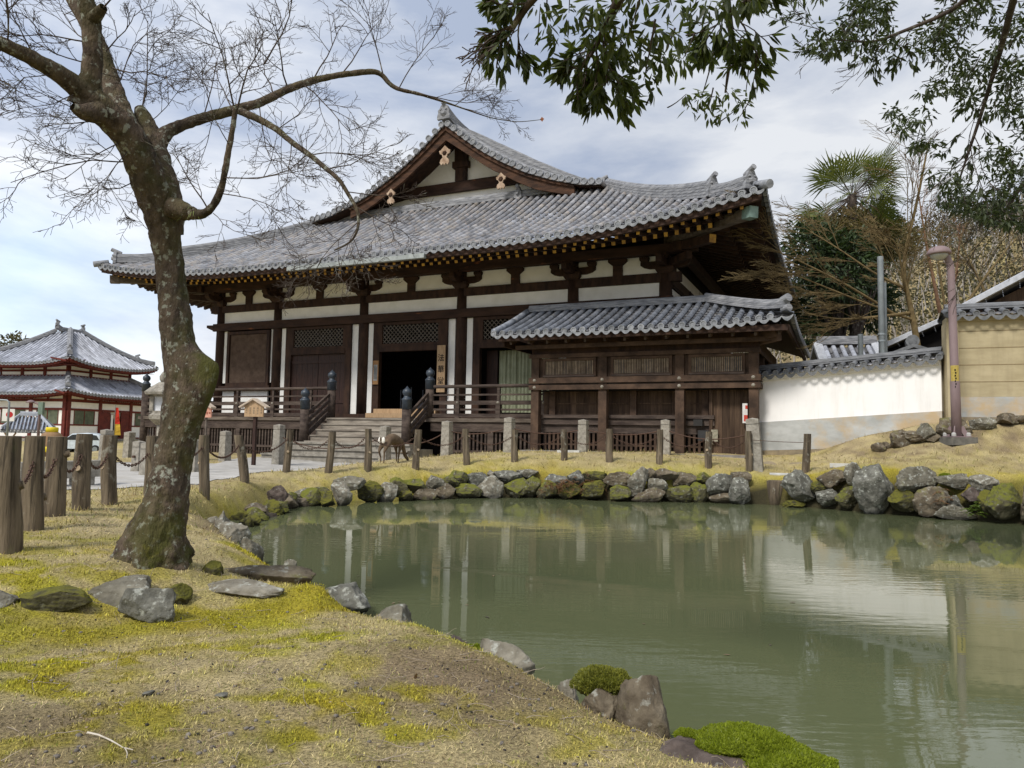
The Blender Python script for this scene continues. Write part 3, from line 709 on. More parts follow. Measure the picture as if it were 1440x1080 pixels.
# --- veranda
VD = -2.2
m2 = MB(); m2.box(-2.45, 17.2, VD, -.22, FLOOR - .13, FLOOR); m2.box(-2.45, -.24, -.22, 12, FLOOR - .13, FLOOR); ver = part(m2, 'veranda', [M['greywood']])
m2 = MB(); m2.box(-2.35, 7.95, VD + .06, VD + .24, 1.58, FLOOR - .133); m2.box(12.5, 17.2, VD + .06, VD + .24, 1.58, FLOOR - .133); m2.box(-2.35, -2.17, VD + .25, 12, 1.58, FLOOR - .133); part(m2, 'edge_beam', [M['railwood']], ver)
for s_ in (-2.26, -.2, 1.7, 3.36, 5.4, 7.3, 13.1, 14.9, 16.6):
    m2 = MB(); m2.box(s_ - .11, s_ + .11, VD + .05, VD + .27, -.1, 1.58); part(m2, 'floor_post', [M['railwood']], ver)
for x0, x1 in ((-.08, 1.58), (1.82, 3.24), (3.48, 5.28), (5.52, 7.18), (13.22, 14.78), (15.02, 16.48)):
    m2 = MB()
    for x in np.arange(x0 + .03, x1 - .05, .155): m2.box(x, x + .07, VD + .12, VD + .19, .30, 1.575)
    m2.box(x0, x1, VD + .10, VD + .21, .84, .93); part(m2, 'floor_grille', [M['railwood']], ver)
m2 = MB()
for x in np.arange(-2.1, -.35, .155): m2.box(x, x + .06, VD + .12, VD + .19, .30, 1.575)
part(m2, 'floor_grille', [M['railwood']], ver)
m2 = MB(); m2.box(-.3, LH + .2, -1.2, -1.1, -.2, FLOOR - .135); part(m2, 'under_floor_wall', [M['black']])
M['plinth'] = mat('plinth_stone', (.40, .38, .33), (.26, .24, .2), 6, .9)
m2 = MB(); m2.box(-2.4, 7.9, VD - .1, VD + .3, -.2, .30); m2.box(12.6, 17, VD - .1, VD + .3, -.2, .30); part(m2, 'plinth', [M['plinth']])
def railing(p0, p1, posts, nm='railing'):
    p0 = Vector(p0); p1 = Vector(p1); d = (p1 - p0); L_ = d.length; d.normalize()
    m2 = MB(); z = FLOOR
    m2.beam(p0 + Vector((0, 0, z + .10)), p1 + Vector((0, 0, z + .10)), .14, .13)
    m2.beam(p0 + Vector((0, 0, z + .31)), p1 + Vector((0, 0, z + .31)), .05, .07)
    m2.beam(p0 + Vector((0, 0, z + .55)), p1 + Vector((0, 0, z + .55)), .11, .14)
    m2.beam(p0 + Vector((0, 0, z + .83)), p1 + Vector((0, 0, z + .83)), .07, .06)
    m2.smooth = True; m2.tube([p0 + Vector((0, 0, z + 1.13)), p1 + Vector((0, 0, z + 1.13))], .062, 8); m2.smooth = False
    rl = part(m2, nm, [M['railwood']])
    for t in posts:
        q = p0 + d * t
        m2 = MB(); m2.box(q.x - .085, q.x + .085, q.y - .085, q.y + .085, z + .003, z + .60); m2.box(q.x - .05, q.x + .05, q.y - .05, q.y + .05, z + .6, z + 1.07)
        m2.mat = 1; 
        if abs(d.x) > .5: m2.tube([q + Vector((0, -.086, z + .55)), q + Vector((0, -.12, z + .55))], [.05, .02], 8)
        part(m2, 'rail_post', [M['railwood'], M['stone']], rl)
    return rl
def newel(x, y, z0, z1):
    m2 = MB(); m2.smooth = True; m2.lathe([(.165, z0), (.16, z1)], (x, y, 0), 14); n_ = part(m2, 'newel_post', [M['railwood']])
    m2 = MB(); m2.smooth = True
    m2.lathe([(.175, 0), (.175, .30), (.185, .31), (.185, .35), (.15, .37), (.10, .44), (.10, .46), (.145, .50), (.165, .58), (.145, .66), (.08, .71), (.03, .76), (.005, .80)], (x, y, z1 - .05), 18)
    part(m2, 'finial', [M['giboshi']], n_)
ry = VD + .16
railing((-2.2, ry, 0), (7.95, ry, 0), [.0 + .0, 1.9, 3.6, 5.4, 7.3, 9.2])
railing((12.55, ry, 0), (17.1, ry, 0), [1.0, 2.6, 4.3])
railing((-2.2, ry, 0), (-2.2, 11, 0), [2.0, 4.0, 6, 8])
for x, y, z0, z1 in ((7.98, ry, FLOOR, FLOOR + 1.1), (12.38, ry, FLOOR, FLOOR + 1.1), (-2.2, ry - .02, .5, FLOOR + 1.15)): newel(x, y, z0, z1)
for x in (7.98, 12.38):
    newel(x, VD - 1.35, 1.05, 2.36)
    m2 = MB()
    for dz0, dz1, w_ in ((.12, .10, .12), (.36, .34, .10), (.60, .60, .09), (.86, .86, .09)):
        m2.beam((x, ry - .1, FLOOR + dz0 + .05), (x, VD - 1.3, 1.15 + dz1 + .05), w_, w_)
    part(m2, 'stair_rail', [M['railwood']])

# stone and timber stair in front of the doorway
st = empty('stair', (HX, HY, 0), -HA, 'broad flight of worn timber and stone steps leading up to the temple doorway', 'steps')
zs = np.linspace(1.16, FLOOR - .03, 5); m2 = None
for k in range(5):
    y1 = VD - .02 - (4 - k) * .30
    m2 = MB(); m2.box(8.16, 12.2, y1 - .29, y1, zs[k] - .215, zs[k] - .052); m2.box(8.16, 12.2, y1 - .33, y1, zs[k] - .05, zs[k]); m2.build('wooden_step', [M['stepwood']], st)
for k in range(4):
    y1 = VD - 1.50 - k * .36; z = 1.12 - k * .205; wd = 0.14 + .16 * k
    m2 = MB(); x0, x1 = 7.6 - wd, 12.75 + wd; n = 4
    for j in range(n): m2.val = RNG.random(); xa_, xb_ = x0 + (x1 - x0) * j / n + .006, x0 + (x1 - x0) * (j + 1) / n - .006; m2.box(xa_, xb_, y1 - .36, y1, z - .24, z - .062); m2.box(xa_, xb_, y1 - .415, y1, z - .06, z)
    m2.build('stone_step', [M['step']], st)
m2 = MB(); m2.box(7.7, 12.66, VD - 1.45, VD - .02, .2, .93); m2.build('stair_core', [M['step']], st)
for x in (7.98, 12.38):
    m2 = MB(); m2.box(x - .36, x + .36, VD - 1.75, VD - 1.0, .2, 1.045); m2.build('newel_plinth', [M['step']], st)

# boards at the doorway
nb = empty('name_board', (HX, HY, 0), -HA, 'tall pale wooden name board with three black characters, right of the open doorway', 'sign')
m2 = MB(); m2.box(11.62, 11.98, -.30, -.262, 3.10, 4.93); m2.build('board', [M['palewood']], nb)
ink = mat('black_ink', (.012, .011, .010), rough=.9)
def text(body, x, z, y, size, parent, mt, name='lettering', rot=(rad(90), 0, 0), align='CENTER'):
    cu = bpy.data.curves.new(name, 'FONT'); cu.body = body; cu.size = size; cu.align_x = align; cu.align_y = 'CENTER'; cu.extrude = .002; cu.offset = .004
    o = bpy.data.objects.new(name, cu); COL.objects.link(o)
    dg = bpy.context.evaluated_depsgraph_get(); me = bpy.data.meshes.new_from_object(o.evaluated_get(dg)); bpy.data.objects.remove(o)
    o = bpy.data.objects.new(name, me); COL.objects.link(o); me.materials.clear(); me.materials.append(mt)
    o.parent = parent; o.location = (x, y, z); o.rotation_euler = rot; return o
for ch, z in (('法', 4.42), ('華', 3.98), ('堂', 3.52)): text(ch, 11.80, z, -.304, .30, nb, ink)
fr = empty('notice', (HX, HY, 0), -HA, 'small wooden frame with a grey notice, hung on the post left of the open doorway', 'notice')
m2 = MB(); m2.box(8.56, 8.82, -.20, -.15, 3.45, 4.42); m2.mat = 1; m2.box(8.60, 8.78, -.205, -.198, 3.60, 4.25); m2.build('frame', [mat('orange_wood', (.35, .19, .08), rough=.7), mat('grey_notice', (.32, .33, .33), rough=.8)], fr)
m2 = MB()
for k in range(4): m2.box(8.62 + k * .04, 8.635 + k * .04, -.2085, -.2055, 3.66, 4.2 - .06 * (k % 2))
m2.build('writing', [ink], fr)
# ------------------------------------------------------------------ the low side building in front of the hall's right end
annex = empty('side_building', (HX, HY, 0), -HA, 'low dark wooden building with slatted windows, joined to the right end of the temple hall', 'side building')
M['slat'] = mat('slat_wood', (.33, .26, .185), (.18, .135, .10), 6, .85, rnd=.3)
AP = [16.95, 19.22, 21.60, 23.70]; AF = -3.0
def ap(mb, name, mats, parent=annex): return mb.build(name, mats, parent)
def zann(c, t):
    x = t / 2.75; q = max(0, 1 - (9.0 - c) / 3.5) if True else 0
    return 4.72 + 1.12 * (.85 * x + .15 * x * x) + .20 * max(0, min(1, q)) ** 2.2 * (1 - x)
mb = MB(); EX0, EX1, EY = 15.95, 24.85, -4.18
slope(mb, (EX0, EY), (1, 0), (0, 1), EX1 - EX0, 2.75, lambda c, t: zann(c, t), sp=.297, r=.088, tl=.27, hipL=False)
slope(mb, (EX1, EY), (0, 1), (-1, 0), 9, 2.75, lambda c, t: zann(9 - max(0, c - .2), t), sp=.297, r=.088, tl=.4, hipR=False)
slope(mb, (EX1 - 2.75, EY + 5.5), (-1, 0), (0, -1), EX1 - 2.75 - EX0, 2.75, lambda c, t: 4.72 + 1.12 * t / 2.75, sp=.297, r=.088, tl=.5, hipL=False, hipR=False, ends=False)
rf = ap(mb, 'roof', [M['tile2'], M['tileend']])
YR = EY + 2.75
m2 = MB(); m2.sweep([(EX0 + .05, YR, 5.78), (EX1 - 2.7, YR, 5.78)], ridge_sec(.30, .17, .09)); ap(m2, 'main_ridge', [M['ridge']], rf)
m2 = MB(); m2.sweep([(EX1 - 2.75 * (1 - k), YR - 2.75 * k, zann(9 - .0, 2.75 * (1 - k)) - .02 + .28 * max(0, (k - .72)) ** 1.2 * 2) for k in np.linspace(0, .93, 12)], ridge_sec(.28, .20, .09)); ap(m2, 'hip_ridge', [M['ridge']], rf)
m2 = MB(); m2.tube([(EX1 - .30, EY + .30, 5.26), (EX1 - .12, EY + .12, 5.33)], .115, 12, val=.6); m2.tube([(EX1 - .28, EY + .24, 5.02), (EX1 - .10, EY + .06, 5.04)], .10, 10, val=.4); ap(m2, 'ridge_end_tile', [M['ridge']], rf)
m2 = MB()
for t in np.linspace(0, 2.7, 10)[:-1]:                    # verge row at the left end
    m2.smooth = True; m2.tube([(EX0, EY + t, zann(0, t) + .03), (EX0, EY + t + .29, zann(0, t + .29) + .02)], .10, 8, val=RNG.uniform(.4, .9))
ap(m2, 'verge_tiles', [M['tile2']], rf)
m2 = MB(); m2.box(EX0 + .1, EX1 - .15, EY + .12, EY + .20, 4.44, 4.60); m2.box(EX1 - .20, EX1 - .12, EY + .2, 4.8, 4.44, 4.60)
m2.add([(EX0 + .1, EY + .15, 4.58), (EX1 - .15, EY + .15, 4.58), (EX1 - 2.7, YR, 5.45), (EX0 + .1, YR, 5.45)], [(0, 1, 2, 3)]); m2.add([(EX1 - .15, EY + .15, 4.58), (EX1 - .15, 4.8, 4.58), (EX1 - 2.7, 4.8, 5.45), (EX1 - 2.7, YR, 5.45)], [(0, 1, 2, 3)])
m2.box(EX0 + .16, EX0 + .24, EY + .3, YR, 4.3, 4.62)
ap(m2, 'eave_board', [M['wood']])
for x in np.arange(EX0 + .45, EX1 - .3, .62):
    m2 = MB(); m2.mat = 0; m2.beam((x, AF, 4.66), (x, EY + .32, 4.40), .07, .10, endmat=1); ap(m2, 'rafter', [M['annexwood'], M['railwood']])
m2 = MB(); m2.box(16.4, 24.3, AF - .5, AF - .38, 4.24, 4.36); m2.beam((EX1 - 1.4, AF + .2, 4.42), (EX1 - .45, EY + .45, 4.40), .16, .2); m2.beam((23.7, AF + .3, 4.28), (24.45, AF - .7, 4.3), .14, .18); ap(m2, 'eave_beam', [M['annexwood']])
m2 = MB(); m2.box(16.8, 23.85, AF - .06, AF + .2, 4.10, 4.60); ap(m2, 'wall_plate', [M['wood']])
for x in AP:
    m2 = MB(); m2.box(x - .13, x + .13, AF - .13, AF + .13, .8, 4.098); ap(m2, 'post', [M['annexwood']])
for y in (-1.4, .2):
    m2 = MB(); m2.box(AP[3] - .12, AP[3] + .12, y - .12, y + .12, .8, 4.098); ap(m2, 'post', [M['annexwood']])
for z0, z1, d_ in ((3.97, 4.095, .17), (3.16, 3.34, .18), (2.95, 3.10, .185)):
    m2 = MB(); m2.box(16.75, 23.9, AF - d_, AF - .132, z0, z1); m2.box(AP[3] + .132, AP[3] + d_, AF + .1, 1.0, z0, z1)
    m2.mat = 1
    if z0 < 3.9:
        for x in AP: m2.tube([(x, AF - d_, (z0 + z1) / 2), (x, AF - d_ - .035, (z0 + z1) / 2)], [.055, .025], 10)
    ap(m2, 'rail_beam', [M['annexwood'], M['stone']])
for i in range(3):
    a, b = AP[i] + .132, AP[i + 1] - .132
    x0, x1 = a + .2, b - .18
    m2 = frame_box(x0, x1, 3.44, 3.88, AF + .02, .08, .12); w_ = ap(m2, 'slatted_window', [M['annexwood']])
    m2 = MB(); m2.box(x0 - .05, x1 + .05, AF - .14, AF - .105, 3.36, 3.41); ap(m2, 'sill', [M['railwood']], w_)
    m2 = MB(); RR = random.Random(5 + i)
    for x in np.arange(x0 + .01, x1 - .02, .052): m2.val = RR.random(); m2.box(x, x + .026, AF - .06, AF - .03, 3.443, 3.877)
    ap(m2, 'slats', [M['slat']], w_)
    m2 = MB(); k = x0                                     # boards and a few pale strips behind the slats
    while k < x1 - .02:
        wd = RR.choice((.12, .2, .3)); e_ = min(x1, k + wd); m2.mat = RR.choice((0, 0, 1, 1, 2)) if RR.random() > .12 else 3; m2.box(k, e_ - .004, AF + .03, AF + .05, 3.42, 3.9); k = e_
    ap(m2, 'inner_boards', [M['black'], mat('blue_dark', (.07, .085, .11), rough=.6), M['annexwood'], M['greywood']], w_)
    m2 = MB(); m2.box(a, x0 - .083, AF - .03, AF + .05, 3.345, 3.965); m2.box(x1 + .083, b, AF - .03, AF + .05, 3.345, 3.965); ap(m2, 'wall_board', [M['annexwood']])
    m2 = MB(); m2.box(a, b, AF - .06, AF + .08, 3.102, 3.158); ap(m2, 'wall_board', [M['railwood']])
# lower storey, set back
M['plank'] = mat('old_planks', (0.115, 0.075, 0.048), (0.045, 0.028, 0.02), 3.0, .85, .25, 30, (3.5, 3.5, .3), spec=.2, rnd=.3)
RR = random.Random(3)
m2 = MB(); x = 17.0
while x < 22.3: w_ = RR.uniform(.22, .42); m2.val = RR.random(); m2.box(x, min(22.3, x + w_) - .008, AF + .55, AF + .60, 2.17, 2.93); x += w_
m2.val = .8; m2.box(17.0, 22.3, AF + .52, AF + .548, 2.52, 2.56); ap(m2, 'plank_wall', [M['plank']])
for x in (17.35, 20.05, 22.25):
    m2 = MB(); m2.box(x - .1, x + .1, AF + .4, AF + .518, 2.17, 2.94); ap(m2, 'post', [M['annexwood']])
for z0, z1, d_ in ((2.06, 2.17, .18), (1.86, 2.04, .24), (1.60, 1.85, .32)):
    m2 = MB(); m2.box(17.0, 22.55, AF + d_, AF + d_ + .4, z0, z1); ap(m2, 'ledge', [M['railwood']])
for i in range(3):
    a, b = AP[i] + .16, (AP[i + 1] - .16 if i < 2 else 22.4)
    m2 = MB()
    for x in np.arange(a, b - .05, .15): m2.box(x, x + .075, AF + .33, AF + .39, 1.05, 1.598)
    m2.box(a, b, AF + .34, AF + .40, 1.2, 1.25); ap(m2, 'floor_grille', [M['annexwood']])
m2 = MB(); m2.box(16.9, 23.6, AF + .8, AF + .85, .7, 3); m2.box(16.9, 23.6, -1.5, -1.4, 3, 4.1); m2.box(16.9, 23.6, AF + .15, -1.4, 2.935, 2.948); ap(m2, 'inner_wall', [M['black']])
m2 = MB(); x = 22.42
while x < 23.55: w_ = RR.uniform(.14, .22); m2.val = RR.random(); m2.box(x, min(23.56, x + w_) - .006, AF + .30, AF + .34, .9, 2.93); x += w_
m2.box(22.40, 22.5, AF + .2, AF + .299, .9, 2.93); ap(m2, 'plank_door', [M['plank']])
m2 = MB(); m2.box(23.62, 23.68, AF + .14, 5.0, .8, 2.94); m2.box(23.60, 23.66, AF + .14, 5.0, 2.941, 4.6); ap(m2, 'side_wall', [M['plank']])
m2 = MB(); m2.box(16.6, 23.9, AF - .45, AF + .5, .5, 1.02); ap(m2, 'stone_kerb', [mat('kerb_stone', (.27, .25, .23), (.18, .165, .15), 6, .9, .3)])
m2 = MB(); m2.box(22.12, 22.42, AF - .03, AF + .13, 1.42, 1.72); m2.build('case', [mat('dark_metal', (.035, .035, .035), rough=.5)], annex).name = 'meter_box'
m2 = MB(); m2.box(22.47, 22.66, AF + .16, AF + .18, 1.40, 1.75); m2.build('meter_plate', [mat('worn_plate', (.36, .33, .25), (.2, .19, .14), 20, .7)], annex)
m2 = MB(); m2.box(21.98, 22.24, AF + .02, AF + .2, 1.85, 2.04); m2.build('lamp_case', [mat('dark_metal2', (.03, .028, .026), rough=.5)], annex)
q = empty('warning_plate', (HX, HY, 0), -HA, 'small red and white plate on dark planks at the right corner of the low building', 'sign')
m2 = MB(); m2.mat = 0; m2.box(23.36, 23.50, AF + .15, AF + .17, 1.95, 2.52); m2.mat = 1; m2.box(23.40, 23.50, AF + .143, AF + .149, 2.0, 2.18); m2.box(23.44, 23.50, AF + .143, AF + .149, 2.36, 2.46); m2.build('plate', [mat('white_paint', (.75, .74, .72), rough=.6), mat('red_paint', (.55, .06, .035), rough=.6)], q)

# ------------------------------------------------------------------ boundary walls on the right
def wall_thing(name, p0, p1, zc0, zc1, thick, mts, label, cat, bands, tile_h=.0, zb=(.9, .9)):
    """plaster wall with a tiled coping; zc = underside of the coping at either end"""
    p0 = Vector((*p0, 0)); p1 = Vector((*p1, 0)); d = (p1 - p0); L_ = d.length; ang = math.atan2(d.y, d.x)
    o = empty(name, p0, ang, label, cat)
    sl = (zc1 - zc0) / L_
    def quadbox(x0, x1, y0, y1, za, zb_):                  # za, zb_: functions of x
        m2 = MB(); vs = []
        for z_ in (za, zb_):
            for (x, y) in ((x0, y0), (x1, y0), (x1, y1), (x0, y1)): vs.append((x, y, z_(x)))
        m2.add(vs, [(3, 2, 1, 0), (4, 5, 6, 7), (0, 1, 5, 4), (1, 2, 6, 5), (2, 3, 7, 6), (3, 0, 4, 7)]); return m2
    zt = lambda x: zc0 + sl * x
    for nm, lo, hi, pr, mt in bands: quadbox(0, L_, -thick / 2 - pr, thick / 2 + pr, lo, hi).build(nm, [mt], o)
    mb = MB()
    for sg in (-1, 1):
        c0 = (0, -thick / 2 - .23) if sg < 0 else (L_, thick / 2 + .23)
        da = (1, 0) if sg < 0 else (-1, 0); di = (0, 1) if sg < 0 else (0, -1)
        slope(mb, c0, da, di, L_, thick / 2 + .22, (lambda c, t: zt(c) + .08 + .30 * t) if sg < 0 else (lambda c, t: zt(L_ - c) + .08 + .30 * t), sp=.30, r=.075, tl=.3, hipL=False, hipR=False)
    cp = mb.build('coping', [M['tilew'], M['tilewend']], o)
    h = .30 * (thick / 2 + .22) - .05
    m2 = MB(); m2.sweep([(0, 0, zt(0) + .1 + h), (L_, 0, zt(L_) + .1 + h)], ridge_sec(.28, .10, .075)); m2.build('coping_ridge', [M['ridgew']], cp)
    m2 = quadbox(.02, L_ - .02, -thick / 2 - .14, thick / 2 + .14, lambda x: zt(x) - .02, lambda x: zt(x) + .03); m2.build('coping_bed', [mts], cp)
    return o
M['tilew'] = mat('wall_tile', (0.17, 0.175, 0.185), (0.085, 0.09, 0.098), 5, .7, .2, 30, rnd=.25)
M['tilewend'] = mat('wall_tile_end', (0.20, 0.205, 0.215), (0.11, 0.115, 0.12), 7, .7, .2, 30, rnd=.25)
M['ridgew'] = mat('wall_ridge', (0.22, 0.225, 0.235), (0.11, 0.115, 0.125), 4, .7, .4, 14, (1, 1, 6))
M['whitewall'] = mat('lime_plaster', (0.92, 0.91, 0.90), (0.85, 0.845, 0.84), 1.2, .9, .05, 30, ramp=(.3, .6))
overlay(M['whitewall'], (.60, .58, .52), 1.4, .52, .80, .45, stretch=(3.5, 3.5, .35), seed=4)
M['dado'] = mat('grey_dado', (0.50, 0.51, 0.50), (0.36, 0.37, 0.36), 1.6, .92, .15, 25, (1, 1, 2))
overlay(M['dado'], (0.50, 0.36, 0.19), 0.8, .48, .62, .8, seed=2.2)
M['earth'] = mat('ochre_wall', (0.47, 0.40, 0.255), (0.37, 0.31, 0.19), 1.3, .95, .15, 30, (1, 1, 3))
overlay(M['earth'], (.27, .22, .14), 1.2, .50, .78, .55, stretch=(3, 3, .4), seed=4)
M['footing'] = mat('footing_stone', (0.36, 0.29, 0.18), (0.18, 0.15, 0.11), 2.2, .95, .8, 9)
WL, WR = (7.35, 21.75), (11.05, 18.85)
def hz(px): return 613.4 + .0178 * (px - 720)
def zat(px, py, Y): return CAM_H + (hz(px) - py) * Y / FPX
zc0, zc1 = 3.32, 3.60
tW = math.hypot(WR[0] - WL[0], WR[1] - WL[1])
gb = lambda x: 1.98 + .30 * x / tW
wall_thing('white_wall', WL, WR, zc0, zc1, .42, M['whitewall'], 'white plastered boundary wall with grey dado and tiled coping, left of the ochre wall', 'wall',
           [('footing', lambda x: .4, lambda x: 1.158 + .25 * x / tW, .06, M['footing']), ('dado', lambda x: 1.16 + .25 * x / tW, gb, .02, M['dado']), ('plaster', lambda x: gb(x) + .002, lambda x: zc0 - .14 + (zc1 - zc0) * x / tW, 0, M['whitewall']),
            ('coping_base', lambda x: zc0 - .138 + (zc1 - zc0) * x / tW, lambda x: zc0 - .0 + (zc1 - zc0) * x / tW, .05, M['whitewall'])])
YL, YR_ = (11.0, 18.62), (17.5, 16.0)
tY = math.hypot(YR_[0] - YL[0], YR_[1] - YL[1])
yw = wall_thing('ochre_wall', YL, YR_, 4.62, 4.62, .6, M['earth'], 'tall ochre earthen wall with dark horizontal lines and tiled coping, behind the street lamp', 'wall',
           [('footing', lambda x: 1.5, lambda x: 2.12, .03, M['footing']), ('dado', lambda x: 2.122, lambda x: 2.62, .012, M['dado']), ('earth_wall', lambda x: 2.623, lambda x: 4.5, 0, M['earth']), ('coping_base', lambda x: 4.503, lambda x: 4.62, .06, M['earth'])])
M['line'] = mat('wall_groove', (0.20, 0.155, 0.085), (0.26, 0.2, 0.11), 8, .95)
for z in (2.98, 3.40, 3.82, 4.24):
    m2 = MB(); m2.box(.22, tY, -.303, -.29, z, z + .022); m2.build('line', [M['line']], yw)
m2 = MB(); m2.box(-.02, .24, -.36, .36, 1.6, 4.5); m2.build('corner_pilaster', [mat('pilaster', (.50, .42, .27), (.42, .35, .21), 2, .9)], yw)

# roofs of houses behind the walls
def gable_house(name, c, rz, L_, W_, ze, zr, label, wallm, tilem='tile3', white_edge=True):
    o = empty(name, c, rz, label, 'house')
    mb = MB()
    for sg in (-1, 1):
        c0 = (-L_ / 2, -W_ / 2) if sg < 0 else (L_ / 2, W_ / 2); da = (1, 0) if sg < 0 else (-1, 0); di = (0, 1) if sg < 0 else (0, -1)
        slope(mb, c0, da, di, L_, W_ / 2, lambda c, t: ze + (zr - ze) * t / (W_ / 2), sp=.33, r=.09, tl=.45, hipL=False, hipR=False)
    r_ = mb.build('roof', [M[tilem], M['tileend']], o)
    m2 = MB(); m2.sweep([(-L_ / 2, 0, zr), (L_ / 2, 0, zr)], ridge_sec(.3, .25)); m2.build('main_ridge', [M['ridge']], r_)
    for sx in (-1, 1):
        for sg in (-1, 1):
            m2 = MB(); m2.sweep([(sx * (L_ / 2 - .05), sg * W_ / 2, ze + .02), (sx * (L_ / 2 - .05), 0, zr + .02)], [(-.16, -.1), (.16, -.1), (.16, .08), (0, .14), (-.16, .08)]); m2.build('verge', [mat('pale_verge', (.55, .57, .62), (.4, .42, .46), 6, .6)], r_)
    hw = W_ / 2 - .6
    m2 = MB(); m2.prism([(-hw, -1.0), (hw, -1.0), (hw, ze + .1), (0, zr - .35), (-hw, ze + .1)], 0, -L_ / 2 + .5, L_ / 2 - .5); m2.build('wall', [wallm], o)
    m2 = MB(); m2.box(-L_ / 2 + .38, -L_ / 2 + .49, -hw - .2, hw + .2, ze - .1, ze + .12); m2.box(-L_ / 2 + .38, -L_ / 2 + .49, -.12, .12, ze + .13, zr - .4); m2.build('gable_timber', [M['wood']], o)
    return o
gable_house('tiled_house', (20.4, 32.4, 1.2), rad(58), 7, 8.2, 3.95, 5.8, 'dark gabled house with pale verge tiles, above the white wall behind the steel pole', M['black'], 'tile2')
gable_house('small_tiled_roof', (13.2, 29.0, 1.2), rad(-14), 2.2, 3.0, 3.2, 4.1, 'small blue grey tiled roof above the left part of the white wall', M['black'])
gable_house('gabled_house', (20.5, 24.5, 1.6), rad(55), 7, 9.4, 4.2, 6.7, 'dark brown gabled house with pale verge, above the ochre wall at the right edge', M['plank'], 'tile2')

# ------------------------------------------------------------------ the two-storeyed hall far left
LX, LY = -36.2, 60.0
LA = math.atan2(.97, .23)                                # the right-hand face runs away from us
lh = empty('red_timber_hall', (LX, LY, 0), LA, 'distant red brown timbered hall with two tiers of pale grey tiled roof, far left', 'temple hall')
# local x along the right-hand face (away), local y to the left face direction
M['redwood'] = mat('red_timber', (0.165, 0.032, 0.022), (0.09, 0.018, 0.014), 3, .75)
M['shutter'] = mat('green_shutter', (0.13, 0.15, 0.10), (0.08, 0.095, 0.065), 3, .8)
S = 10.5
def lp(m2, n, m_, p=lh): return m2.build(n, [M[m_]] if isinstance(m_, str) else m_, p)
def hip_roof(x0, x1, y0, y1, ov, ze, zr, tm, nm, lf, rdg=None):
    X0, X1, Y0, Y1 = x0 - ov, x1 + ov, y0 - ov, y1 + ov
    def zf(c, t, length):
        c = max(0, min(c, length - c)); x = t / tm; q = max(0, 1 - c / 4.5)
        return ze + (zr - ze) * (.8 * x + .2 * x * x) + lf * q ** 2.2 * max(0, 1 - x)
    mb = MB(); A, B = X1 - X0, Y1 - Y0
    slope(mb, (X0, Y0), (1, 0), (0, 1), A, tm, lambda c, t: zf(c, t, A), sp=.36, r=.115, tl=.7)
    slope(mb, (X0, Y1), (0, -1), (1, 0), B, tm, lambda c, t: zf(c, t, B), sp=.36, r=.115, tl=.7)
    slope(mb, (X1, Y0), (0, 1), (-1, 0), B, tm, lambda c, t: zf(c, t, B), sp=.36, r=.115, coarse=True)
    slope(mb, (X1, Y1), (-1, 0), (0, -1), A, tm, lambda c, t: zf(c, t, A), sp=.36, r=.115, coarse=True)
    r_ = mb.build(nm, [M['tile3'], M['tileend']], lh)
    for cx, cy, dx, dy in ((X0, Y0, 1, 1), (X1, Y0, -1, 1), (X0, Y1, 1, -1), (X1, Y1, -1, -1)):
        m2 = MB(); m2.sweep([(cx + dx * c, cy + dy * c, zf(c, c, A) + (.12 * max(0, 1 - c))) for c in np.linspace(tm, .25, 12)], ridge_sec(.42, .30)); lp(m2, 'hip_ridge', 'ridge', r_)
        m2 = MB(); oni(m2, (cx + dx * 1.25, cy + dy * 1.25, zf(1.25, 1.25, A) + .1), (-dx, -dy, 0), .45, .5); lp(m2, 'ridge_end_tile', 'ridge', r_)
    m2 = MB()
    for (xa, ya, xb, yb) in ((X0, Y0, X1, Y0), (X0, Y1, X0, Y0)):
        L_ = math.hypot(xb - xa, yb - ya)
        for k in range(24):
            p_ = []
            for e_ in (k, k + 1):
                f_ = e_ / 24; c = f_ * L_; p_.append((xa + (xb - xa) * f_, ya + (yb - ya) * f_, zf(c, 0, L_)))
            ix, iy = (0, 1) if ya == yb else (1, 0)
            m2.beam((p_[0][0] + ix * .2, p_[0][1] + iy * .2, p_[0][2] - .24), (p_[1][0] + ix * .2, p_[1][1] + iy * .2, p_[1][2] - .24), .1, .22)
            for e_ in (0, .5):
                f_ = (k + e_) / 24; c = f_ * L_; x_, y_ = xa + (xb - xa) * f_, ya + (yb - ya) * f_
                m2.beam((x_ + ix * .3, y_ + iy * .3, zf(c, 0, L_) - .4), (x_ + ix * (ov + .1), y_ + iy * (ov + .1), zf(c, 0, L_) - .15), .11, .13)
    lp(m2, 'eave_timbers', 'redwood')
    m2 = MB(); m2.add([(X0 + .2, Y0 + .2, ze - .12), (X1 - .2, Y0 + .2, ze - .12), (X1 - .2, Y1 - .2, ze - .12), (X0 + .2, Y1 - .2, ze - .12)], [(0, 1, 2, 3)]); lp(m2, 'soffit', 'redwood')
    return r_
hip_roof(0, S, 0, S, 1.15, 4.30, 5.95, 2.9, 'lower_roof', .35)
ur = hip_roof(1.75, S - 1.75, 1.75, S - 1.75, 1.75, 6.85, 10.1, 4.55, 'upper_roof', .55)
m2 = MB(); zz = 10.05; m2.sweep([(S / 2 - 1.5, S / 2, zz + .25), (S / 2 - .9, S / 2, zz), (S / 2 + .9, S / 2, zz), (S / 2 + 1.5, S / 2, zz + .25)], ridge_sec(.4, .35)); lp(m2, 'main_ridge', 'ridge', ur)
for sx in (-1, 1):
    m2 = MB(); oni(m2, (S / 2 + sx * 1.5, S / 2, zz + .3), (sx, 0, 0), .4, .6); lp(m2, 'ridge_end_tile', 'ridge', ur)
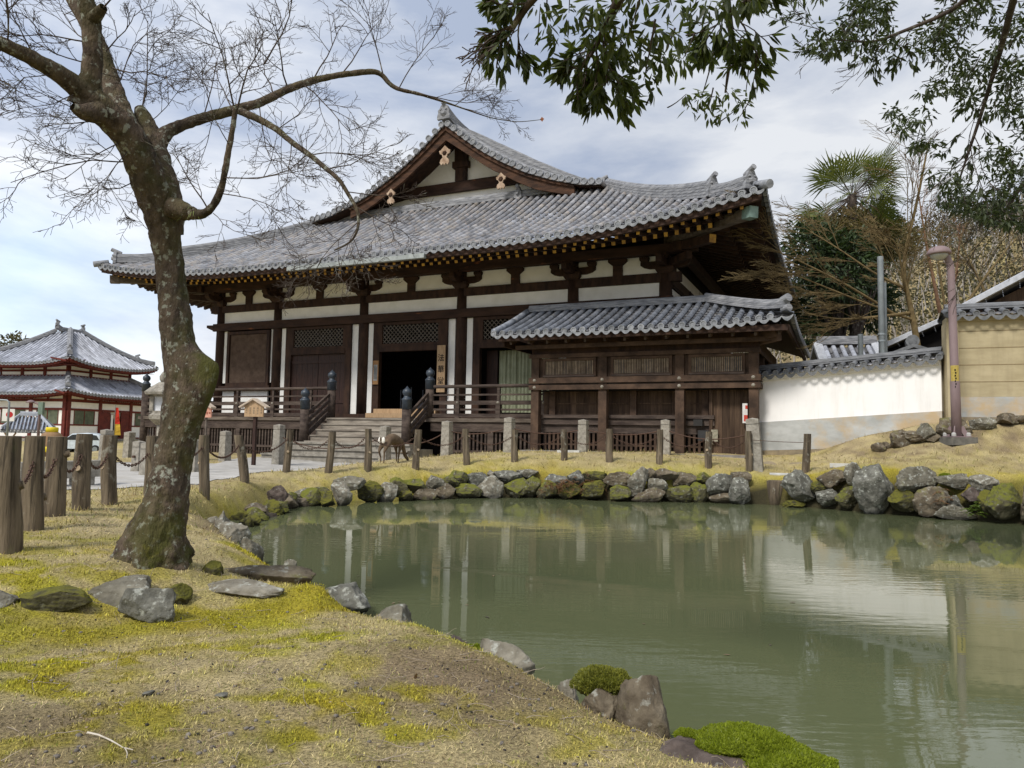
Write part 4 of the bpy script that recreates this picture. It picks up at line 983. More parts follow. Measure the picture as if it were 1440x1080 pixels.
def face(n_, put):
    """one wall of the hall: put(m2, u0,u1,d0,d1,z0,z1) places a box"""
    def bx(nm, m_, u0, u1, d0, d1, z0, z1): m2 = MB(); put(m2, u0, u1, d0, d1, z0, z1); return lp(m2, nm, m_)
    for z0, z1 in ((3.62, 3.86), (2.93, 3.10), (.62, .72)): bx('beam', 'redwood', 0, S, -.10, .02, z0, z1)
    for u in (.15, 3.45, 7.05, S - .15): bx('column', 'redwood', u - .15, u + .15, -.14, .1, .4, 4.2)
    for u0, u1 in ((.3, 3.3), (3.6, 6.9), (7.2, S - .3)):
        bx('plaster_panel', 'plaster', u0, u1, -.05, 0, 3.862, 4.2); bx('plaster_panel', 'plaster', u0, u1, -.05, 0, 3.102, 3.618)
        for uu in ((u0 + u1) / 2,): bx('strut', 'redwood', uu - .12, uu + .12, -.1, -.052, 3.863, 4.15)
    for k, (u0, u1) in enumerate(((.3, 3.3), (3.6, 6.9), (7.2, S - .3))):
        if n_ == 0 and k == 1:
            bx('door', 'redwood', u0, u0 + 1.05, -.09, -.01, .73, 2.92); bx('door', 'redwood', u1 - 1.0, u1, -.09, -.01, .73, 2.92)
            bx('doorway', 'black', u0 + 1.06, u1 - 1.01, -.03, .0, .73, 2.3); bx('door_light', 'redwood', u0 + 1.06, u1 - 1.01, -.06, .0, 2.31, 2.4); bx('paper_screen', 'palewood', u0 + 1.15, u1 - 1.1, -.03, 0, 2.42, 2.75)
            m2 = MB(); put(m2, u0 + 1.1, u0 + 1.35, -.11, -.095, 1.0, 2.7); lp(m2, 'notice_strip', 'plaster')
        else:
            bx('plaster_panel', 'plaster', u0, u1, -.05, 0, .73, 1.68); bx('beam', 'redwood', u0, u1, -.09, 0, 1.682, 1.80)
            bx('plaster_panel', 'plaster', u0, u0 + .4, -.05, 0, 1.802, 2.92); bx('plaster_panel', 'plaster', u1 - .4, u1, -.05, 0, 1.802, 2.92)
            bx('shuttered_window', 'shutter', u0 + .42, u1 - .42, -.045, 0, 1.802, 2.92)
            m2 = MB(); put(m2, u0 + .40, u0 + .46, -.08, -.046, 1.802, 2.92); put(m2, u1 - .46, u1 - .40, -.08, -.046, 1.802, 2.92); put(m2, (u0 + u1) / 2 - .03, (u0 + u1) / 2 + .03, -.08, -.046, 1.802, 2.92); lp(m2, 'window_post', 'redwood')
    bx('stone_base', 'step', -.3, S + .3, -.5, .2, -.8, .60)
    # upper storey
    a, b = 1.75, S - 1.75
    for k in range(4): u = a + (b - a) * k / 3; bx('column', 'redwood', u - .13, u + .13, 1.62, 1.8, 5.6, 6.9)
    for k in range(3):
        u0, u1 = a + (b - a) * k / 3 + .14, a + (b - a) * (k + 1) / 3 - .14
        bx('plaster_panel', 'plaster', u0, u1, 1.72, 1.76, 5.6, 6.75)
        bx('beam', 'redwood', u0, u1, 1.64, 1.715, 6.25, 6.42); bx('beam', 'redwood', u0, u1, 1.64, 1.715, 5.85, 5.98)
face(0, lambda m2, u0, u1, d0, d1, z0, z1: m2.box(u0, u1, d0, d1, z0, z1))
face(1, lambda m2, u0, u1, d0, d1, z0, z1: m2.box(d0, d1, u0, u1, z0, z1))
m2 = MB(); m2.box(.1, S - .1, .1, S - .1, .3, 4.25); m2.box(1.8, S - 1.8, 1.8, S - 1.8, 4.3, 6.8); lp(m2, 'core', 'plaster')
# ------------------------------------------------------------------ pond outline (waterline) and terrain
FARW = [(341, 760), (347, 746), (356, 735), (372, 728), (420, 712), (470, 712), (520, 706), (560, 705), (620, 702), (680, 700), (740, 700), (800, 702), (860, 705), (920, 706), (980, 706), (1040, 709), (1100, 712), (1160, 716), (1220, 722), (1280, 726), (1340, 730), (1440, 738)]
NEARW = [(1180, 1080), (955, 1035), (820, 975), (745, 945), (660, 905), (580, 885), (520, 845), (437, 812), (405, 800), (374, 784)]
pond = [at_h(x, y, 0)[:2] for x, y in FARW] + [np.array(q) for q in ((10.6, 12.4), (12.6, 9.5), (13.5, 5.5), (12.6, 1.0), (9.5, -1.0), (6.2, -.3), (3.6, 1.2), (2.3, 2.5))] + [at_h(x, y, 0)[:2] for x, y in NEARW]
pond = np.array(pond)
def pond_sd(x, y):
    """signed distance to the waterline, negative on the water"""
    P = np.stack([np.asarray(x, float).ravel(), np.asarray(y, float).ravel()], 1); d2 = np.full(len(P), 1e9); ins = np.zeros(len(P), bool)
    for i in range(len(pond)):
        a, b = pond[i], pond[(i + 1) % len(pond)]; e = b - a; wv = P - a
        t = np.clip((wv @ e) / (e @ e), 0, 1); d2 = np.minimum(d2, ((wv - t[:, None] * e) ** 2).sum(1))
        c = ((a[1] > P[:, 1]) != (b[1] > P[:, 1])); xx = (b[0] - a[0]) * (P[:, 1] - a[1]) / (b[1] - a[1] + 1e-12) + a[0]; ins ^= c & (P[:, 0] < xx)
    d = np.sqrt(d2); return np.where(ins, -d, d).reshape(np.shape(x))
CP = []
def cp(*q): CP.extend(q)
# log posts: (base px, base py, top px, top py, distance)
LOGS = [(10, 775, 14, 613, 5.5), (45, 745, 50, 613, 6.7), (75, 725, 82, 614, 7.7), (113, 717, 120, 610, 8.4), (153, 708, 155, 612, 9.3), (212, 697, 214, 613, 10.3), (287, 690, 288, 612, 12.0), (345, 678, 335, 612, 14.4), (403, 664, 408, 604, 16.4), (462, 666, 467, 607, 16.7), (517, 658, 518, 603, 17.1), (585, 656, 588, 604, 17.6), (656, 653, 655, 603, 18.3), (724, 650, 724, 604, 18.7), (793, 650, 793, 604, 18.8), (857, 650, 857, 603, 18.6), (928, 653, 928, 604, 18.3), (996, 657, 997, 607, 18.0), (1053, 663, 1053, 606, 17.6), (1133, 667, 1135, 610, 17.2)]
for bx_, by_, tx_, ty_, Y in LOGS: cp(at(bx_, by_, Y))
for px_, py_, Y in ((330, 700, 11.6), (360, 700, 13.0), (385, 694, 14.3), (420, 690, 15.4), (470, 683, 16.0), (520, 678, 16.9), (620, 672, 17.9), (700, 667, 18.0), (800, 665, 17.9), (900, 668, 17.6), (1000, 672, 17.7), (1060, 680, 17.2), (1120, 676, 16.8), (1170, 662, 16.6), (1240, 655, 15.9), (1300, 665, 15.1), (1380, 668, 14.6), (1439, 672, 14.1)): cp(at(px_, py_, Y))
for px_, py_, Y in ((215, 785, 5.45), (100, 800, 5.0), (310, 765, 6.6), (300, 740, 8.5), (20, 820, 4.8)): cp(at(px_, py_, Y))
for q in ((-2.2, 4.0, .33), (-1.7, 4.3, .31), (-2.6, 3.6, .36), (-1.1, 4.8, .27), (-2.7, 4.9, .50), (-2.7, 5.9, .46), (-2.03, 6.2, .20), (-1.7, 6.0, .20), (-1.95, 6.8, .18), (-2.35, 6.6, .28), (-1.6, 5.0, .27), (-1.3, 5.5, .23), (-1.9, 5.0, .28), (-3.5, 9.0, .42), (-2.9, 7.9, .36), (-3.9, 10.5, .45), (-3.2, 4.2, .38), (-1.35, 5.5, .38), (-1.26, 3.25, .40), (-1.5, 2.2, .43), (-.47, 2.4, .40), (.43, 2.72, .28), (-.5, 4.3, .34), (0.1, 3.7, .30), (.6, 3.0, .22), (0, 1, .42), (1.2, 2.0, .3), (0, -2, .45), (-3, 0, .5), (3, -2, .4), (-6, 2, .55), (-8, -4, .5), (8, -4, .5),
          # path and the ground before the hall
          (-7, 12, .47), (-10, 14, .45), (-6.2, 15.5, .45), (-8, 18, .45), (-5.4, 18, .45), (-4.5, 21, .42), (-8, 23, .50), (-12, 24, .5), (-14, 30, .5), (-6, 24.5, .42), (-3.6, 25.5, .42), (-2.4, 24.5, .5), (-9.5, 29, .48), (-20, 20, .5), (-20, 40, .6), (-36, 60, .2), (-18, 32, .32), (-22, 38, .08), (-31, 52, -.32), (-26, 45, -.15), (-33, 56, -.25), (-28, 52, -.3), (-60, 60, .5), (-50, 100, .8), (0, 100, 1), (-25, 8, .5), (-20, 0, .5),
          (-2.2, 21.5, .80), (-3.3, 20.0, .72), (-1.5, 23, .78), (0, 21.4, .97), (2.2, 21.4, .98), (4.6, 21.2, .96), (2, 23, .9), (5.5, 20.2, .88), (6.3, 20.0, .80), (7.0, 18.2, .72), (7.3, 20.2, .95), (-1, 30, .9), (6, 40, 1), (-15, 45, .6),
          (7.7, 20.4, .82), (7.9, 19.6, .80), (8.6, 20.0, 1.16), (9.0, 19.6, 1.45), (10.2, 18.7, 1.8), (10.9, 17.9, 1.92), (11.3, 17.2, 1.72), (12.8, 17.0, 1.9), (14.5, 16.4, 1.98), (16, 15.5, 2.0), (20, 13, 2.0), (11.3, 16.2, 1.25), (12.5, 15.3, 1.25), (9.0, 17.5, 1.12), (8.2, 18.6, 1.0), (13, 13, 1.1), (16, 8, 1.0), (17, 2, .8), (25, 5, 1.2), (12, 24, 1.6), (20, 24, 2), (30, 30, 2.5), (16, 32, 1.8)): cp(np.array(q, float))
CPA = np.array(CP)
def _rbf_fit():
    n = len(CPA); S_ = np.array([1., 1.])
    d = np.linalg.norm(CPA[:, None, :2] - CPA[None, :, :2], axis=2)
    K = np.where(d > 0, d * 1.0, 0)                         # linear (biharmonic in 3-D) kernel: no overshoot
    A = np.zeros((n + 3, n + 3)); A[:n, :n] = K - np.eye(n) * .02
    A[:n, n] = 1; A[:n, n + 1:] = CPA[:, :2]; A[n, :n] = 1; A[n + 1:, :n] = CPA[:, :2].T
    return np.linalg.solve(A, np.concatenate([CPA[:, 2], np.zeros(3)]))
RB = _rbf_fit(); _n = len(CPA)
def land(x, y):
    """height of the land before the pond is cut into it"""
    x = np.asarray(x, float); y = np.asarray(y, float); sh = x.shape; x = x.ravel(); y = y.ravel()
    rr = np.hypot(x, y - 12); far = np.clip((rr - 45) / 60, 0, 1)
    z = np.zeros_like(x)
    for i in range(0, len(x), 20000):
        d = np.hypot(x[i:i + 20000, None] - CPA[None, :, 0], y[i:i + 20000, None] - CPA[None, :, 1]); z[i:i + 20000] = d @ RB[:_n] + RB[_n] + RB[_n + 1] * x[i:i + 20000] + RB[_n + 2] * y[i:i + 20000]
    z = z * (1 - far) + .6 * far
    z += (vnoise(x * 1.3, y * 1.3, 3, 3) - .5) * .07 * (1 - far) + (vnoise(x * 7, y * 7, 5, 3) - .5) * .030 * np.clip(1.5 - rr / 30, 0, 1)
    # wooded hill behind the walls on the right
    hx, hy = x - 75, y - 100
    z += 31 * np.exp(-((hx / 46) ** 2 + (hy / 40) ** 2))
    return z.reshape(sh)
def ground(x, y):
    z = land(x, y); d = pond_sd(x, y)
    # steep bank: from the bank top down to the bed within half a metre of the waterline
    x_ = np.asarray(x, float); y_ = np.asarray(y, float)
    near = (y_ < 9) & (x_ < 4)
    wd = np.where(near, 1.0, np.where((x_ < -2.0) & (y_ > 9), 1.1, .62))
    k = np.clip((d + .10) / wd, 0, 1); k = np.where(near, 1 - (1 - k) ** 2.6, k * k * (3 - 2 * k))
    return -0.7 * (1 - k) + z * k
def gz(x, y): return float(ground(np.array([x]), np.array([y]))[0])
PATH = [at_h(x, y, .45)[:2] for x, y in ((-40, 712), (60, 698), (200, 690), (300, 680), (352, 671), (410, 668), (470, 664), (530, 660))] + [np.array(q) for q in ((-3.4, 21.0), (-2.9, 23.5), (-2.7, 25.5), (-9.2, 28.5), (-9.6, 25.6))] + [at_h(x, y, .45)[:2] for x, y in ((300, 655), (230, 652), (150, 653), (60, 655), (-40, 658))]
PATH = np.array(PATH)
def inside(poly, x, y):
    ins = np.zeros(x.shape, bool)
    for i in range(len(poly)):
        a, b = poly[i], poly[(i + 1) % len(poly)]; c = ((a[1] > y) != (b[1] > y)); ins ^= c & (x < (b[0] - a[0]) * (y - a[1]) / (b[1] - a[1] + 1e-12) + a[0])
    return ins
# polar grid round the viewer: fine where the picture shows it
th = np.concatenate([np.linspace(-180, -52, 40)[:-1], np.linspace(-52, 52, 400), np.linspace(52, 180, 40)[1:]]) * math.pi / 180
rr = np.concatenate([np.linspace(.05, 1.2, 8)[:-1], np.geomspace(1.2, 40, 300), np.geomspace(40, 900, 46)[1:]])
TH, RRg = np.meshgrid(th, rr); GX = RRg * np.sin(TH); GY = RRg * np.cos(TH)
GZ = ground(GX, GY)
def cover(x, y):
    """what grows where: moss 0..1, bare soil 0..1"""
    d = pond_sd(x, y); near = (y < 9) & (x < 4)
    n = vnoise(x * 1.1, y * 1.1, 21, 4); n2 = vnoise(x * 2.9, y * 2.9, 22, 4); n3 = vnoise(x * .8 + 4, y * .8, 23, 4)
    rim = np.exp(-np.clip(d, 0, 9) / .42)
    moss = np.clip((n - .38) * 4.5, 0, 1) * .75 + np.clip((n2 - .46) * 7, 0, 1) * .65
    n4 = vnoise(x * 8, y * 8, 25, 3); moss = moss * np.clip(.25 + (n4 - .36) * 4.2, .15, 1.1)
    moss = np.where(near, np.maximum(moss, np.clip(rim * 2.0 * (.35 + n2), 0, 1)), moss * .30 + np.clip(rim * 2.2, 0, 1))
    bed = np.full(np.shape(x), 9.0)
    for (ax, ay), (bx, by) in (((-3.6, 3.75), (-2.3, 4.15)), ((-2.3, 4.15), (-1.75, 4.65)), ((-1.75, 4.65), (-1.15, 5.35)), ((-1.6, 6.6), (-2.4, 7.2))):
        ex, ey = bx - ax, by - ay; t_ = np.clip(((x - ax) * ex + (y - ay) * ey) / (ex * ex + ey * ey), 0, 1); bed = np.minimum(bed, np.hypot(x - ax - t_ * ex, y - ay - t_ * ey))
    moss = np.where(near & (y > 4.9 - .25 * (x + 2)) & (x < -1.4), moss * .45, moss); moss = np.where(near, np.maximum(moss, np.clip(1.7 - bed / .30 + (n2 - .5) * 2.2, 0, 1)), moss); moss = np.where(near, np.maximum(moss, np.clip(1.25 - d / .62 + (n2 - .5) * 2.4, 0, 1) * (y > 3.9)), moss)
    soil = np.clip((n3 - .44) * 4.5, 0, 1) * np.where(near, .85, .25); soil = np.where((x > 8.5) & (y > 15.2), np.clip(soil + .25 + (n2 - .5) * 2.5, 0, .9), soil) * (1 - moss * .7)
    return np.clip(moss, 0, 1), np.clip(soil, 0, 1)
def ground_colour(x, y):
    moss, soil = cover(x, y); t = vnoise(x * 5, y * 5, 31, 4)[..., None]; v = vnoise(x * 1.7, y * 1.7, 33, 3)[..., None]
    straw = np.array([.43, .35, .19]) * (.72 + .55 * t); gold = np.array([.37, .275, .030]); green = np.array([.29, .295, .030])
    ms = (gold * (1 - v) + green * v) * (.75 + .5 * t); so = np.array([.185, .135, .090]) * (.7 + .6 * t)
    m_, s_ = moss[..., None], soil[..., None]
    c = straw * (1 - m_) + ms * m_; c = c * (1 - s_) + so * s_
    return c
colr = ground_colour(GX.ravel(), GY.ravel()); dd = pond_sd(GX.ravel(), GY.ravel())
nr0 = (GY.ravel() < 9) & (GX.ravel() < 4); k = np.where(nr0, np.clip((GZ.ravel() - .05) / .10, 0, 1), np.clip((dd - .36) / .12, 0, 1))[:, None]; colr = np.array([.050, .044, .024]) * (.6 + .8 * vnoise(GX.ravel() * 6, GY.ravel() * 6, 8, 3)[:, None]) * (1 - k) + colr * k
nr_, nth = GX.shape
idx = np.arange(nr_ * nth).reshape(nr_, nth)
Fq = np.stack([idx[:-1, :-1], idx[1:, :-1], idx[1:, 1:], idx[:-1, 1:]], -1).reshape(-1, 4)[:, ::-1]
def attr_mat(name, an, rough=.95, scale=60, amp=.5, bump=.6, trans=0.0):
    m = bpy.data.materials.new(name); m.use_nodes = True; t = m.node_tree; L = t.links.new; N = t.nodes.new; b = t.nodes['Principled BSDF']
    b.inputs['Roughness'].default_value = rough; b.inputs['Specular IOR Level'].default_value = .15
    a = N('ShaderNodeAttribute'); a.attribute_name = an
    if amp:
        tcn = N('ShaderNodeTexCoord'); no = N('ShaderNodeTexNoise'); no.inputs['Scale'].default_value = scale; no.inputs['Detail'].default_value = 6; no.inputs['Roughness'].default_value = .7; L(tcn.outputs['Object'], no.inputs['Vector'])
        mr_ = N('ShaderNodeMapRange'); mr_.inputs['From Min'].default_value = .3; mr_.inputs['From Max'].default_value = .7; mr_.inputs['To Min'].default_value = 1 - amp; mr_.inputs['To Max'].default_value = 1 + amp; L(no.outputs['Fac'], mr_.inputs['Value'])
        vs = N('ShaderNodeVectorMath'); vs.operation = 'SCALE'; L(a.outputs['Color'], vs.inputs[0]); L(mr_.outputs[0], vs.inputs['Scale']); L(vs.outputs[0], b.inputs['Base Color'])
        if bump:
            bp = N('ShaderNodeBump'); bp.inputs['Strength'].default_value = bump; bp.inputs['Distance'].default_value = .02; L(no.outputs['Fac'], bp.inputs['Height']); L(bp.outputs[0], b.inputs['Normal'])
    else: L(a.outputs['Color'], b.inputs['Base Color'])
    if trans: b.inputs['Transmission Weight'].default_value = 0; b.inputs['Subsurface Weight'].default_value = 0
    return m
M['ground'] = attr_mat('turf', 'col', scale=70, amp=.75, bump=1.0)
g = np_mesh('ground', np.stack([GX.ravel(), GY.ravel(), GZ.ravel()], 1), Fq, M['ground'], vals={'col': np.concatenate([colr, np.ones((len(colr), 1))], 1)}, smooth=True)
tag(g, kind='structure')
# path: draped sheet of pale paving
gx, gy = np.meshgrid(np.arange(-24, -1.5, .12), np.arange(11, 29, .12)); ins = inside(PATH, gx, gy)
cell = ins[:-1, :-1] & ins[1:, :-1] & ins[1:, 1:] & ins[:-1, 1:]
ii = np.arange(gx.size).reshape(gx.shape); Fp = np.stack([ii[:-1, :-1], ii[:-1, 1:], ii[1:, 1:], ii[1:, :-1]], -1)[cell]
uq, inv = np.unique(Fp.ravel(), return_inverse=True)
px_, py_ = gx.ravel()[uq], gy.ravel()[uq]
M['path'] = mat('pale_paving', (.47, .455, .43), (.34, .325, .30), 1.6, .9, .25, 22, (1, 2.5, 1))
overlay(M['path'], (.30, .26, .20), .9, .56, .74, .6, stretch=(1, 3, 1))
pth = np_mesh('path', np.stack([px_, py_, np.maximum(ground(px_, py_), .40) + .012], 1), inv.reshape(-1, 4), M['path'], smooth=True); tag(pth, kind='structure')

# ------------------------------------------------------------------ water
def water_mat():
    m = bpy.data.materials.new('pond_water'); m.use_nodes = True; t = m.node_tree; L = t.links.new; N = t.nodes.new; b = t.nodes['Principled BSDF']
    b.inputs['Base Color'].default_value = (0.108, .123, .062, 1); b.inputs['Roughness'].default_value = .015; b.inputs['IOR'].default_value = 1.5; b.inputs['Specular IOR Level'].default_value = .5
    tcn = N('ShaderNodeTexCoord'); mpn = N('ShaderNodeMapping'); mpn.inputs['Scale'].default_value = (1.3, 5.0, 1); mpn.inputs['Rotation'].default_value = (0, 0, rad(8)); L(tcn.outputs['Object'], mpn.inputs['Vector'])
    n1_ = N('ShaderNodeTexNoise'); n1_.inputs['Scale'].default_value = 2.2; n1_.inputs['Detail'].default_value = 3; L(mpn.outputs[0], n1_.inputs['Vector'])
    mp3 = N('ShaderNodeMapping'); mp3.inputs['Scale'].default_value = (.16, .55, 1); L(tcn.outputs['Object'], mp3.inputs['Vector'])
    n3_ = N('ShaderNodeTexNoise'); n3_.inputs['Scale'].default_value = 1.3; n3_.inputs['Detail'].default_value = 2; L(mp3.outputs[0], n3_.inputs['Vector'])
    mr_ = N('ShaderNodeMapRange'); mr_.inputs['From Min'].default_value = .42; mr_.inputs['From Max'].default_value = .66; mr_.inputs['To Min'].default_value = .05; mr_.inputs['To Max'].default_value = .8; L(n3_.outputs['Fac'], mr_.inputs['Value'])
    mu = N('ShaderNodeMath'); mu.operation = 'MULTIPLY'; L(n1_.outputs['Fac'], mu.inputs[0]); L(mr_.outputs[0], mu.inputs[1])
    bp = N('ShaderNodeBump'); bp.inputs['Strength'].default_value = .13; bp.inputs['Distance'].default_value = .035; L(mu.outputs[0], bp.inputs['Height']); L(bp.outputs[0], b.inputs['Normal'])
    return m
M['water'] = water_mat()
m2 = MB(); wpoly = []
c_ = pond.mean(0)
for i in range(len(pond)):
    a, b = pond[i - 1], pond[(i + 1) % len(pond)]; e = (b - a) / np.linalg.norm(b - a); nrm = np.array([e[1], -e[0]])
    q = pond[i] + nrm * .45
    if pond_sd(np.array([q[0]]), np.array([q[1]]))[0] < 0: q = pond[i] - nrm * .45
    wpoly.append((q[0], q[1], 0))
m2.add(wpoly, [tuple(range(len(wpoly)))]); wo = m2.build('water', [M['water']]); tag(wo, kind='structure')

# ------------------------------------------------------------------ stones
def rock_mat(name, c1, c2, lichen=.5, moss=.0, mosscol=(.135, .140, .025), mlo=.46):
    m = mat(name, tuple(q * f_ for q, f_ in zip(c1, (.74, .71, .64))), tuple(q * f_ for q, f_ in zip(c2, (.62, .58, .50))), 6, .95, 1.0, 22, detail=10, spec=.15)
    overlay(m, (.44, .45, .40), 13.0, .59 - .05 * lichen, .64, .8 * min(1, lichen * 1.6), seed=2)
    overlay(m, tuple(q * .35 for q in c2), 2.2, .56, .75, .7, seed=9)
    overlay(m, tuple(q * .28 for q in c2), 3, .0, .05, .85, wz=(.13, .04), seed=1)
    if moss: overlay(m, mosscol, 5.0, mlo, mlo + .12, moss, up=(-.1, .55), seed=5)
    return m
ROCKM = [rock_mat('grey_rock', (.30, .29, .255), (.15, .145, .125), .6, .5, mlo=.55), rock_mat('brown_rock', (.27, .235, .185), (.125, .105, .085), .35, .6, mlo=.52),
         rock_mat('mossy_rock', (.20, .19, .13), (.09, .085, .06), .3, 1.0, mlo=.36), rock_mat('blue_grey_rock', (.27, .275, .26), (.125, .13, .125), .7, .35, mlo=.58), rock_mat('purple_rock', (.20, .165, .16), (.09, .075, .075), .2, .2, mlo=.6),
         rock_mat('lichen_rock', (.37, .355, .32), (.21, .2, .175), 1.0, .25, mlo=.6), rock_mat('dark_mossy_rock', (.12, .115, .075), (.05, .05, .03), .15, 1.0, (.12, .115, .022), mlo=.34)]
ROCKWORD = ['grey', 'brown', 'mossy', 'blue grey lichened', 'dark purplish', 'pale lichened', 'dark mossy']
def ico(n):
    bm = bmesh.new(); bmesh.ops.create_icosphere(bm, subdivisions=n, radius=1); bm.verts.ensure_lookup_table()
    V = np.array([v.co[:] for v in bm.verts]); Fc = np.array([[v.index for v in f.verts] for f in bm.faces]); bm.free(); return V, Fc
ICO4, ICO3, ICO1 = ico(5), ico(4), ico(1)
ICO5 = ico(6)
def rock(name, c, size, seed, m_i, rz=0.0, tilt=0.0, fine=False, facets=9, rough=1.0, kind_mat=None):
    """stone: a ball cut by random planes, then roughened"""
    rs = np.random.RandomState(seed); V, Fc = ICO4; V = V.copy()
    for k_ in range(facets + 3):
        n_ = rs.randn(3); n_ /= np.linalg.norm(n_); off = rs.uniform(.50, .84); dist = V @ n_ - off
        V -= np.clip(dist, 0, None)[:, None] * n_ * .93
    o_ = rs.rand(3) * 50
    nz = np.array([mnoise.fractal(Vector(v * 1.5 + o_), 1.0, 2.0, 4) for v in V]); nz2 = np.array([mnoise.fractal(Vector(v * 5 + o_), .7, 2.1, 4) for v in V]); rid = np.array([abs(mnoise.noise(Vector(v * np.array([2.2, 2.2, 5.0]) + o_))) for v in V])
    V *= (1 + .10 * rough * nz + .050 * rough * nz2 + .08 * rough * (rid - .25))[:, None]
    V /= np.abs(V).max(0)
    V = V * np.array(size) / 2
    R_ = rotz(np.array(rz)) @ rotx(np.array(tilt)); V = V @ R_.T
    o = np_mesh(name, V, Fc, kind_mat or ROCKM[m_i], smooth=True); o.location = c
    return o
# stones seen along the bank: px, py, width px, height px, material, setback m
BANK = [(353, 738, 26, 20, 6, 0), (363, 728, 28, 22, 2, .1), (381, 717, 28, 22, 6, .1), (404, 705, 24, 18, 1, .25), (428, 698, 26, 18, 0, .3), (452, 693, 28, 18, 2, .3), (376, 729, 22, 14, 1, -.05), (360, 718, 24, 16, 1, .4), (393, 696, 28, 21, 4, .25), (391, 714, 26, 20, 2, 0), (424, 711, 20, 17, 1, .0), (410, 701, 16, 15, 2, .2), (440, 702, 28, 24, 2, .1), (461, 703, 20, 20, 6, 0), (480, 695, 27, 34, 5, 0), (489, 682, 38, 19, 0, .3), (518, 693, 34, 26, 6, .05), (545, 691, 23, 30, 5, 0), (561, 686, 25, 22, 2, .2), (571, 696, 16, 17, 6, 0),
        (585, 682, 26, 20, 2, .2), (598, 696, 34, 16, 1, 0), (609, 680, 26, 18, 0, .25), (632, 677, 22, 15, 2, .25), (629, 692, 26, 23, 1, 0), (642, 671, 26, 18, 2, .3), (658, 691, 31, 21, 2, 0), (670, 675, 35, 25, 3, .2), (689, 688, 32, 31, 5, 0), (691, 667, 11, 9, 5, .35), (714, 671, 37, 14, 3, .3), (742, 666, 25, 12, 0, .35), (724, 688, 29, 24, 2, 0), (747, 685, 23, 26, 2, .05), (769, 690, 26, 22, 2, 0), (783, 676, 27, 17, 3, .2), (808, 673, 24, 18, 3, .25),
        (800, 692, 30, 20, 6, 0), (835, 690, 28, 22, 6, 0), (838, 673, 30, 16, 6, .25), (870, 675, 34, 18, 1, .2), (870, 695, 28, 20, 2, 0), (898, 678, 27, 33, 5, .1), (914, 667, 14, 13, 1, .3), (923, 683, 25, 23, 0, .1), (934, 667, 32, 14, 1, .3), (912, 698, 40, 19, 1, 0), (962, 676, 33, 19, 1, .2), (954, 694, 38, 22, 2, 0), (985, 694, 25, 23, 2, 0), (990, 674, 24, 15, 2, .25), (1013, 682, 34, 25, 3, .1), (1014, 702, 38, 15, 1, 0), (1041, 692, 26, 31, 3, 0), (1040, 672, 24, 14, 1, .3),
        (1127, 687, 48, 39, 3, .1), (1117, 711, 28, 11, 6, -.05), (1170, 672, 33, 24, 1, .15), (1199, 669, 23, 29, 0, .2), (1161, 700, 29, 20, 3, 0), (1192, 697, 28, 28, 2, .05), (1152, 686, 18, 16, 6, .1), (1232, 684, 62, 80, 3, -.05), (1287, 675, 50, 29, 0, .1), (1340, 676, 54, 20, 0, .2), (1382, 682, 33, 22, 5, .15), (1272, 703, 40, 30, 6, 0), (1310, 705, 44, 37, 1, 0), (1341, 706, 17, 14, 3, 0), (1366, 698, 24, 20, 4, .05), (1342, 721, 48, 17, 0, -.1), (1392, 706, 30, 30, 6, 0), (1416, 708, 60, 52, 2, -.05), (1462, 708, 40, 46, 1, 0), (1505, 712, 48, 40, 0, 0), (1560, 720, 50, 44, 2, 0)]
LEFTB = [(343, 718, 32, 28, 6, 0, 12.3), (371, 718, 27, 20, 1, 0, 12.8), (313, 720, 56, 28, 5, 0, 9.9), (303, 735, 42, 18, 5, 0, 9.1), (327, 746, 42, 24, 5, 0, 8.8), (354, 766, 34, 24, 0, 0, 8.15), (352, 728, 22, 18, 6, 0, 11.4), (410, 787, 26, 16, 0, 0, 7.5), (293, 812, 34, 18, 6, 0, 5.6)]
ORD = ['first', 'second', 'third', 'fourth', 'fifth', 'sixth', 'seventh', 'eighth', 'ninth', 'tenth', 'eleventh', 'twelfth', 'thirteenth', 'fourteenth', 'fifteenth', 'sixteenth', 'seventeenth', 'eighteenth', 'nineteenth', 'twentieth']
wlx = np.array([q[0] for q in FARW] + [1600]); wly = np.array([at_h(x, y, 0)[1] for x, y in FARW] + [12.6])
_used = {}
FARPOSTS = [(q[0], i) for i, q in enumerate(LOGS) if q[0] > 380]
def bank_label(px, py, wpx, hpx, mi):
    shape = 'long' if wpx > 1.9 * hpx else ('upright' if hpx > wpx * 1.1 else 'rounded')
    sz = 'small' if wpx * hpx < 420 else ('large' if wpx * hpx > 1100 else 'middling')
    if px < 1150:
        j = min(range(len(FARPOSTS)), key=lambda k_: abs(FARPOSTS[k_][0] - px)); d_ = px - FARPOSTS[j][0]
        ref = f"{'below' if abs(d_) < 12 else ('left of' if d_ < 0 else 'right of')} {ORD[len(FARPOSTS) - 1 - j]} log post from right"
    else:
        d_ = px - 1345; e_ = px - 1232
        ref = ('left of the tall standing bank stone' if e_ < -8 else ('below the street lamp' if abs(d_) < 30 else ('between tall standing stone and street lamp' if d_ < 0 else 'right of the street lamp')))
    crs = 'upper' if py < 684 + max(0, (px - 1100) * .06) else 'waterline'
    return f"{sz} {shape} {ROCKWORD[mi]} {crs} stone {ref}"
labs = {}
bank_objs = []
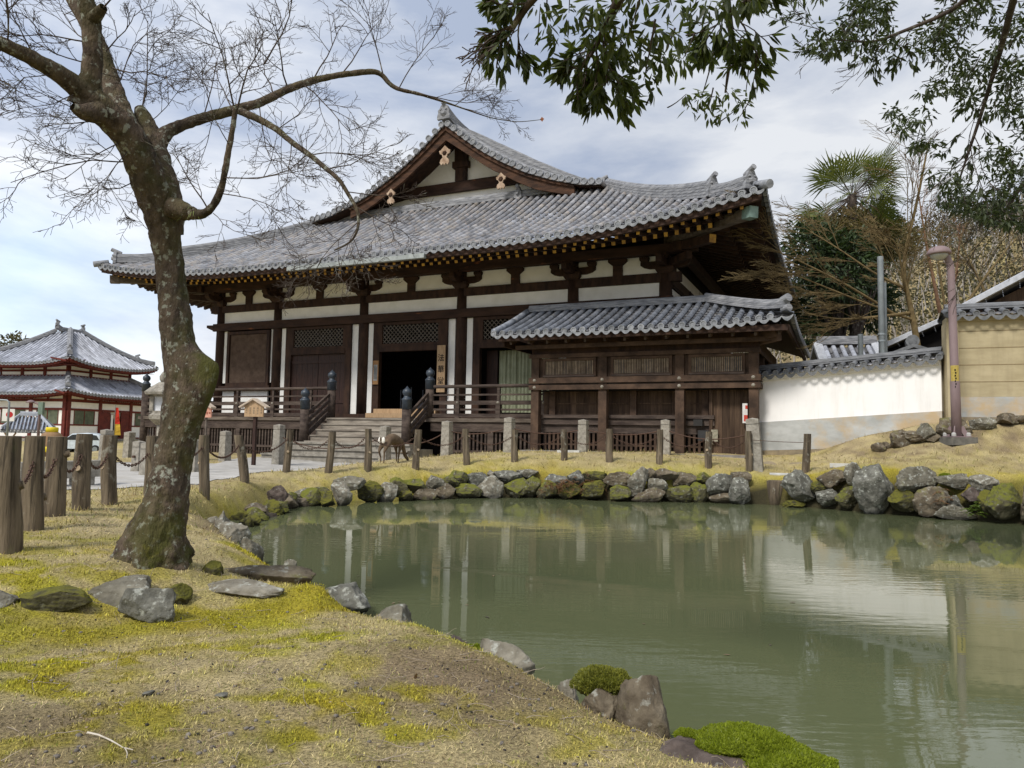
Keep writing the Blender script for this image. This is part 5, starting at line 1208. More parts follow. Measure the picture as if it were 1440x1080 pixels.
for k_, (px, py, wpx, hpx, mi, sb) in enumerate(BANK):
    Y = float(np.interp(px, wlx, wly)) + sb + .02
    c = at(px, py, Y); s_ = Y / FPX
    big = wpx > 55
    o = rock('bank_stone', c, (wpx * s_ * (1.30 if not big else 1.1), max(.38, min(wpx, hpx) * s_ * (.95 if not big else .7)), hpx * s_ * (1.36 if not big else 1.12)), 100 + k_, mi, rz=rad((k_ * 37) % 30 - 15) if not big else rad(12), facets=8 + k_ % 5)
    bank_objs.append((o, px, py, wpx, hpx, mi))
tall = [q for q in bank_objs if q[3] > 61 and q[1] < 1300][0]
for q in bank_objs:
    lb = 'tall standing grey blue stone with lichen, highest in the pond bank' if q is tall else bank_label(*q[1:])
    labs.setdefault(lb, []).append(q)
for lb, qs in labs.items():
    qs.sort(key=lambda q: q[1])
    for n_, q in enumerate(qs):
        l2 = lb if len(qs) == 1 else lb + (', ' + ('left one' if n_ == 0 else 'right one') if len(qs) == 2 else ', ' + ORD[n_] + ' from the left')
        tag(q[0], l2, 'stone', 'stones of the pond bank')
LL = ['dark mossy stone in the left corner of the pond, beside the dry grass', 'brown stone at the waterline in the left corner of the pond', 'big pale layered stone at the left end of the pond', 'flat pale stone in front of the big layered stone at the pond left end', 'blocky pale stone with dark cracks at the left shore of the pond', 'grey stone at the water edge between blocky stone and long slab', 'dark stone tucked behind the pale layered stone at the pond left end', 'small grey stone just behind the long brown shore slab', 'small dark mossy stone on the soil between the flat slabs']
for k_, ((px, py, wpx, hpx, mi, sb, Y), lb) in enumerate(zip(LEFTB, LL)):
    c = at(px, py, Y); s_ = Y / FPX; zt_ = max(c[2] + hpx * s_ * .5, gz(c[0], c[1]) + .09); zb_ = min(c[2] - hpx * s_ * .6, gz(c[0], c[1]) - .1); c[2] = (zt_ + zb_) / 2
    tag(rock('shore_stone', c, (wpx * s_ * 1.2, wpx * s_ * .8, zt_ - zb_), 300 + k_, mi, rz=rad(k_ * 50), fine=False), lb, 'stone', 'stones of the near shore')
# larger stones near the viewer: px, py, width px, height px, depth m, Y, material, rz, tilt, label
NEAR = [(76, 842, 104, 50, .35, 4.45, 6, 8, 0, 'dark angular stone with a mossy face at the left, left of the broad grey slab'), (178, 834, 122, 44, .42, 4.75, 0, -6, .10, 'broad grey slab in the row of stones in front of the big bare tree'), (4, 850, 44, 34, .25, 4.4, 0, 0, 0, 'small grey stone cut by the left edge of the photo'), (214, 838, 78, 34, .25, 4.5, 3, 12, .18, 'slanting blue grey slab leaning on the broad slab'),
        (371, 808, 134, 42, .34, 6.2, 1, 4, .05, 'long brown stone with white lichen spots at the pond corner near the tree'), (335, 826, 130, 22, .34, 5.3, 5, -10, .08, 'flat pale slab half covered by yellow moss, below the long brown stone'), (252, 835, 30, 26, .2, 4.9, 6, 0, 0, 'small moss covered stone right of the slanting slab'), (480, 836, 86, 34, .42, 6.0, 3, -8, .04, 'flat dark grey slab at the water edge behind the yellow moss'),
        (550, 872, 62, 44, .32, 5.1, 0, -30, 0, 'smooth rounded grey stone at the water edge, middle of the near shore'), (705, 934, 96, 62, .36, 4.22, 5, -20, .1, 'white lichen covered stone at the near shore with a bright moss cap on its left'), (640, 905, 44, 22, .25, 4.75, 4, -15, 0, 'small dark stone behind the bright moss cap'), (800, 968, 34, 24, .2, 3.9, 5, 10, 0, 'small pale stone at the shore left of the moss mound'),
        (912, 1003, 86, 100, .30, 3.42, 1, -12, -.12, 'upright wedge shaped stone with lichen top at the near shore'), (1010, 1066, 190, 44, .5, 2.95, 4, -8, .02, 'flat brown slab partly covered by bright green moss, bottom of the photo'), (850, 990, 70, 60, .3, 3.55, 1, 0, 0, 'squat stone under the round olive moss mound')]
for k_, (px, py, wpx, hpx, dp, Y, mi, rz_, tl_, lb) in enumerate(NEAR):
    c = at(px, py, Y); s_ = Y / FPX; zt_ = c[2] + hpx * s_ * .54; zb_ = min(c[2] - hpx * s_ * .54, gz(c[0], c[1]) - .07); zt_ = max(zt_, gz(c[0], c[1]) + .05); c[2] = (zt_ + zb_) / 2
    o = rock('shore_stone', c, (wpx * s_ * 1.05, dp, zt_ - zb_), 500 + k_, mi, rz=rad(rz_), tilt=tl_, fine=True, facets=11, rough=.8); tag(o, lb, 'stone', 'stones of the near shore')
# rubble at the foot of the ochre wall
RBL = [(1268, 588, 34, 30), (1285, 603, 60, 20), (1300, 580, 36, 34), (1340, 578, 50, 36), (1255, 592, 16, 12), (1246, 600, 18, 12), (1380, 592, 40, 22), (1416, 588, 40, 22), (1236, 608, 26, 16), (1312, 600, 22, 16), (1265, 600, 20, 12), (1436, 603, 44, 18)]
for k_, (px, py, wpx, hpx) in enumerate(RBL):
    Y = 17.75 + .1 * (k_ % 3) + (0 if px < 1300 else -.35); c = at(px, py, Y); s_ = Y / FPX; c[2] = gz(c[0], c[1]) + hpx * s_ * .28
    tag(rock('rubble_stone', c, (wpx * s_, wpx * s_ * .7, hpx * s_ * .95), 700 + k_, (1, 1, 0, 1)[k_ % 4], rz=k_), f"{'larger' if wpx > 33 else 'small'} rubble stone at the ochre wall foot, {ORD[sorted(q[0] for q in RBL).index(px)]} from the left", 'stone', 'rubble at the foot of the ochre wall')
# ------------------------------------------------------------------ log posts and their chains
M['log'] = mat('weathered_log', (0.20, 0.158, 0.108), (0.068, 0.052, 0.036), 4, .92, .7, 22, (2.2, 2.2, .28))
overlay(M['log'], (.035, .028, .02), 4, .53, .64, .85, stretch=(6, 6, .30), seed=2)
overlay(M['log'], (.40, .40, .34), 5, .60, .70, .5, seed=8)
overlay(M['log'], (.15, .17, .05), 2.5, .55, .72, .5, stretch=(1, 1, .5), seed=5)
M['logend'] = mat('cut_end', (.42, .33, .22), (.28, .21, .14), 14, .9, .3)
M['chain'] = mat('rusty_chain', (.125, .068, .046), (.055, .034, .026), 40, .8, .3)
log_pos = []
def log_post(i, bx, by, tx, ty, Y):
    b = at(bx, by, Y); t = at(tx, ty, Y)
    rs = random.Random(i * 7 + 1); r0 = {0: .085, 1: .088, 2: .092, 3: .084, 4: .084}.get(i, .083) * rs.uniform(.96, 1.06)
    o = empty('log_post', (b[0], b[1], b[2]), rs.uniform(0, 6))
    ax = Vector(t - b); ax = Vector((ax.x * math.cos(o.rotation_euler.z) + ax.y * math.sin(o.rotation_euler.z), -ax.x * math.sin(o.rotation_euler.z) + ax.y * math.cos(o.rotation_euler.z), ax.z))
    n, k_ = 22, 16; V = []; 
    for a in range(k_ + 1):
        f_ = a / k_; c = ax * f_ + Vector((.01 * math.sin(3 * f_ + i), .01 * math.cos(4 * f_ + i), 0))
        if a == 0: c = c - Vector((0, 0, .15))
        for j in range(n):
            an = 2 * math.pi * j / n; kn = mnoise.noise(Vector((math.cos(an) * 1.3 + i * 9, math.sin(an) * 1.3, f_ * 2.2)))
            fi = mnoise.noise(Vector((math.cos(an) * 6 + i, math.sin(an) * 6, f_ * 1.2)))
            r_ = r0 * (1.06 - .10 * f_ + .13 * kn + .05 * fi) * (1.0 if a < k_ else .97)
            V.append((c.x + r_ * math.cos(an), c.y + r_ * math.sin(an), c.z))
    m2 = MB(); m2.smooth = True
    m2.add(V, [(a * n + j, a * n + (j + 1) % n, (a + 1) * n + (j + 1) % n, (a + 1) * n + j) for a in range(k_) for j in range(n)])
    m2.smooth = False; m2.mat = 1; top_ = [Vector(v) for v in V[-n:]]; m2.add(top_, [tuple(range(n))])
    m2.build('trunk_section', [M['log'], M['logend']], o)
    for q in range(rs.choice((1, 1, 2))):                   # cut branch stubs
        an = rs.uniform(0, 6.28); f_ = rs.uniform(.3, .8); c = ax * f_; d = Vector((math.cos(an), math.sin(an), .25))
        m2 = MB(); m2.smooth = True; m2.tube([c + d * r0 * .6, c + d * (r0 * 1.16)], [r0 * .5, r0 * .36], 10, endmat=1); m2.build('knot', [M['log'], M['logend']], o)
    log_pos.append((np.array(b), np.array(t), r0)); return o
LOGL = ['thick grey log post at the left edge with a big cut knot', 'second thick log post from the left edge', 'third thick log post from the left edge, leaning right', 'fourth log post from the left edge, leaning right', 'fifth log post from the left, upright, ringed by loose soil', 'log post half hidden behind the trunk of the big bare tree', 'log post just right of the big bare tree trunk', 'log post leaning left, second one right of the big bare tree', 'log post in front of the left foot of the stair', 'slightly leaning log post in front of the middle of the stair', 'log post just left of the grazing deer', 'log post just right of the grazing deer', 'thin log post right of the stair, in front of the floor grille', 'log post in front of the left end post of the side building', 'log post just left of the middle of the side building, before a square stone post', 'log post in front of the second post of the side building', 'log post with an orange knot, beside a square stone post before the side building', 'log post before the plank door of the side building', 'log post touching the left of the leaning square stone post', 'log post standing alone in front of the white wall']
for i, q in enumerate(LOGS): tag(log_post(i, *q), LOGL[i], 'post', 'log posts of the chain fence')
def chain(p0, p1, sag, r=.028, n_=None, label=None, m_='chain', group='chains of the log fence', links=True):
    p0 = Vector(p0); p1 = Vector(p1); L_ = (p1 - p0).length
    m2 = MB(); m2.smooth = True
    P = lambda t: p0.lerp(p1, t) - Vector((0, 0, sag * 4 * t * (1 - t)))
    if links:
        n_ = n_ or max(6, int((L_ + sag) / (r * 2.1)))
        for k_ in range(n_):
            a, b = P(k_ / n_), P((k_ + 1) / n_); d = (b - a).normalized(); s_ = d.cross(Vector((0, 0, 1))).normalized(); u_ = s_.cross(d)
            x = s_ if k_ % 2 else u_; c = (a + b) / 2; h = (b - a).length * .72; pts = []
            for j in range(9):
                an = 2 * math.pi * j / 8; pts.append(c + d * (math.cos(an) * h) + x * (math.sin(an) * r * .72))
            m2.tube(pts, r * .27, 4, cap=False)
    else: m2.tube([P(t) for t in np.linspace(0, 1, 14)], r, 5)
    o = m2.build('chain' if links else 'wire', [M[m_]]); return tag(o, label, 'chain' if links else 'wire', group)
for i in range(len(log_pos) - 1):
    (b0, t0, r0), (b1, t1, r1) = log_pos[i], log_pos[i + 1]
    f0 = .78 if i > 4 else .72; p0 = b0 + (t0 - b0) * f0; p1 = b1 + (t1 - b1) * f0; d = (p1 - p0) / np.linalg.norm(p1 - p0); p0 = p0 + d * r0 * .9; p1 = p1 - d * r1 * .9
    if i == 18: chain(p0, p1, .01, .007, None, 'thin straight cable from the leaning stone post to the lone log post', links=False, group='wires'); continue
    chain(p0, p1, .20 if i > 4 else .16, .023 if i < 6 else .024, None, f"rusty chain slung between the {ORD[i]} and {ORD[i + 1]} log posts from the left")
# first chain towards the left, out of the photo
q = log_pos[0]; chain(q[0] + (q[1] - q[0]) * .72, q[0] + (q[1] - q[0]) * .72 + np.array([-1.2, -.9, 0]), .16, .03, None, 'rusty chain running out of the photo from the log post at the left edge')

# ------------------------------------------------------------------ square stone posts
STONES = [(148, 652, 604, 20.5, 0), (181, 642, 607, 24.0, 0), (194, 662, 620, 17.6, 0), (206, 671, 622, 16.0, 0), (273, 664, 618, 17.2, 0), (316, 645, 606, 23.0, 0), (391, 648, 597, 22.2, 0), (541, 641, 599, 21.6, 0), (628, 641, 592, 21.4, 0), (716, 637, 587, 21.2, 0), (820, 638, 590, 21.2, 0), (936, 641, 590, 21.0, 0), (1064, 657, 588, 17.75, -3.5), (8, 610, 590, 30, 0), (495, 668, 600, 25, 0)][:13]
STL = ['square stone post mostly hidden behind the fifth log post from the left', 'short square stone post far back on the path left of the stone lantern', 'square stone post with a rusty hook left of the bare tree trunk', 'rounded pale stone post beside the bare tree trunk, left side', 'low stone post behind the log post right of the bare tree', 'square stone post below the beige notice board, to its left', 'tall square stone post left of the stair, in front of the veranda', 'dark and pale stone post standing before the stair, behind the deer', 'tall square stone post at the right foot of the stair', 'pale tan square stone post near the left end of the side building', 'square stone post before the left window bay of the side building', 'square stone post before the right window bay of the side building', 'thick leaning stone post at the right corner of the side building']
st_pos = []
for k_, (bx, by, ty, Y, lean) in enumerate(STONES):
    b = at(bx, by, Y); h = (by - ty) * Y / FPX; gzv = min(b[2], gz(b[0], b[1])); w_ = .135 if k_ != 12 else .16
    if k_ in (2, 3, 4): w_ = .115
    o = empty('stone_post', (b[0], b[1], gzv - .1), -HA + rad((k_ * 13) % 9 - 4)); H_ = b[2] + h - gzv + .1
    if k_ == 12: o.rotation_euler = (0, rad(-4.0), -HA)
    m2 = MB(); c_ = w_ * .9; m2.add([(-w_, -w_, 0), (w_, -w_, 0), (w_, w_, 0), (-w_, w_, 0), (-c_, -c_, H_ - .16), (c_, -c_, H_ - .16), (c_, c_, H_ - .16), (-c_, c_, H_ - .16)], [(3, 2, 1, 0), (0, 1, 5, 4), (1, 2, 6, 5), (2, 3, 7, 6), (3, 0, 4, 7)])
    e_ = c_ - .012; m2.box(-e_, e_, -e_, e_, H_ - .16, H_ - .145); z0 = H_ - .145
    m2.add([(-c_, -c_, z0), (c_, -c_, z0), (c_, c_, z0), (-c_, c_, z0), (-c_, -c_, z0 + .115), (c_, -c_, z0 + .115), (c_, c_, z0 + .115), (-c_, c_, z0 + .115), (0, 0, z0 + .15)], [(3, 2, 1, 0), (0, 1, 5, 4), (1, 2, 6, 5), (2, 3, 7, 6), (3, 0, 4, 7), (4, 5, 8), (5, 6, 8), (6, 7, 8), (7, 4, 8)])
    m2.val = .3 + .5 * ((k_ * 5) % 7) / 7
    m2.r = [m2.val] * len(m2.r); m2.build('shaft', [M['stone']], o); tag(o, STL[k_], 'post', 'square stone posts'); st_pos.append(np.array([b[0], b[1], gzv + (b[2] + h - gzv) * .72]))
    if k_ in (2,): m2 = MB(); m2.tube([(0, -w_, H_ * .55), (0, -w_ - .06, H_ * .55)], .03, 8); m2.build('hook', [M['chain']], o)
for (i, j, s_, lb) in ((6, 7, .38, 'rusty chain from the tall stone post left of the stair towards the deer'), (7, 8, .30, 'rusty chain from the post behind the deer to the right stair foot'), (8, 9, .14, 'rusty chain between the stone post at the stair foot and the pale tan stone post'), (9, 10, .16, 'rusty chain between the pale tan stone post and the one before the left window bay'), (10, 11, .16, 'rusty chain between the stone posts before the left and right window bays'), (11, 12, .22, 'rusty chain from the stone post before the right window bay to the thick leaning one')):
    chain(st_pos[i], st_pos[j], s_, .016, None, lb, group='chains of the stone posts', links=False)
# stone bench rail on the left
b0, b1 = at(20, 664, 11.6), at(147, 658, 13.2)
o = empty('stone_rail', (b0[0], b0[1], 0), math.atan2(b1[1] - b0[1], b1[0] - b0[0]), 'low long stone rail lying behind the log posts at the left, along the pale path', 'kerb')
L_ = float(np.hypot(*(b1 - b0)[:2])); m2 = MB(); m2.val = .3; m2.box(0, L_, -.14, .14, .62, .90); m2.build('rail', [M['stone']], o)
m2 = MB(); m2.box(.3, .6, -.12, .12, .3, .62); m2.box(L_ - .6, L_ - .3, -.12, .12, .3, .62); m2.build('support', [M['stone']], o)

# ------------------------------------------------------------------ street lamp
b = at(1346, 630, 17.1); t = at(1331, 362, 17.1)
M['mauve'] = mat('mauve_paint', (.245, .18, .182), (.185, .132, .135), 3, .6, .12, 40, (1, 1, .3)); overlay(M['mauve'], (.20, .16, .14), 5, .6, .74, .5, stretch=(3, 3, .5))
lamp = empty('street_lamp', (b[0], b[1], max(b[2] - .02, gz(b[0], b[1]) + .03)), 0, 'mauve painted street lamp with a domed head, standing on the grass before the ochre wall', 'street lamp'); H_ = t[2] - b[2]
lamp.rotation_euler = (0, rad(-.6), 0)
m2 = MB(); m2.smooth = True; m2.tube([(0, 0, .03), (0, 0, 1.35), (0, 0, 1.37), (0, 0, H_ - .55), (-.02, 0, H_ - .33), (-.09, 0, H_ - .17), (-.17, 0, H_ - .10)], [.108, .103, .094, .080, .078, .074, .07], 16); m2.build('pole', [M['mauve']], lamp)
m2 = MB(); m2.smooth = True; m2.lathe([(.25, -.02), (.262, .0), (.25, .05), (.20, .12), (.12, .165), (.02, .18)], (-.27, 0, H_ - .10), 24); m2.tube([(-.17, 0, H_ - .09), (-.27, 0, H_ - .04)], [.07, .06], 10); m2.build('lamp_head', [M['mauve']], lamp)
m2 = MB(); m2.smooth = True; m2.lathe([(.03, -.155), (.12, -.13), (.18, -.07), (.20, -.021)], (-.27, 0, H_ - .10), 20); m2.build('glass', [mat('lamp_glass', (.42, .42, .38), (.3, .3, .27), 6, .2, spec=.6)], lamp)
m2 = MB(); m2.box(-.30, .30, -.30, .30, -.12, .06); m2.build('base_slab', [mat('lamp_base', (.17, .16, .14), (.1, .095, .085), 9, .9, .4)], lamp)
m2 = MB(); m2.box(-.22, .22, -.22, .22, .062, .085); 
for an in range(4): a = an * math.pi / 2 + .78; m2.beam((math.cos(a) * .2, math.sin(a) * .2, .10), (math.cos(a) * .10, math.sin(a) * .10, .30), .02, .10)
m2.build('base_plate', [M['mauve']], lamp)
for sx in (-1, 1):
    for sy in (-1, 1): m2 = MB(); m2.lathe([(.05, .086), (.05, .14), (.03, .17)], (sx * .17, sy * .17, 0), 8); m2.build('bolt', [mat('bolt_metal', (.45, .44, .42), rough=.5)], lamp)
m2 = MB(); zc = (630 - 540) * 17.1 / FPX - .05
vs = [(math.cos(a) * .0985, math.sin(a) * .0985, z) for z in (zc - .29, zc + .29) for a in np.linspace(rad(185), rad(300), 9)]
m2.smooth = True; m2.add(vs, [(j, j + 1, j + 10, j + 9) for j in range(8)]); stk = m2.build('sticker', [mat('yellow_sticker', (.46, .36, .09), (.36, .27, .06), 20, .5)], lamp)
m2 = MB()
for k_ in range(7): a = rad(248 + (k_ % 2) * 6); m2.box(math.cos(a) * .1 - .02, math.cos(a) * .1 + .012, math.sin(a) * .1 - .003, math.sin(a) * .1 + .002, zc - .23 + k_ * .065, zc - .19 + k_ * .065)
m2.build('writing', [ink], stk)

# ------------------------------------------------------------------ poles behind the white wall
M['steel'] = mat('grey_steel_pole', (.30, .33, .34), (.22, .245, .255), 3, .45, metal=.3)
def pole(px, py0, py1, Y, r, label, tops=()):
    b, t = at(px, py0, Y), at(px, py1, Y); o = empty('steel_pole', (b[0], b[1], 1.0), 0, label, 'pole')
    m2 = MB(); m2.smooth = True; m2.tube([(0, 0, 0), (0, 0, t[2] - 1.0)], r, 10); m2.build('pole', [M['steel']], o)
    m2 = MB()
    for z in tops: m2.lathe([(r + .01, 0), (r + .02, .01), (r + .02, .05), (r + .01, .06)], (0, 0, z), 10)
    if tops: m2.build('band', [M['steel']], o)
    return o
pole(1242, 600, 361, 21.5, .085, 'taller grey steel pole with bands, rising behind the white wall', (2.6, 3.4, 3.6)); pole(1246.5, 600, 398, 21.75, .07, 'thinner steel pole tight against the right of the taller banded pole'); pole(1212, 600, 470, 23, .08, 'short grey pole behind the white wall between the dark tree and the tall pole')
o = empty('ridge_ornament', tuple(at(1283, 502, 20.3)), rad(-25), 'small pale roof gable with round tile end, peeking over the white wall', 'roof ornament')
m2 = MB(); m2.prism([(-.75, -.6), (.75, -.6), (.75, -.08), (0, .22), (-.75, -.08)], 1, 0, 1.0); m2.build('gable', [M['plaster']], o)
m2 = MB(); m2.sweep([(-.85, -.05, -.10), (-.0, -.05, .24), (.85, -.05, -.10)], [(-.1, -.04), (.6, -.04), (.6, .06), (-.1, .06)]); m2.tube([(0, -.25, .42), (0, .2, .42)], .17, 14); m2.tube([(0, -.27, .42), (0, -.25, .42)], .1, 12); m2.build('tiles', [M['tilewend']], o)

# ------------------------------------------------------------------ notice boards
def notice(name, px, py_top, py_bot, py_base, Y, wpx, roof, bm_, pm, label, lines):
    b = at(px, py_base, Y); s_ = Y / FPX; zb = gz(b[0], b[1]); o = empty(name, (b[0], b[1], zb), -HA * .6, label, 'notice board')
    z0 = at(px, py_bot, Y)[2] - zb; z1 = at(px, py_top, Y)[2] - zb; hw = wpx * s_ / 2
    pw = .045 if roof >= 1 else .022; m2 = MB(); m2.box(-pw, pw, .0, 2 * pw, -.1, z1 - .1); m2.build('post', [pm], o)
    m2 = MB()
    m2.prism([(-hw, z0), (hw, z0), (hw, z1 - .16 * roof - .02), (0, z1), (-hw, z1 - .16 * roof - .02)], 1, -.05, -.003); bd = m2.build('board', [bm_], o)
    if lines:
        m2 = MB(); RR = random.Random(9)
        for c in range(lines):
            x = -hw * .8 + 1.6 * hw * c / (lines - 1); z = z1 - .22
            while z > z0 + .10: l_ = RR.uniform(.03, .06); m2.box(x - .022, x + .022, -.056, -.051, z - l_, z); z -= l_ + RR.uniform(.012, .03)
        m2.build('writing', [mat('faded_red_ink', (.32, .11, .07), rough=.9) if roof < 1 else mat('faded_ink', (.30, .22, .14), rough=.9)], bd)
    if roof:
        m2 = MB()
        for sg in (-1, 1): m2.beam((0, -.03, z1 + .02), (sg * (hw + .14 * roof), -.03, z1 - .16 * roof - .06), .20, .045)
        m2.build('roof', [mat('pale_roof_board', (.55, .46, .37), (.42, .34, .26), 5, .85)], o)
notice('notice_board', 355.5, 562, 586, 645, 21.0, 30, 1.0, M['palewood'], M['door'], 'house shaped beige wooden notice board on a dark brown post, left of the stair', 5)
notice('notice_board', 287, 567, 587, 640, 18.5, 20, .35, mat('pink_board', (.62, .33, .24), (.55, .27, .19), 9, .8), M['greywood'], 'small salmon pink notice board on a thin post, just right of the bare tree', 5)

# ------------------------------------------------------------------ stone lantern left of the tree
b = at(226, 640, 23.0); zb = .5
o = empty('stone_lantern', (b[0], b[1], zb), rad(-10), 'old stone lantern with a pale paper window, half hidden behind the bare tree trunk', 'stone lantern')
m2 = MB(); m2.val = .6
m2.lathe([(.42, 0), (.42, .18), (.28, .24)], n=6); m2.build('base', [M['stone']], o)
m2 = MB(); m2.val = .8; m2.smooth = True; m2.lathe([(.17, .24), (.15, .55), (.165, .62), (.15, .70), (.16, 1.1)], n=14); m2.build('shaft', [M['stone']], o)
m2 = MB(); m2.lathe([(.20, 1.1), (.42, 1.28), (.44, 1.40), (.34, 1.46)], n=6); m2.build('platform', [M['stone']], o)
m2 = MB(); 
for sx in (-1, 1):
    for sy in (-1, 1): m2.box(sx * .22 - .06, sx * .22 + .06, sy * .22 - .06, sy * .22 + .06, 1.46, 2.05)
m2.box(-.28, .28, -.28, .28, 1.461, 1.54); m2.box(-.28, .28, -.28, .28, 1.98, 2.051); m2.build('fire_box', [M['stone']], o)
m2 = MB(); m2.box(-.2, .2, -.2, .2, 1.54, 1.98); m2.build('paper_window', [mat('paper', (.72, .74, .78), rough=.8)], o)
m2 = MB(); m2.val = .35; m2.lathe([(.58, 2.04), (.60, 2.12), (.40, 2.28), (.16, 2.44)], n=6); m2.build('roof', [M['stone']], o)
m2 = MB(); m2.smooth = True; m2.lathe([(.10, 2.44), (.14, 2.52), (.15, 2.62), (.08, 2.74), (.01, 2.82)], n=14); m2.build('jewel', [M['stone']], o)

# ------------------------------------------------------------------ things by the far left hall
def P3(px, py, Y): return at(px, py, Y)
b = P3(160, 614, 62.0); o = empty('banner', (b[0], b[1], .6), rad(30), 'tall narrow red and yellow banner at the door of the distant hall', 'banner'); s_ = 62 / FPX; H_ = (614 - 571) * s_
m2 = MB(); m2.smooth = True; m2.tube([(0, 0, 0), (0, 0, H_ + .3)], .03, 6); m2.build('pole', [M['steel']], o)
m2 = MB(); n = 10
vs = []
for k_ in range(n + 1): vs += [(.03, .03 * math.sin(k_), .35 + H_ * k_ / n * .9), (.03 + .48 - .28 * k_ / n, .05 * math.sin(k_ * 1.3 + 1), .35 + H_ * k_ / n * .9)]
m2.add(vs, [(2 * k_, 2 * k_ + 1, 2 * k_ + 3, 2 * k_ + 2) for k_ in range(n)]); m2.m = [1 if k_ < 4 else 0 for k_ in range(n)]; fl_ = m2.build('cloth', [mat('red_cloth', (.62, .045, .025), rough=.9), mat('yellow_cloth', (.68, .45, .06), rough=.9)], o)
# roadside kiosk with a small blue grey roof
b = P3(40, 620, 44.0); ks = empty('kiosk', (b[0], b[1], .08), rad(25), 'small open shelter with pale blue tiled roof and branching posts, left edge', 'shelter'); s_ = 40 / FPX
ks.scale = (.62, .62, .88)
zf = lambda c, t: 1.42 + .95 * min(t, 1.3) / 1.3
mb = MB(); 
for c0, da, di in (((-2.1, -1.3), (1, 0), (0, 1)), ((2.1, -1.3), (0, 1), (-1, 0)), ((2.1, 1.3), (-1, 0), (0, -1)), ((-2.1, 1.3), (0, -1), (1, 0))):
    slope(mb, c0, da, di, 4.2 if da[0] else 2.6, 1.3, zf, sp=.3, r=.075, tl=.45)
r_ = mb.build('roof', [mat('blue_grey_tile', (.33, .37, .45), (.22, .25, .32), 3, .5, rnd=.3), M['tileend']], ks)
m2 = MB(); m2.sweep([(-.8, 0, 2.34), (.8, 0, 2.34)], ridge_sec(.26, .2))
for sx in (-1, 1):
    for sy in (-1, 1): m2.sweep([(sx * .8, 0, 2.32), (sx * 2.05, sy * 1.25, 1.42)], ridge_sec(.2, .12))
m2.build('ridge', [mat('pale_ridge', (.45, .48, .54), (.33, .36, .42), 5, .6)], r_)
m2 = MB(); m2.box(-1.9, 1.9, -1.1, 1.1, 1.2, 1.3); m2.build('eave', [M['tilew']], ks)
for x in (-1.5, 1.5): m2 = MB(); m2.beam((x, 0, 0), (x, 0, .7), .16, .16, up=(0, 1, 0)); m2.beam((x, 0, .65), (x - .45, 0, 1.2), .12, .12, up=(0, 1, 0)); m2.beam((x, 0, .65), (x + .45, 0, 1.2), .12, .12, up=(0, 1, 0)); m2.build('post', [M['palewood']], ks)
b = P3(12, 583, 39); o = empty('round_sign', (b[0], b[1], .5), rad(20), 'white square sign with a red disc, mounted beside the small shelter', 'sign'); m2 = MB(); m2.tube([(0, .03, 0), (0, .03, b[2] - .6)], .03, 6); m2.build('post', [M['steel']], o); m2 = MB(); m2.box(-.28, .28, -.03, .0, b[2] - .85, b[2] - .2); m2.mat = 1; m2.tube([(.05, -.03, b[2] - .5), (.05, -.036, b[2] - .5)], .16, 16); m2.build('panel', [M['plaster'], mat('red_disc', (.6, .04, .04), rough=.6)], o)
# pink grey lamp by the shelter
b = P3(53, 625, 36.0); t = P3(53, 566, 36.0); o = empty('street_lamp', (b[0], b[1], .5), 0, 'thin pinkish lamp post with a curved arm to the left, beside the small tiled shelter', 'street lamp'); H_ = t[2] - .5
m2 = MB(); m2.smooth = True; m2.tube([(0, 0, 0), (0, 0, H_ - .3), (-.08, 0, H_ - .08), (-.3, 0, H_)], [.07, .055, .05, .045], 10); m2.build('pole', [M['mauve']], o); m2 = MB(); m2.smooth = True; m2.lathe([(.22, 0), (.2, .06), (.08, .12), (.01, .14)], (-.46, 0, H_ - .02), 14); m2.build('lamp_head', [M['mauve']], o)
m2 = MB(); m2.box(-.02, .2, -.12, .05, 1.6, 2.2); m2.build('box', [mat('green_box', (.18, .25, .2), rough=.7)], o)
b = P3(10, 612, 33.0); t = P3(12, 563, 33); o = empty('street_lamp', (b[0], b[1], .5), 0, 'slim lamp post with a flat arm at the very left edge of the photo', 'street lamp'); H_ = t[2] - .5
m2 = MB(); m2.smooth = True; m2.tube([(0, 0, 0), (0, 0, H_ - .1), (-.1, 0, H_), (-.5, 0, H_ + .02)], [.05, .045, .04, .035], 8); m2.build('pole', [M['steel']], o); m2 = MB(); m2.box(-.75, -.45, -.08, .08, H_ - .02, H_ + .05); m2.build('lamp_head', [M['steel']], o)
# wooden tub with yellow lid
b = P3(71, 642, 20.0); o = empty('tub', (b[0], b[1], b[2]), 0, 'brown round topped bin with bright yellow cap, between the log posts', 'bin'); s_ = 20 / FPX
m2 = MB(); m2.smooth = True; m2.lathe([(.20, 0), (.27, .25), (.28, .45), (.24, .60), (.14, .665)], n=18); m2.build('body', [mat('tub_brown', (.30, .19, .10), (.2, .12, .065), 5, .8)], o)
m2 = MB(); m2.smooth = True; m2.lathe([(.15, .66), (.155, .76), (.14, .79)], n=18); m2.build('cap', [mat('yellow_plastic', (.78, .62, .02), rough=.5)], o)
m2 = MB(); m2.smooth = True; m2.lathe([(.265, .12), (.285, .14), (.285, .25), (.27, .27)], n=18); m2.build('band', [bpy.data.materials['yellow_plastic']], o)
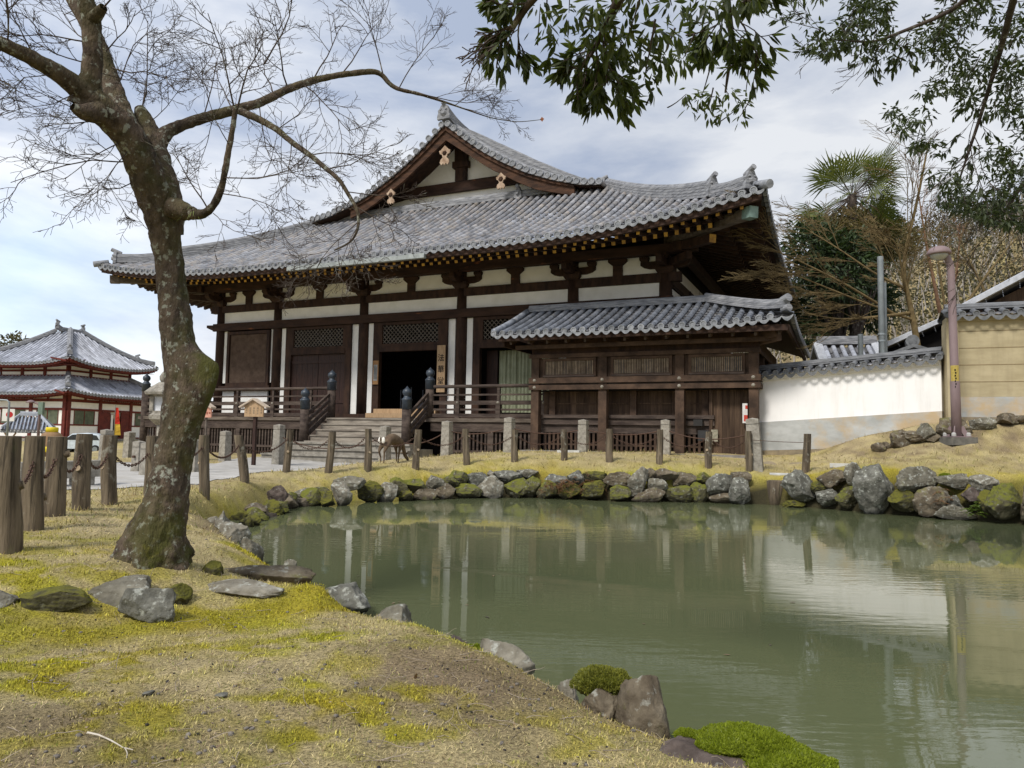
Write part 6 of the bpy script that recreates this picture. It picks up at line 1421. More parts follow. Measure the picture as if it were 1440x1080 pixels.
# parked car behind the posts
b = P3(116, 637, 52.0); car = empty('parked_car', (b[0], b[1], b[2]), rad(8), 'small pale car parked on the road before the distant hall, seen between log posts', 'car')
body = [(-1.75, .30), (-1.78, .55), (-1.70, .78), (-1.05, .88), (-.45, 1.35), (.55, 1.42), (1.25, 1.30), (1.62, .88), (1.75, .75), (1.76, .32)]
m2 = MB(); V = []
for y_, k_ in ((-.74, .94), (-.66, 1), (.66, 1), (.74, .94)): V += [(x, y_, .3 + (z - .3) * (k_ if z > .8 else 1)) for x, z in body]
n = len(body); m2.add(V, [tuple(range(n)), tuple(range(4 * n - 1, 3 * n - 1, -1))] + [(a * n + j, a * n + (j + 1) % n, (a + 1) * n + (j + 1) % n, (a + 1) * n + j) for a in range(3) for j in range(n)]); m2.build('body', [mat('pale_car_paint', (.62, .70, .76), rough=.25, spec=.6)], car)
m2 = MB(); m2.prism([(-.92, .92), (-.42, 1.28), (.05, 1.32), (.05, .92)], 1, -.755, -.73); m2.prism([(.12, .92), (.12, 1.32), (.55, 1.34), (1.15, 1.24), (1.35, .92)], 1, -.755, -.73); m2.build('window', [mat('car_glass', (.03, .035, .04), rough=.1, spec=.6)], car)
for x in (-1.1, 1.1):
    for y_ in (-.7, .7): m2 = MB(); m2.smooth = True; m2.tube([(x, y_ - .1, .29), (x, y_ + .1, .29)], .29, 18); m2.smooth = False; m2.mat = 1; m2.tube([(x, y_ - .115, .29), (x, y_ + .115, .29)], .17, 14); m2.build('wheel', [mat('tyre', (.02, .02, .02), rough=.9), M['steel']], car)
m2 = MB(); m2.box(-1.76, -1.66, -.62, -.38, .62, .74); m2.build('headlight', [M['plaster']], car)

# ------------------------------------------------------------------ drain, pipes, slabs by the white wall
b = at(1112, 668, 17.9)
o = empty('stone_drain', (b[0], b[1], .35), rad(-20), 'little stone built drain with a dark opening at the left foot of the white wall', 'drain')
for k_, (x, y, z, a, c, d) in enumerate(((-.55, 1.5, .38, .55, .4, .36), (.15, 1.55, .38, .75, .4, .38), (.95, 1.5, .36, .7, .4, .36), (-.5, 1.2, .05, .5, .4, .34), (-.02, 1.05, .10, .46, .4, .40), (.85, 1.1, .1, .4, .5, .36), (-.6, .5, .0, .5, .5, .22), (.7, .3, .0, .4, .5, .2))):
    q = rock('dressed_stone', (x, y, z), (a * 1.02, c, d * 1.02), 900 + k_, 1, facets=4, rough=.35, kind_mat=M['footing']); q.parent = o
m2 = MB(); m2.box(.2, .68, 1.28, 1.34, -.15, .30); m2.build('opening', [M['black']], o)
m2 = MB()
for x in (.25, .36, .47, .58): m2.box(x, x + .02, 1.24, 1.27, -.12, .28)
m2.box(.2, .66, 1.24, 1.262, .08, .1); m2.build('grate', [M['chain']], o)
for k_, (px, py, l_, lb) in enumerate(((1110, 668, .85, 'upper of the two pale pipes lying across the drain channel'), (1107, 678, .7, 'lower pale pipe across the drain channel, nearer the water'))):
    c = at(px, py, 17.3 - .2 * k_); m2 = MB(); m2.smooth = True; m2.tube([c - np.array([l_ / 2, -.1, 0]), c + np.array([l_ / 2, -.1, 0])], .045, 10); tag(m2.build('pipe', [mat('pale_pipe', (.55, .55, .53), (.4, .4, .38), 6, .5)]), lb, 'pipe')
for px, py, Y, a, lb in ((1185, 653, 17.0, .34, 'white flat slab on the dry grass, right of the lone log post'), (800, 643, 20.6, .34, 'thin white slab lying in dry grass before the low building')):
    c = at(px, py, Y); m2 = MB(); m2.prism([(c[0] - a, c[1] - .1), (c[0] + a * .8, c[1] - .14), (c[0] + a, c[1] + .1), (c[0] - a * .7, c[1] + .14)], 2, gz(c[0], c[1]) - .03, gz(c[0], c[1]) + .06); tag(m2.build('flat_slab', [mat('pale_slab', (.62, .62, .6), (.5, .5, .47), 5, .9)]), lb, 'slab')
c = at(1090, 694, 17.0); m2 = MB(); m2.smooth = True; m2.lathe([(.2, -.35), (.17, 0), (.185, .28), (.15, .30)], n=14); q = m2.build('stump', [M['log']]); q.location = c; tag(q, 'weathered tree stump in the bank beside the drain outlet', 'stump')

# ------------------------------------------------------------------ the deer
dr = at(550, 654, 18.6); dz = gz(dr[0], dr[1])
deer = empty('deer', (dr[0], dr[1], dz - .01), rad(60), 'brown deer with a white rump grazing beside the stair, seen from behind', 'deer')
deer.scale = (.76, .80, .76)
def skin(name, verts, edges, radii, mats, parent, root=0, sub=2):
    me = bpy.data.meshes.new(name); me.from_pydata(verts, edges, []); o = bpy.data.objects.new(name, me); COL.objects.link(o); o.parent = parent
    for m_ in mats: me.materials.append(m_)
    md = o.modifiers.new('Skin', 'SKIN'); md.use_smooth_shade = True
    for i, r_ in enumerate(radii): me.skin_vertices[0].data[i].radius = r_ if hasattr(r_, '__len__') else (r_, r_)
    me.skin_vertices[0].data[root].use_root = True
    o.modifiers.new('Subdivision', 'SUBSURF').levels = sub; o.modifiers[-1].render_levels = sub
    return o
# local +x is the way the deer faces; rump at -x
dv = [(-.40, 0, .80), (-.15, 0, .82), (.12, 0, .80), (.34, 0, .80), (.50, 0, .72), (.66, .02, .48), (.76, .03, .26), (.88, .03, .14), (.98, .03, .06)]
dr_ = [(.155, .19), (.165, .205), (.17, .225), (.14, .21), (.085, .115), (.06, .08), (.062, .07), (.045, .05), (.028, .032)]
de = [(i, i + 1) for i in range(8)]
def leg(root, pts, rs_):
    k_ = root
    for p_, r_ in zip(pts, rs_): dv.append(p_); dr_.append(r_); de.append((k_, len(dv) - 1)); k_ = len(dv) - 1
for sy in (-1, 1):
    leg(0, [(-.38, sy * .11, .60), (-.50, sy * .105, .40), (-.45 + .04 * sy, sy * .10, .20), (-.46 + .05 * sy, sy * .10, .03)], [(.075, .10), .036, .024, .024])
    leg(3, [(.33, sy * .10, .56), (.33 + .06 * sy, sy * .095, .34), (.32 + .07 * sy, sy * .09, .16), (.34 + .08 * sy, sy * .09, .03)], [(.06, .075), .032, .023, .023])
M['fur'] = mat('deer_fur', (.15, .108, .068), (.085, .056, .036), 6, .95, .5, 60)
skin('body', dv, de, dr_, [M['fur']], deer)
def ball(name, c, s_, m_, parent, rz_=0): V, Fc = ICO3; R_ = rotz(np.array(rz_)); return np_mesh(name, (V * np.array(s_)) @ R_.T + np.array(c), Fc, m_, parent, smooth=True)
M['white_fur'] = mat('white_fur', (.85, .82, .76), (.7, .66, .6), 10, .95)
for sy in (-1, 1): ball('rump_patch', (-.515, sy * .066, .765), (.045, .062, .105), M['white_fur'], deer)
ball('tail', (-.572, 0, .80), (.028, .026, .085), M['fur'], deer)
for sy in (-1, 1): ball('ear', (.76, sy * .10 + .03, .34), (.03, .075, .03), M['fur'], deer, sy * .6)
for sy in (-1, 1): ball('eye', (.84, sy * .055 + .03, .20), (.014, .01, .014), M['black'], deer)
ball('nose', (1.015, .03, .045), (.015, .022, .015), M['black'], deer)
# ------------------------------------------------------------------ branches
def tubes_np(groups, sides=4):
    """groups: list of (P (N,K,3), R (N,K), sides)"""
    VV, FF, off = [], [], 0
    for P, R, sd in groups:
        P = np.asarray(P, float); R = np.asarray(R, float); N, K = R.shape
        D = np.empty_like(P); D[:, 1:-1] = P[:, 2:] - P[:, :-2]; D[:, 0] = P[:, 1] - P[:, 0]; D[:, -1] = P[:, -1] - P[:, -2]
        D /= np.linalg.norm(D, axis=2, keepdims=True) + 1e-9
        ref = np.where(np.abs(D[:, :1, 2:3]) < .9, np.array([0, 0, 1.]), np.array([1., 0, 0]))
        X = np.cross(D, np.broadcast_to(ref, D.shape)); X /= np.linalg.norm(X, axis=2, keepdims=True) + 1e-9; Yv = np.cross(D, X)
        a = 2 * np.pi * np.arange(sd) / sd
        V = P[:, :, None] + R[:, :, None, None] * (np.cos(a)[:, None] * X[:, :, None] + np.sin(a)[:, None] * Yv[:, :, None])
        base = (np.arange(N) * K * sd)[:, None, None] + (np.arange(K - 1) * sd)[None, :, None]
        j = np.arange(sd)[None, None]; j2 = (j + 1) % sd
        F_ = np.stack([base + j, base + j2, base + sd + j2, base + sd + j], -1).reshape(-1, 4) + off
        VV.append(V.reshape(-1, 3)); FF.append(F_); off += N * K * sd
    return np.concatenate(VV), np.concatenate(FF)
def rdir(rs, d, ang):
    d = d / np.linalg.norm(d); v = rs.randn(3); v -= d * (v @ d); v /= np.linalg.norm(v) + 1e-9
    return d * math.cos(ang) + v * math.sin(ang)
def spray(rs, p, d, L_, r, lv, store, pr):
    """a branch with side shoots; pr: dict(wig, up, kids, ang, shrink, flat)"""
    K = 6 if lv > 0 else 5; pts = [p]; dd_ = d / np.linalg.norm(d)
    for i in range(K - 1):
        dd_ = dd_ + rs.randn(3) * pr['wig'] + np.array([0, 0, pr['up']]); dd_ /= np.linalg.norm(dd_); pts.append(pts[-1] + dd_ * L_ / (K - 1))
    pts = np.array(pts); store.setdefault((lv, K), []).append((pts, np.linspace(r, max(r * .4, pr['rmin']), K)))
    if lv == 0: return
    n = pr['kids'][lv] if lv < len(pr['kids']) else pr['kids'][-1]
    for k_ in range(n):
        t = (k_ + rs.uniform(.2, .9)) / n; t = .18 + .82 * t; i = min(K - 2, int(t * (K - 1))); f_ = t * (K - 1) - i
        q = pts[i] * (1 - f_) + pts[i + 1] * f_; dq = pts[i + 1] - pts[i]
        nd = rdir(rs, dq, rs.uniform(*pr['ang'])); nd[2] *= pr['flat']
        spray(rs, q, nd, L_ * rs.uniform(*pr['shrink']) * (1.1 - .4 * t), max(pr['rmin'], r * .55), lv - 1, store, pr)
def store_groups(store):
    out_ = []
    for (lv, K), it in store.items(): out_.append((np.array([q[0] for q in it]), np.array([q[1] for q in it]), 5 if lv >= 2 else (4 if lv == 1 else 3)))
    return out_

# ------------------------------------------------------------------ the big bare tree
M['bark'] = mat('bark', (0.135, 0.102, 0.075), (0.045, 0.034, 0.026), 12, .95, 1.0, 40, (1.6, 1.6, .7), detail=12, spec=.12)
overlay(M['bark'], (.31, .32, .265), 17, .56, .62, .8, seed=1.5)
overlay(M['bark'], (.030, .026, .022), 2.0, .55, .68, .75, stretch=(1.5, 1.5, .5), seed=6)
overlay(M['bark'], (.075, .078, .018), 3.4, .44, .60, .9, attr='moss', seed=3)
overlay(M['bark'], (.15, .135, .02), 9, .62, .72, .5, attr='moss', seed=8)
M['twig'] = mat('twig_bark', (.10, .078, .064), (.05, .038, .032), 9, .9, spec=.15)
overlay(M['twig'], (.30, .30, .26), 9, .58, .66, .6)
TX = [(214, 792, 100, 5.45), (217, 770, 90, 5.45), (226, 735, 68, 5.45), (235, 700, 58, 5.46), (243, 650, 50, 5.48), (251, 600, 50, 5.5), (257, 560, 51, 5.5), (257, 520, 50, 5.52), (251, 480, 45, 5.53), (246, 440, 42, 5.53), (241, 400, 39, 5.52), (237, 360, 38, 5.5), (231, 320, 42, 5.47), (222, 285, 50, 5.42), (208, 250, 50, 5.34), (194, 215, 46, 5.24), (176, 185, 42, 5.15), (150, 160, 42, 5.05), (126, 140, 42, 4.98)]
def limb(pts, name, parent, n=14, bump=.10, moss=0.25, flare=False, seed=0, mt='bark'):
    """a traced limb: (px, py, width px, Y) along its middle line"""
    C = []; R_ = []
    for x, y, w_, Y in pts: C.append(at(x, y, Y)); R_.append(w_ * Y / FPX / 2)
    C = np.array(C); R_ = np.array(R_)
    tt = np.concatenate([[0], np.cumsum(np.linalg.norm(np.diff(C, axis=0), axis=1))]); m_ = max(6, int(tt[-1] / max(.03, R_.mean() * (.14 if flare else .42))))
    m_ = min(m_, 300 if flare else 150); s_ = np.linspace(0, tt[-1], m_)
    # smooth interpolation (Catmull-Rom by repeated averaging of linear samples)
    Q = np.stack([np.interp(s_, tt, C[:, k_]) for k_ in range(3)], 1); RR_ = np.interp(s_, tt, R_)
    for _ in range(6): Q[1:-1] = .25 * Q[:-2] + .5 * Q[1:-1] + .25 * Q[2:]; RR_[1:-1] = .25 * RR_[:-2] + .5 * RR_[1:-1] + .25 * RR_[2:]
    V = np.zeros((m_, n, 3)); mo = np.zeros((m_, n)); x = None
    for i in range(m_):
        d = Q[min(i + 1, m_ - 1)] - Q[max(i - 1, 0)]; d /= np.linalg.norm(d) + 1e-9
        if x is None: x = np.cross(d, [0, 1, 0.2])
        x = x - d * (x @ d); x /= np.linalg.norm(x); y = np.cross(d, x)
        for j in range(n):
            a = 2 * math.pi * j / n; nv = x * math.cos(a) + y * math.sin(a)
            p_ = Q[i] + nv * RR_[i]
            k1 = mnoise.noise(Vector(p_ * (2.2 / max(.1, RR_[i] * 4)) + np.array([seed, 0, 0]))); k2 = mnoise.fractal(Vector((p_ + np.array([seed, 0, 0])) * np.array([22, 22, 13.])), .8, 2, 5)
            rib = math.sin(a * 5 + k1 * 3) * .5 if flare else 0
            fl_ = (max(0, 1 - i / (m_ * .16)) ** 2) * .22 if flare else 0
            V[i, j] = Q[i] + nv * RR_[i] * (1 + bump * k1 + bump * .95 * k2 + fl_ * (rib + .15))
            mo[i, j] = moss + (.75 * max(0, 1 - i / (m_ * .20)) if flare else 0) + (max(0, nv[0]) * .45 if flare else max(0, nv[2]) * .4)
    idx = np.arange(m_ * n).reshape(m_, n); Fq = np.stack([idx[:-1], np.roll(idx[:-1], -1, 1), np.roll(idx[1:], -1, 1), idx[1:]], -1).reshape(-1, 4)
    Vv = V.reshape(-1, 3)
    return Vv, Fq, np.clip(mo.ravel(), 0, 1), Q, RR_
tree = empty('bare_tree', tuple(at(217, 785, 5.45)), 0, 'big leaning bare tree with lichened mossy trunk and round burl, left foreground', 'tree'); T0 = np.array(tree.location)
def add_limb(name, pts, **k_):
    V, Fq, mo, Q, R_ = limb(pts, name, tree, **k_); o = np_mesh(name, V - T0, Fq, M['bark'], tree, vals={'moss': mo}, smooth=True); return o, Q, R_
V, Fq, mo, Qt, Rt = limb(TX, 'trunk', tree, n=96, bump=.085, moss=.12, flare=True)
bc = at(270, 516, 5.46); dv_ = V - bc; di_ = np.linalg.norm(dv_ * np.stack([np.ones(len(V)), np.ones(len(V)), np.where(dv_[:, 2] > 0, 1.25, .36)], 1), axis=1)       # the burl on the right
V = V + np.array([.20, -.05, .0]) * np.exp(-(di_ / .125) ** 2)[:, None]; mo = np.clip(mo + .5 * np.exp(-(di_ / .2) ** 2), 0, 1)
np_mesh('trunk', V - T0, Fq, M['bark'], tree, vals={'moss': mo}, smooth=True)
limbs = {}
limbs['right_stem'] = add_limb('limb', [(244, 330, 26, 5.5), (241, 290, 34, 5.46), (228, 250, 40, 5.46), (216, 210, 38, 5.5), (206, 180, 30, 5.54), (199, 158, 22, 5.56), (196, 152, 14, 5.56)], n=24, moss=.35, seed=3)
limbs['stub'] = add_limb('limb', [(236, 296, 34, 5.46), (250, 292, 32, 5.38), (262, 298, 22, 5.30), (280, 303, 13, 5.2), (295, 298, 11, 5.15), (309, 275, 10, 5.1), (316, 245, 9, 5.05), (323, 205, 8, 5.0), (329, 172, 7.5, 5.0), (331, 150, 7, 4.98)], n=16, moss=.12, seed=5, bump=.16)
limbs['right'] = add_limb('limb', [(218, 205, 30, 5.5), (232, 186, 20, 5.55), (250, 178, 16, 5.6), (285, 166, 15, 5.7), (325, 156, 14, 5.8), (365, 145, 12, 5.9), (405, 125, 11, 6.0), (440, 113, 10, 6.1), (480, 105, 8.5, 6.2), (520, 100, 8, 6.25), (538, 102, 7.5, 6.3), (545, 118, 6.5, 6.3), (560, 126, 6, 6.3), (590, 132, 4.6, 6.3), (615, 140, 3.4, 6.35), (650, 152, 2.2, 6.4), (690, 166, 1.4, 6.45), (728, 172, 1.1, 6.45), (763, 168, .8, 6.45)], n=14, moss=.3, seed=7)
limbs['droop'] = add_limb('limb', [(335, 155, 11, 5.8), (365, 168, 10, 5.7), (390, 182, 9, 5.6), (410, 200, 8, 5.5), (436, 218, 7.5, 5.4), (460, 238, 7, 5.3), (480, 255, 6, 5.25), (490, 275, 5.5, 5.2), (503, 292, 5, 5.2), (506, 315, 4, 5.2), (497, 340, 3, 5.2), (470, 352, 2, 5.2)], n=12, moss=.3, seed=9)
limbs['left'] = add_limb('limb', [(130, 145, 38, 5.0), (110, 122, 32, 4.9), (85, 105, 26, 4.8), (50, 84, 22, 4.65), (10, 64, 20, 4.5), (-40, 48, 18, 4.35), (-120, 40, 15, 4.1)], n=20, moss=.2, seed=11)
limbs['up'] = add_limb('limb', [(118, 150, 42, 4.98), (126, 122, 32, 4.96), (130, 95, 27, 4.95), (130, 65, 26, 4.93), (129, 35, 27, 4.92), (124, 10, 26, 4.9), (112, -25, 22, 4.85), (105, -80, 18, 4.8), (120, -150, 13, 4.75)], n=20, moss=.3, seed=13)
limbs['knot'] = add_limb('limb', [(128, 30, 20, 4.9), (140, 16, 18, 4.85), (146, 10, 12, 4.83)], n=14, moss=.3, seed=15)
limbs['back'] = add_limb('limb', [(192, 205, 40, 5.3), (176, 170, 30, 5.38), (162, 135, 28, 5.45), (150, 100, 26, 5.5), (138, 62, 24, 5.55), (122, 30, 22, 5.6), (104, 0, 21, 5.65), (80, -50, 18, 5.7), (60, -120, 13, 5.8)], n=20, moss=.2, seed=17)
limbs['gnarl'] = add_limb('limb', [(140, 158, 30, 4.95), (118, 160, 26, 4.85), (106, 156, 18, 4.8), (102, 150, 11, 4.78)], n=16, moss=.3, seed=19)
rs = np.random.RandomState(4)
PR = dict(wig=.13, up=.02, kids=[0, 4, 5, 5], ang=(.45, .95), shrink=(.40, .66), flat=.85, rmin=.0015)
store = {}
def from_px(x0, y0, Y0, x1, y1, Y1, r, lv=3): a, b = at(x0, y0, Y0), at(x1, y1, Y1); spray(rs, a, b - a, np.linalg.norm(b - a) * 1.02, r, lv, store, PR)
SPR = [(331, 160, 5.0, 300, 20, 4.7, .011), (331, 165, 5.0, 372, 60, 4.8, .012), (330, 160, 5.0, 262, 20, 5.4, .009), (372, 90, 4.9, 440, -10, 4.9, .010), (323, 205, 5.0, 262, 110, 4.6, .006), (316, 250, 5.05, 440, 262, 4.6, .008), (310, 272, 5.1, 400, 300, 4.8, .007), (295, 298, 5.15, 240, 215, 5.0, .010), (300, 300, 5.15, 350, 330, 4.9, .005),
       (405, 125, 6.0, 385, 20, 5.7, .012), (440, 113, 6.1, 470, 20, 6.1, .011), (425, 118, 6.05, 500, 180, 5.8, .010), (480, 105, 6.2, 540, 10, 6.3, .010), (538, 102, 6.3, 530, 20, 6.5, .010), (560, 126, 6.3, 640, 60, 6.4, .009), (590, 132, 6.3, 700, 128, 6.3, .008), (650, 152, 6.4, 720, 180, 6.3, .006), (640, 148, 6.4, 690, 100, 6.4, .006), (365, 150, 5.9, 420, 230, 5.8, .008), (285, 168, 5.7, 330, 90, 6.1, .009), (300, 164, 5.75, 270, 250, 5.9, .006), (385, 135, 5.95, 350, 50, 6.3, .01),
       (410, 200, 5.5, 400, 280, 5.3, .007), (436, 218, 5.4, 520, 210, 5.1, .008), (436, 220, 5.4, 410, 250, 5.2, .005), (460, 238, 5.3, 560, 252, 5.1, .008), (490, 270, 5.2, 575, 290, 5.1, .007), (503, 292, 5.2, 560, 330, 5.1, .007), (506, 310, 5.2, 400, 380, 5.2, .006), (497, 335, 5.2, 520, 400, 5.1, .005), (480, 350, 5.2, 400, 392, 5.2, .005), (506, 315, 5.2, 470, 400, 5.0, .005), (504, 300, 5.2, 470, 270, 5.2, .005), (390, 182, 5.6, 470, 150, 5.4, .007),
       (170, 170, 5.15, 60, 165, 4.8, .009), (180, 190, 5.15, 90, 235, 4.8, .008), (205, 225, 5.3, 5, 240, 4.8, .010), (185, 205, 5.2, 120, 285, 4.7, .007), (165, 172, 5.1, 20, 150, 4.6, .008), (130, 90, 4.95, 40, 70, 4.7, .009), (129, 60, 4.93, 10, 30, 4.6, .010), (50, 84, 4.65, 20, 10, 4.4, .009), (85, 105, 4.8, 10, 130, 4.5, .007), (10, 64, 4.5, 30, -20, 4.2, .010), (10, 64, 4.5, -60, 120, 4.2, .009), (146, 75, 5.5, 200, 20, 5.4, .010), (150, 92, 5.5, 235, 115, 5.2, .011), (160, 130, 5.45, 215, 60, 5.8, .009), (146, 10, 4.83, 200, -30, 4.7, .010), (199, 155, 5.56, 205, 110, 5.7, .009), (199, 155, 5.56, 240, 50, 5.8, .010), (205, 175, 5.54, 290, 130, 5.4, .006), (138, 62, 5.55, 60, 20, 5.9, .01), (126, 120, 4.96, 60, 190, 4.7, .007), (196, 250, 5.35, 130, 300, 5.1, .008), (215, 330, 5.4, 180, 300, 5.1, .004)]
for q in SPR: from_px(*q[:6], q[6] * .62, 3)
V, Fq = tubes_np(store_groups(store)); tw = np_mesh('twigs', V - T0, Fq, M['twig'], tree, smooth=True); tw['kind'] = 'stuff'
# few dead leaves left on it, and a tuft growing on the stub
q = at(762, 168, 6.45); m2 = MB(); m2.add([q + np.array(v) * .03 for v in ((-.6, 0, 0), (0, .2, .9), (.7, 0, .2), (.1, -.2, -.8))], [(0, 1, 2, 3)]); o = m2.build('dead_leaf', [mat('dead_leaf', (.26, .10, .05), rough=.9)], tree); o.location = -Vector(T0)
tb = at(272, 300, 5.25); leafV = []; leafF = []
for k_ in range(26):
    a = rs.uniform(0, 6.28); l_ = rs.uniform(.08, .17); d = np.array([math.cos(a), math.sin(a) * .8, rs.uniform(.2, 1.2)]); d /= np.linalg.norm(d); s_ = np.cross(d, [0, 0, 1]); s_ /= np.linalg.norm(s_); o_ = len(leafV)
    for i in range(5): t = i / 4; c = tb + d * l_ * t + np.array([0, 0, -.11 * t * t]); wv = .006 * (1 - t) + .001; leafV += [c - s_ * wv, c + s_ * wv]
    leafF += [(o_ + 2 * i, o_ + 2 * i + 1, o_ + 2 * i + 3, o_ + 2 * i + 2) for i in range(4)]
tuft = np_mesh('orchid_tuft', np.array(leafV), np.array(leafF), mat('strap_leaf', (.16, .19, .05), (.09, .11, .03), 8, .6)); tag(tuft, 'small tuft of strap leaves growing on the branch stub of the bare tree', 'plant')

# ------------------------------------------------------------------ leaves
def leaf_mat(name, c1, c2, trans=.35):
    m = bpy.data.materials.new(name); m.use_nodes = True; t = m.node_tree; L = t.links.new; N = t.nodes.new; b = t.nodes['Principled BSDF']; o_ = t.nodes['Material Output']
    a = N('ShaderNodeAttribute'); a.attribute_name = 'rnd'; mixn = N('ShaderNodeMixRGB'); L(a.outputs['Fac'], mixn.inputs['Fac']); mixn.inputs['Color1'].default_value = (*c2, 1); mixn.inputs['Color2'].default_value = (*c1, 1)
    L(mixn.outputs[0], b.inputs['Base Color']); b.inputs['Roughness'].default_value = .5; b.inputs['Specular IOR Level'].default_value = .35
    tr = N('ShaderNodeBsdfTranslucent'); sc_ = N('ShaderNodeMixRGB'); sc_.blend_type = 'MULTIPLY'; sc_.inputs['Fac'].default_value = 1; sc_.inputs['Color2'].default_value = (1.5, 1.6, .6, 1); L(mixn.outputs[0], sc_.inputs['Color1']); L(sc_.outputs[0], tr.inputs['Color'])
    ms = N('ShaderNodeMixShader'); ms.inputs['Fac'].default_value = trans; L(b.outputs[0], ms.inputs[1]); L(tr.outputs[0], ms.inputs[2]); L(ms.outputs[0], o_.inputs['Surface']); return m
LEAF_V = np.array([(0, 0, 0), (.16, .28, -.03), (0, .30, .03), (-.16, .28, -.03), (.17, .6, -.06), (0, .62, 0), (-.17, .6, -.06), (0, 1, -.10)]); LEAF_F = np.array([(0, 1, 2, 2), (0, 2, 3, 3), (1, 4, 5, 2), (2, 5, 6, 3), (4, 7, 5, 5), (5, 7, 6, 6)])
LEAF_V = np.array([(0, 0, 0), (.15, .35, -.035), (0, .36, .03), (-.15, .35, -.035), (0, 1, -.10), (.11, .68, -.06), (-.11, .68, -.06), (0, .69, 0)]); LEAF_F = np.array([(0, 1, 2, 3), (1, 5, 7, 2), (2, 7, 6, 3), (5, 4, 6, 7)])
def leaf_mesh(name, pos, d, size, mt, parent=None, roll=.6, rs=np.random, template=(LEAF_V, LEAF_F), vals=None):
    R_ = frame(d); N = len(pos); ro = rs.uniform(-roll, roll, N); c, s_ = np.cos(ro), np.sin(ro); z = np.zeros(N); o_ = np.ones(N)
    Rr = np.stack([np.stack([c, z, s_], -1), np.stack([z, o_, z], -1), np.stack([-s_, z, c], -1)], -2)
    V, Fq = scatter(template[0], template[1], pos, R_ @ Rr, size); v_ = np.repeat(rs.rand(N) if vals is None else vals, len(template[0]))
    return np_mesh(name, V, Fq, mt, parent, vals={'rnd': v_})
M['oakleaf'] = leaf_mat('evergreen_leaf', (.095, .115, .035), (.032, .045, .016), .42)
M['oakleaf2'] = leaf_mat('evergreen_leaf_far', (.075, .095, .040), (.030, .042, .020), .3)
oak = empty('evergreen_tree', (5.6, -2.4, gz(5.6, -2.4)), 0, 'evergreen tree whose leafy drooping boughs hang into the top and right of the photo', 'tree'); O0 = np.array(oak.location)
rs = np.random.RandomState(8)
def obranch(pts, r0, r1): return (np.array([[np.interp(t, np.linspace(0, 1, len(pts)), [q[k_] for q in pts]) for k_ in range(3)] for t in np.linspace(0, 1, 14)]), np.linspace(r0, r1, 14))
trunk_o = [(5.6, -2.4, O0[2] - .2), (5.5, -2.3, 2), (5.3, -2.0, 4.2), (5.2, -1.5, 6.0)]
def spx(l_): return [at(*q) for q in l_]
bnear = spx([(905, -330, 2.4), (900, -120, 2.9), (880, -20, 3.2), (850, 40, 3.4), (830, 80, 3.5)]); bnear2 = spx([(1000, -200, 2.8), (1010, -60, 3.3), (1020, -10, 3.6), (1030, 60, 4.0), (1020, 130, 4.3)]); bleft = spx([(905, -200, 2.7), (800, -60, 3.1), (740, 10, 3.4), (712, 50, 3.5)])
bfar = spx([(1500, -260, 4.5), (1440, -60, 6.4), (1410, 60, 7.4), (1380, 160, 8.0), (1350, 250, 8.3)]); bfar2 = spx([(1440, -60, 6.4), (1330, 20, 7.4), (1230, 60, 7.8), (1160, 55, 8.0)]); bfar3 = spx([(1600, 60, 7), (1500, 180, 7.6), (1430, 270, 8), (1400, 320, 8.1)])
base_ = np.array([5.2, -1.5, 6.0]); grp = []
it = [obranch(trunk_o, .24, .15)]
for br, r0 in ((bnear, .05), (bnear2, .045), (bfar, .05), (bfar3, .05)): it.append(obranch([base_, (base_ + br[0]) / 2 + np.array([0, 0, .5]), br[0]], .11, r0))
for br, r0, r1 in ((bnear, .05, .008), (bnear2, .04, .006), (bleft, .03, .012), (bfar, .05, .010), (bfar2, .03, .008), (bfar3, .05, .010)): it.append(obranch(br, r0, r1))
LP, LD, LS, LP2, LD2, LS2 = [], [], [], [], [], []; tws = []
def cluster(px, py, Y, spread_px, n, size, P_, D_, S_, drop=.9, twig=True):
    c = at(px, py, Y); sp = spread_px * Y / FPX; a0 = rs.uniform(0, 6.28); st = c + np.array([rs.randn() * sp * .5, rs.randn() * .2, sp * rs.uniform(.8, 1.6)])
    if twig: tws.append((np.array([st * (1 - t) + c * t + np.array([0, 0, -.15 * sp * math.sin(math.pi * t)]) for t in np.linspace(0, 1, 5)]), np.linspace(.006, .002, 5)))
    for k_ in range(n):
        o_ = rs.randn(3) * sp * np.array([.5, .5, .42]); d = o_ / (np.linalg.norm(o_) + 1e-6) + np.array([0, 0, -drop]) + rs.randn(3) * .28; P_.append(c + o_ * .8); D_.append(d); S_.append(size * rs.uniform(.65, 1.15))
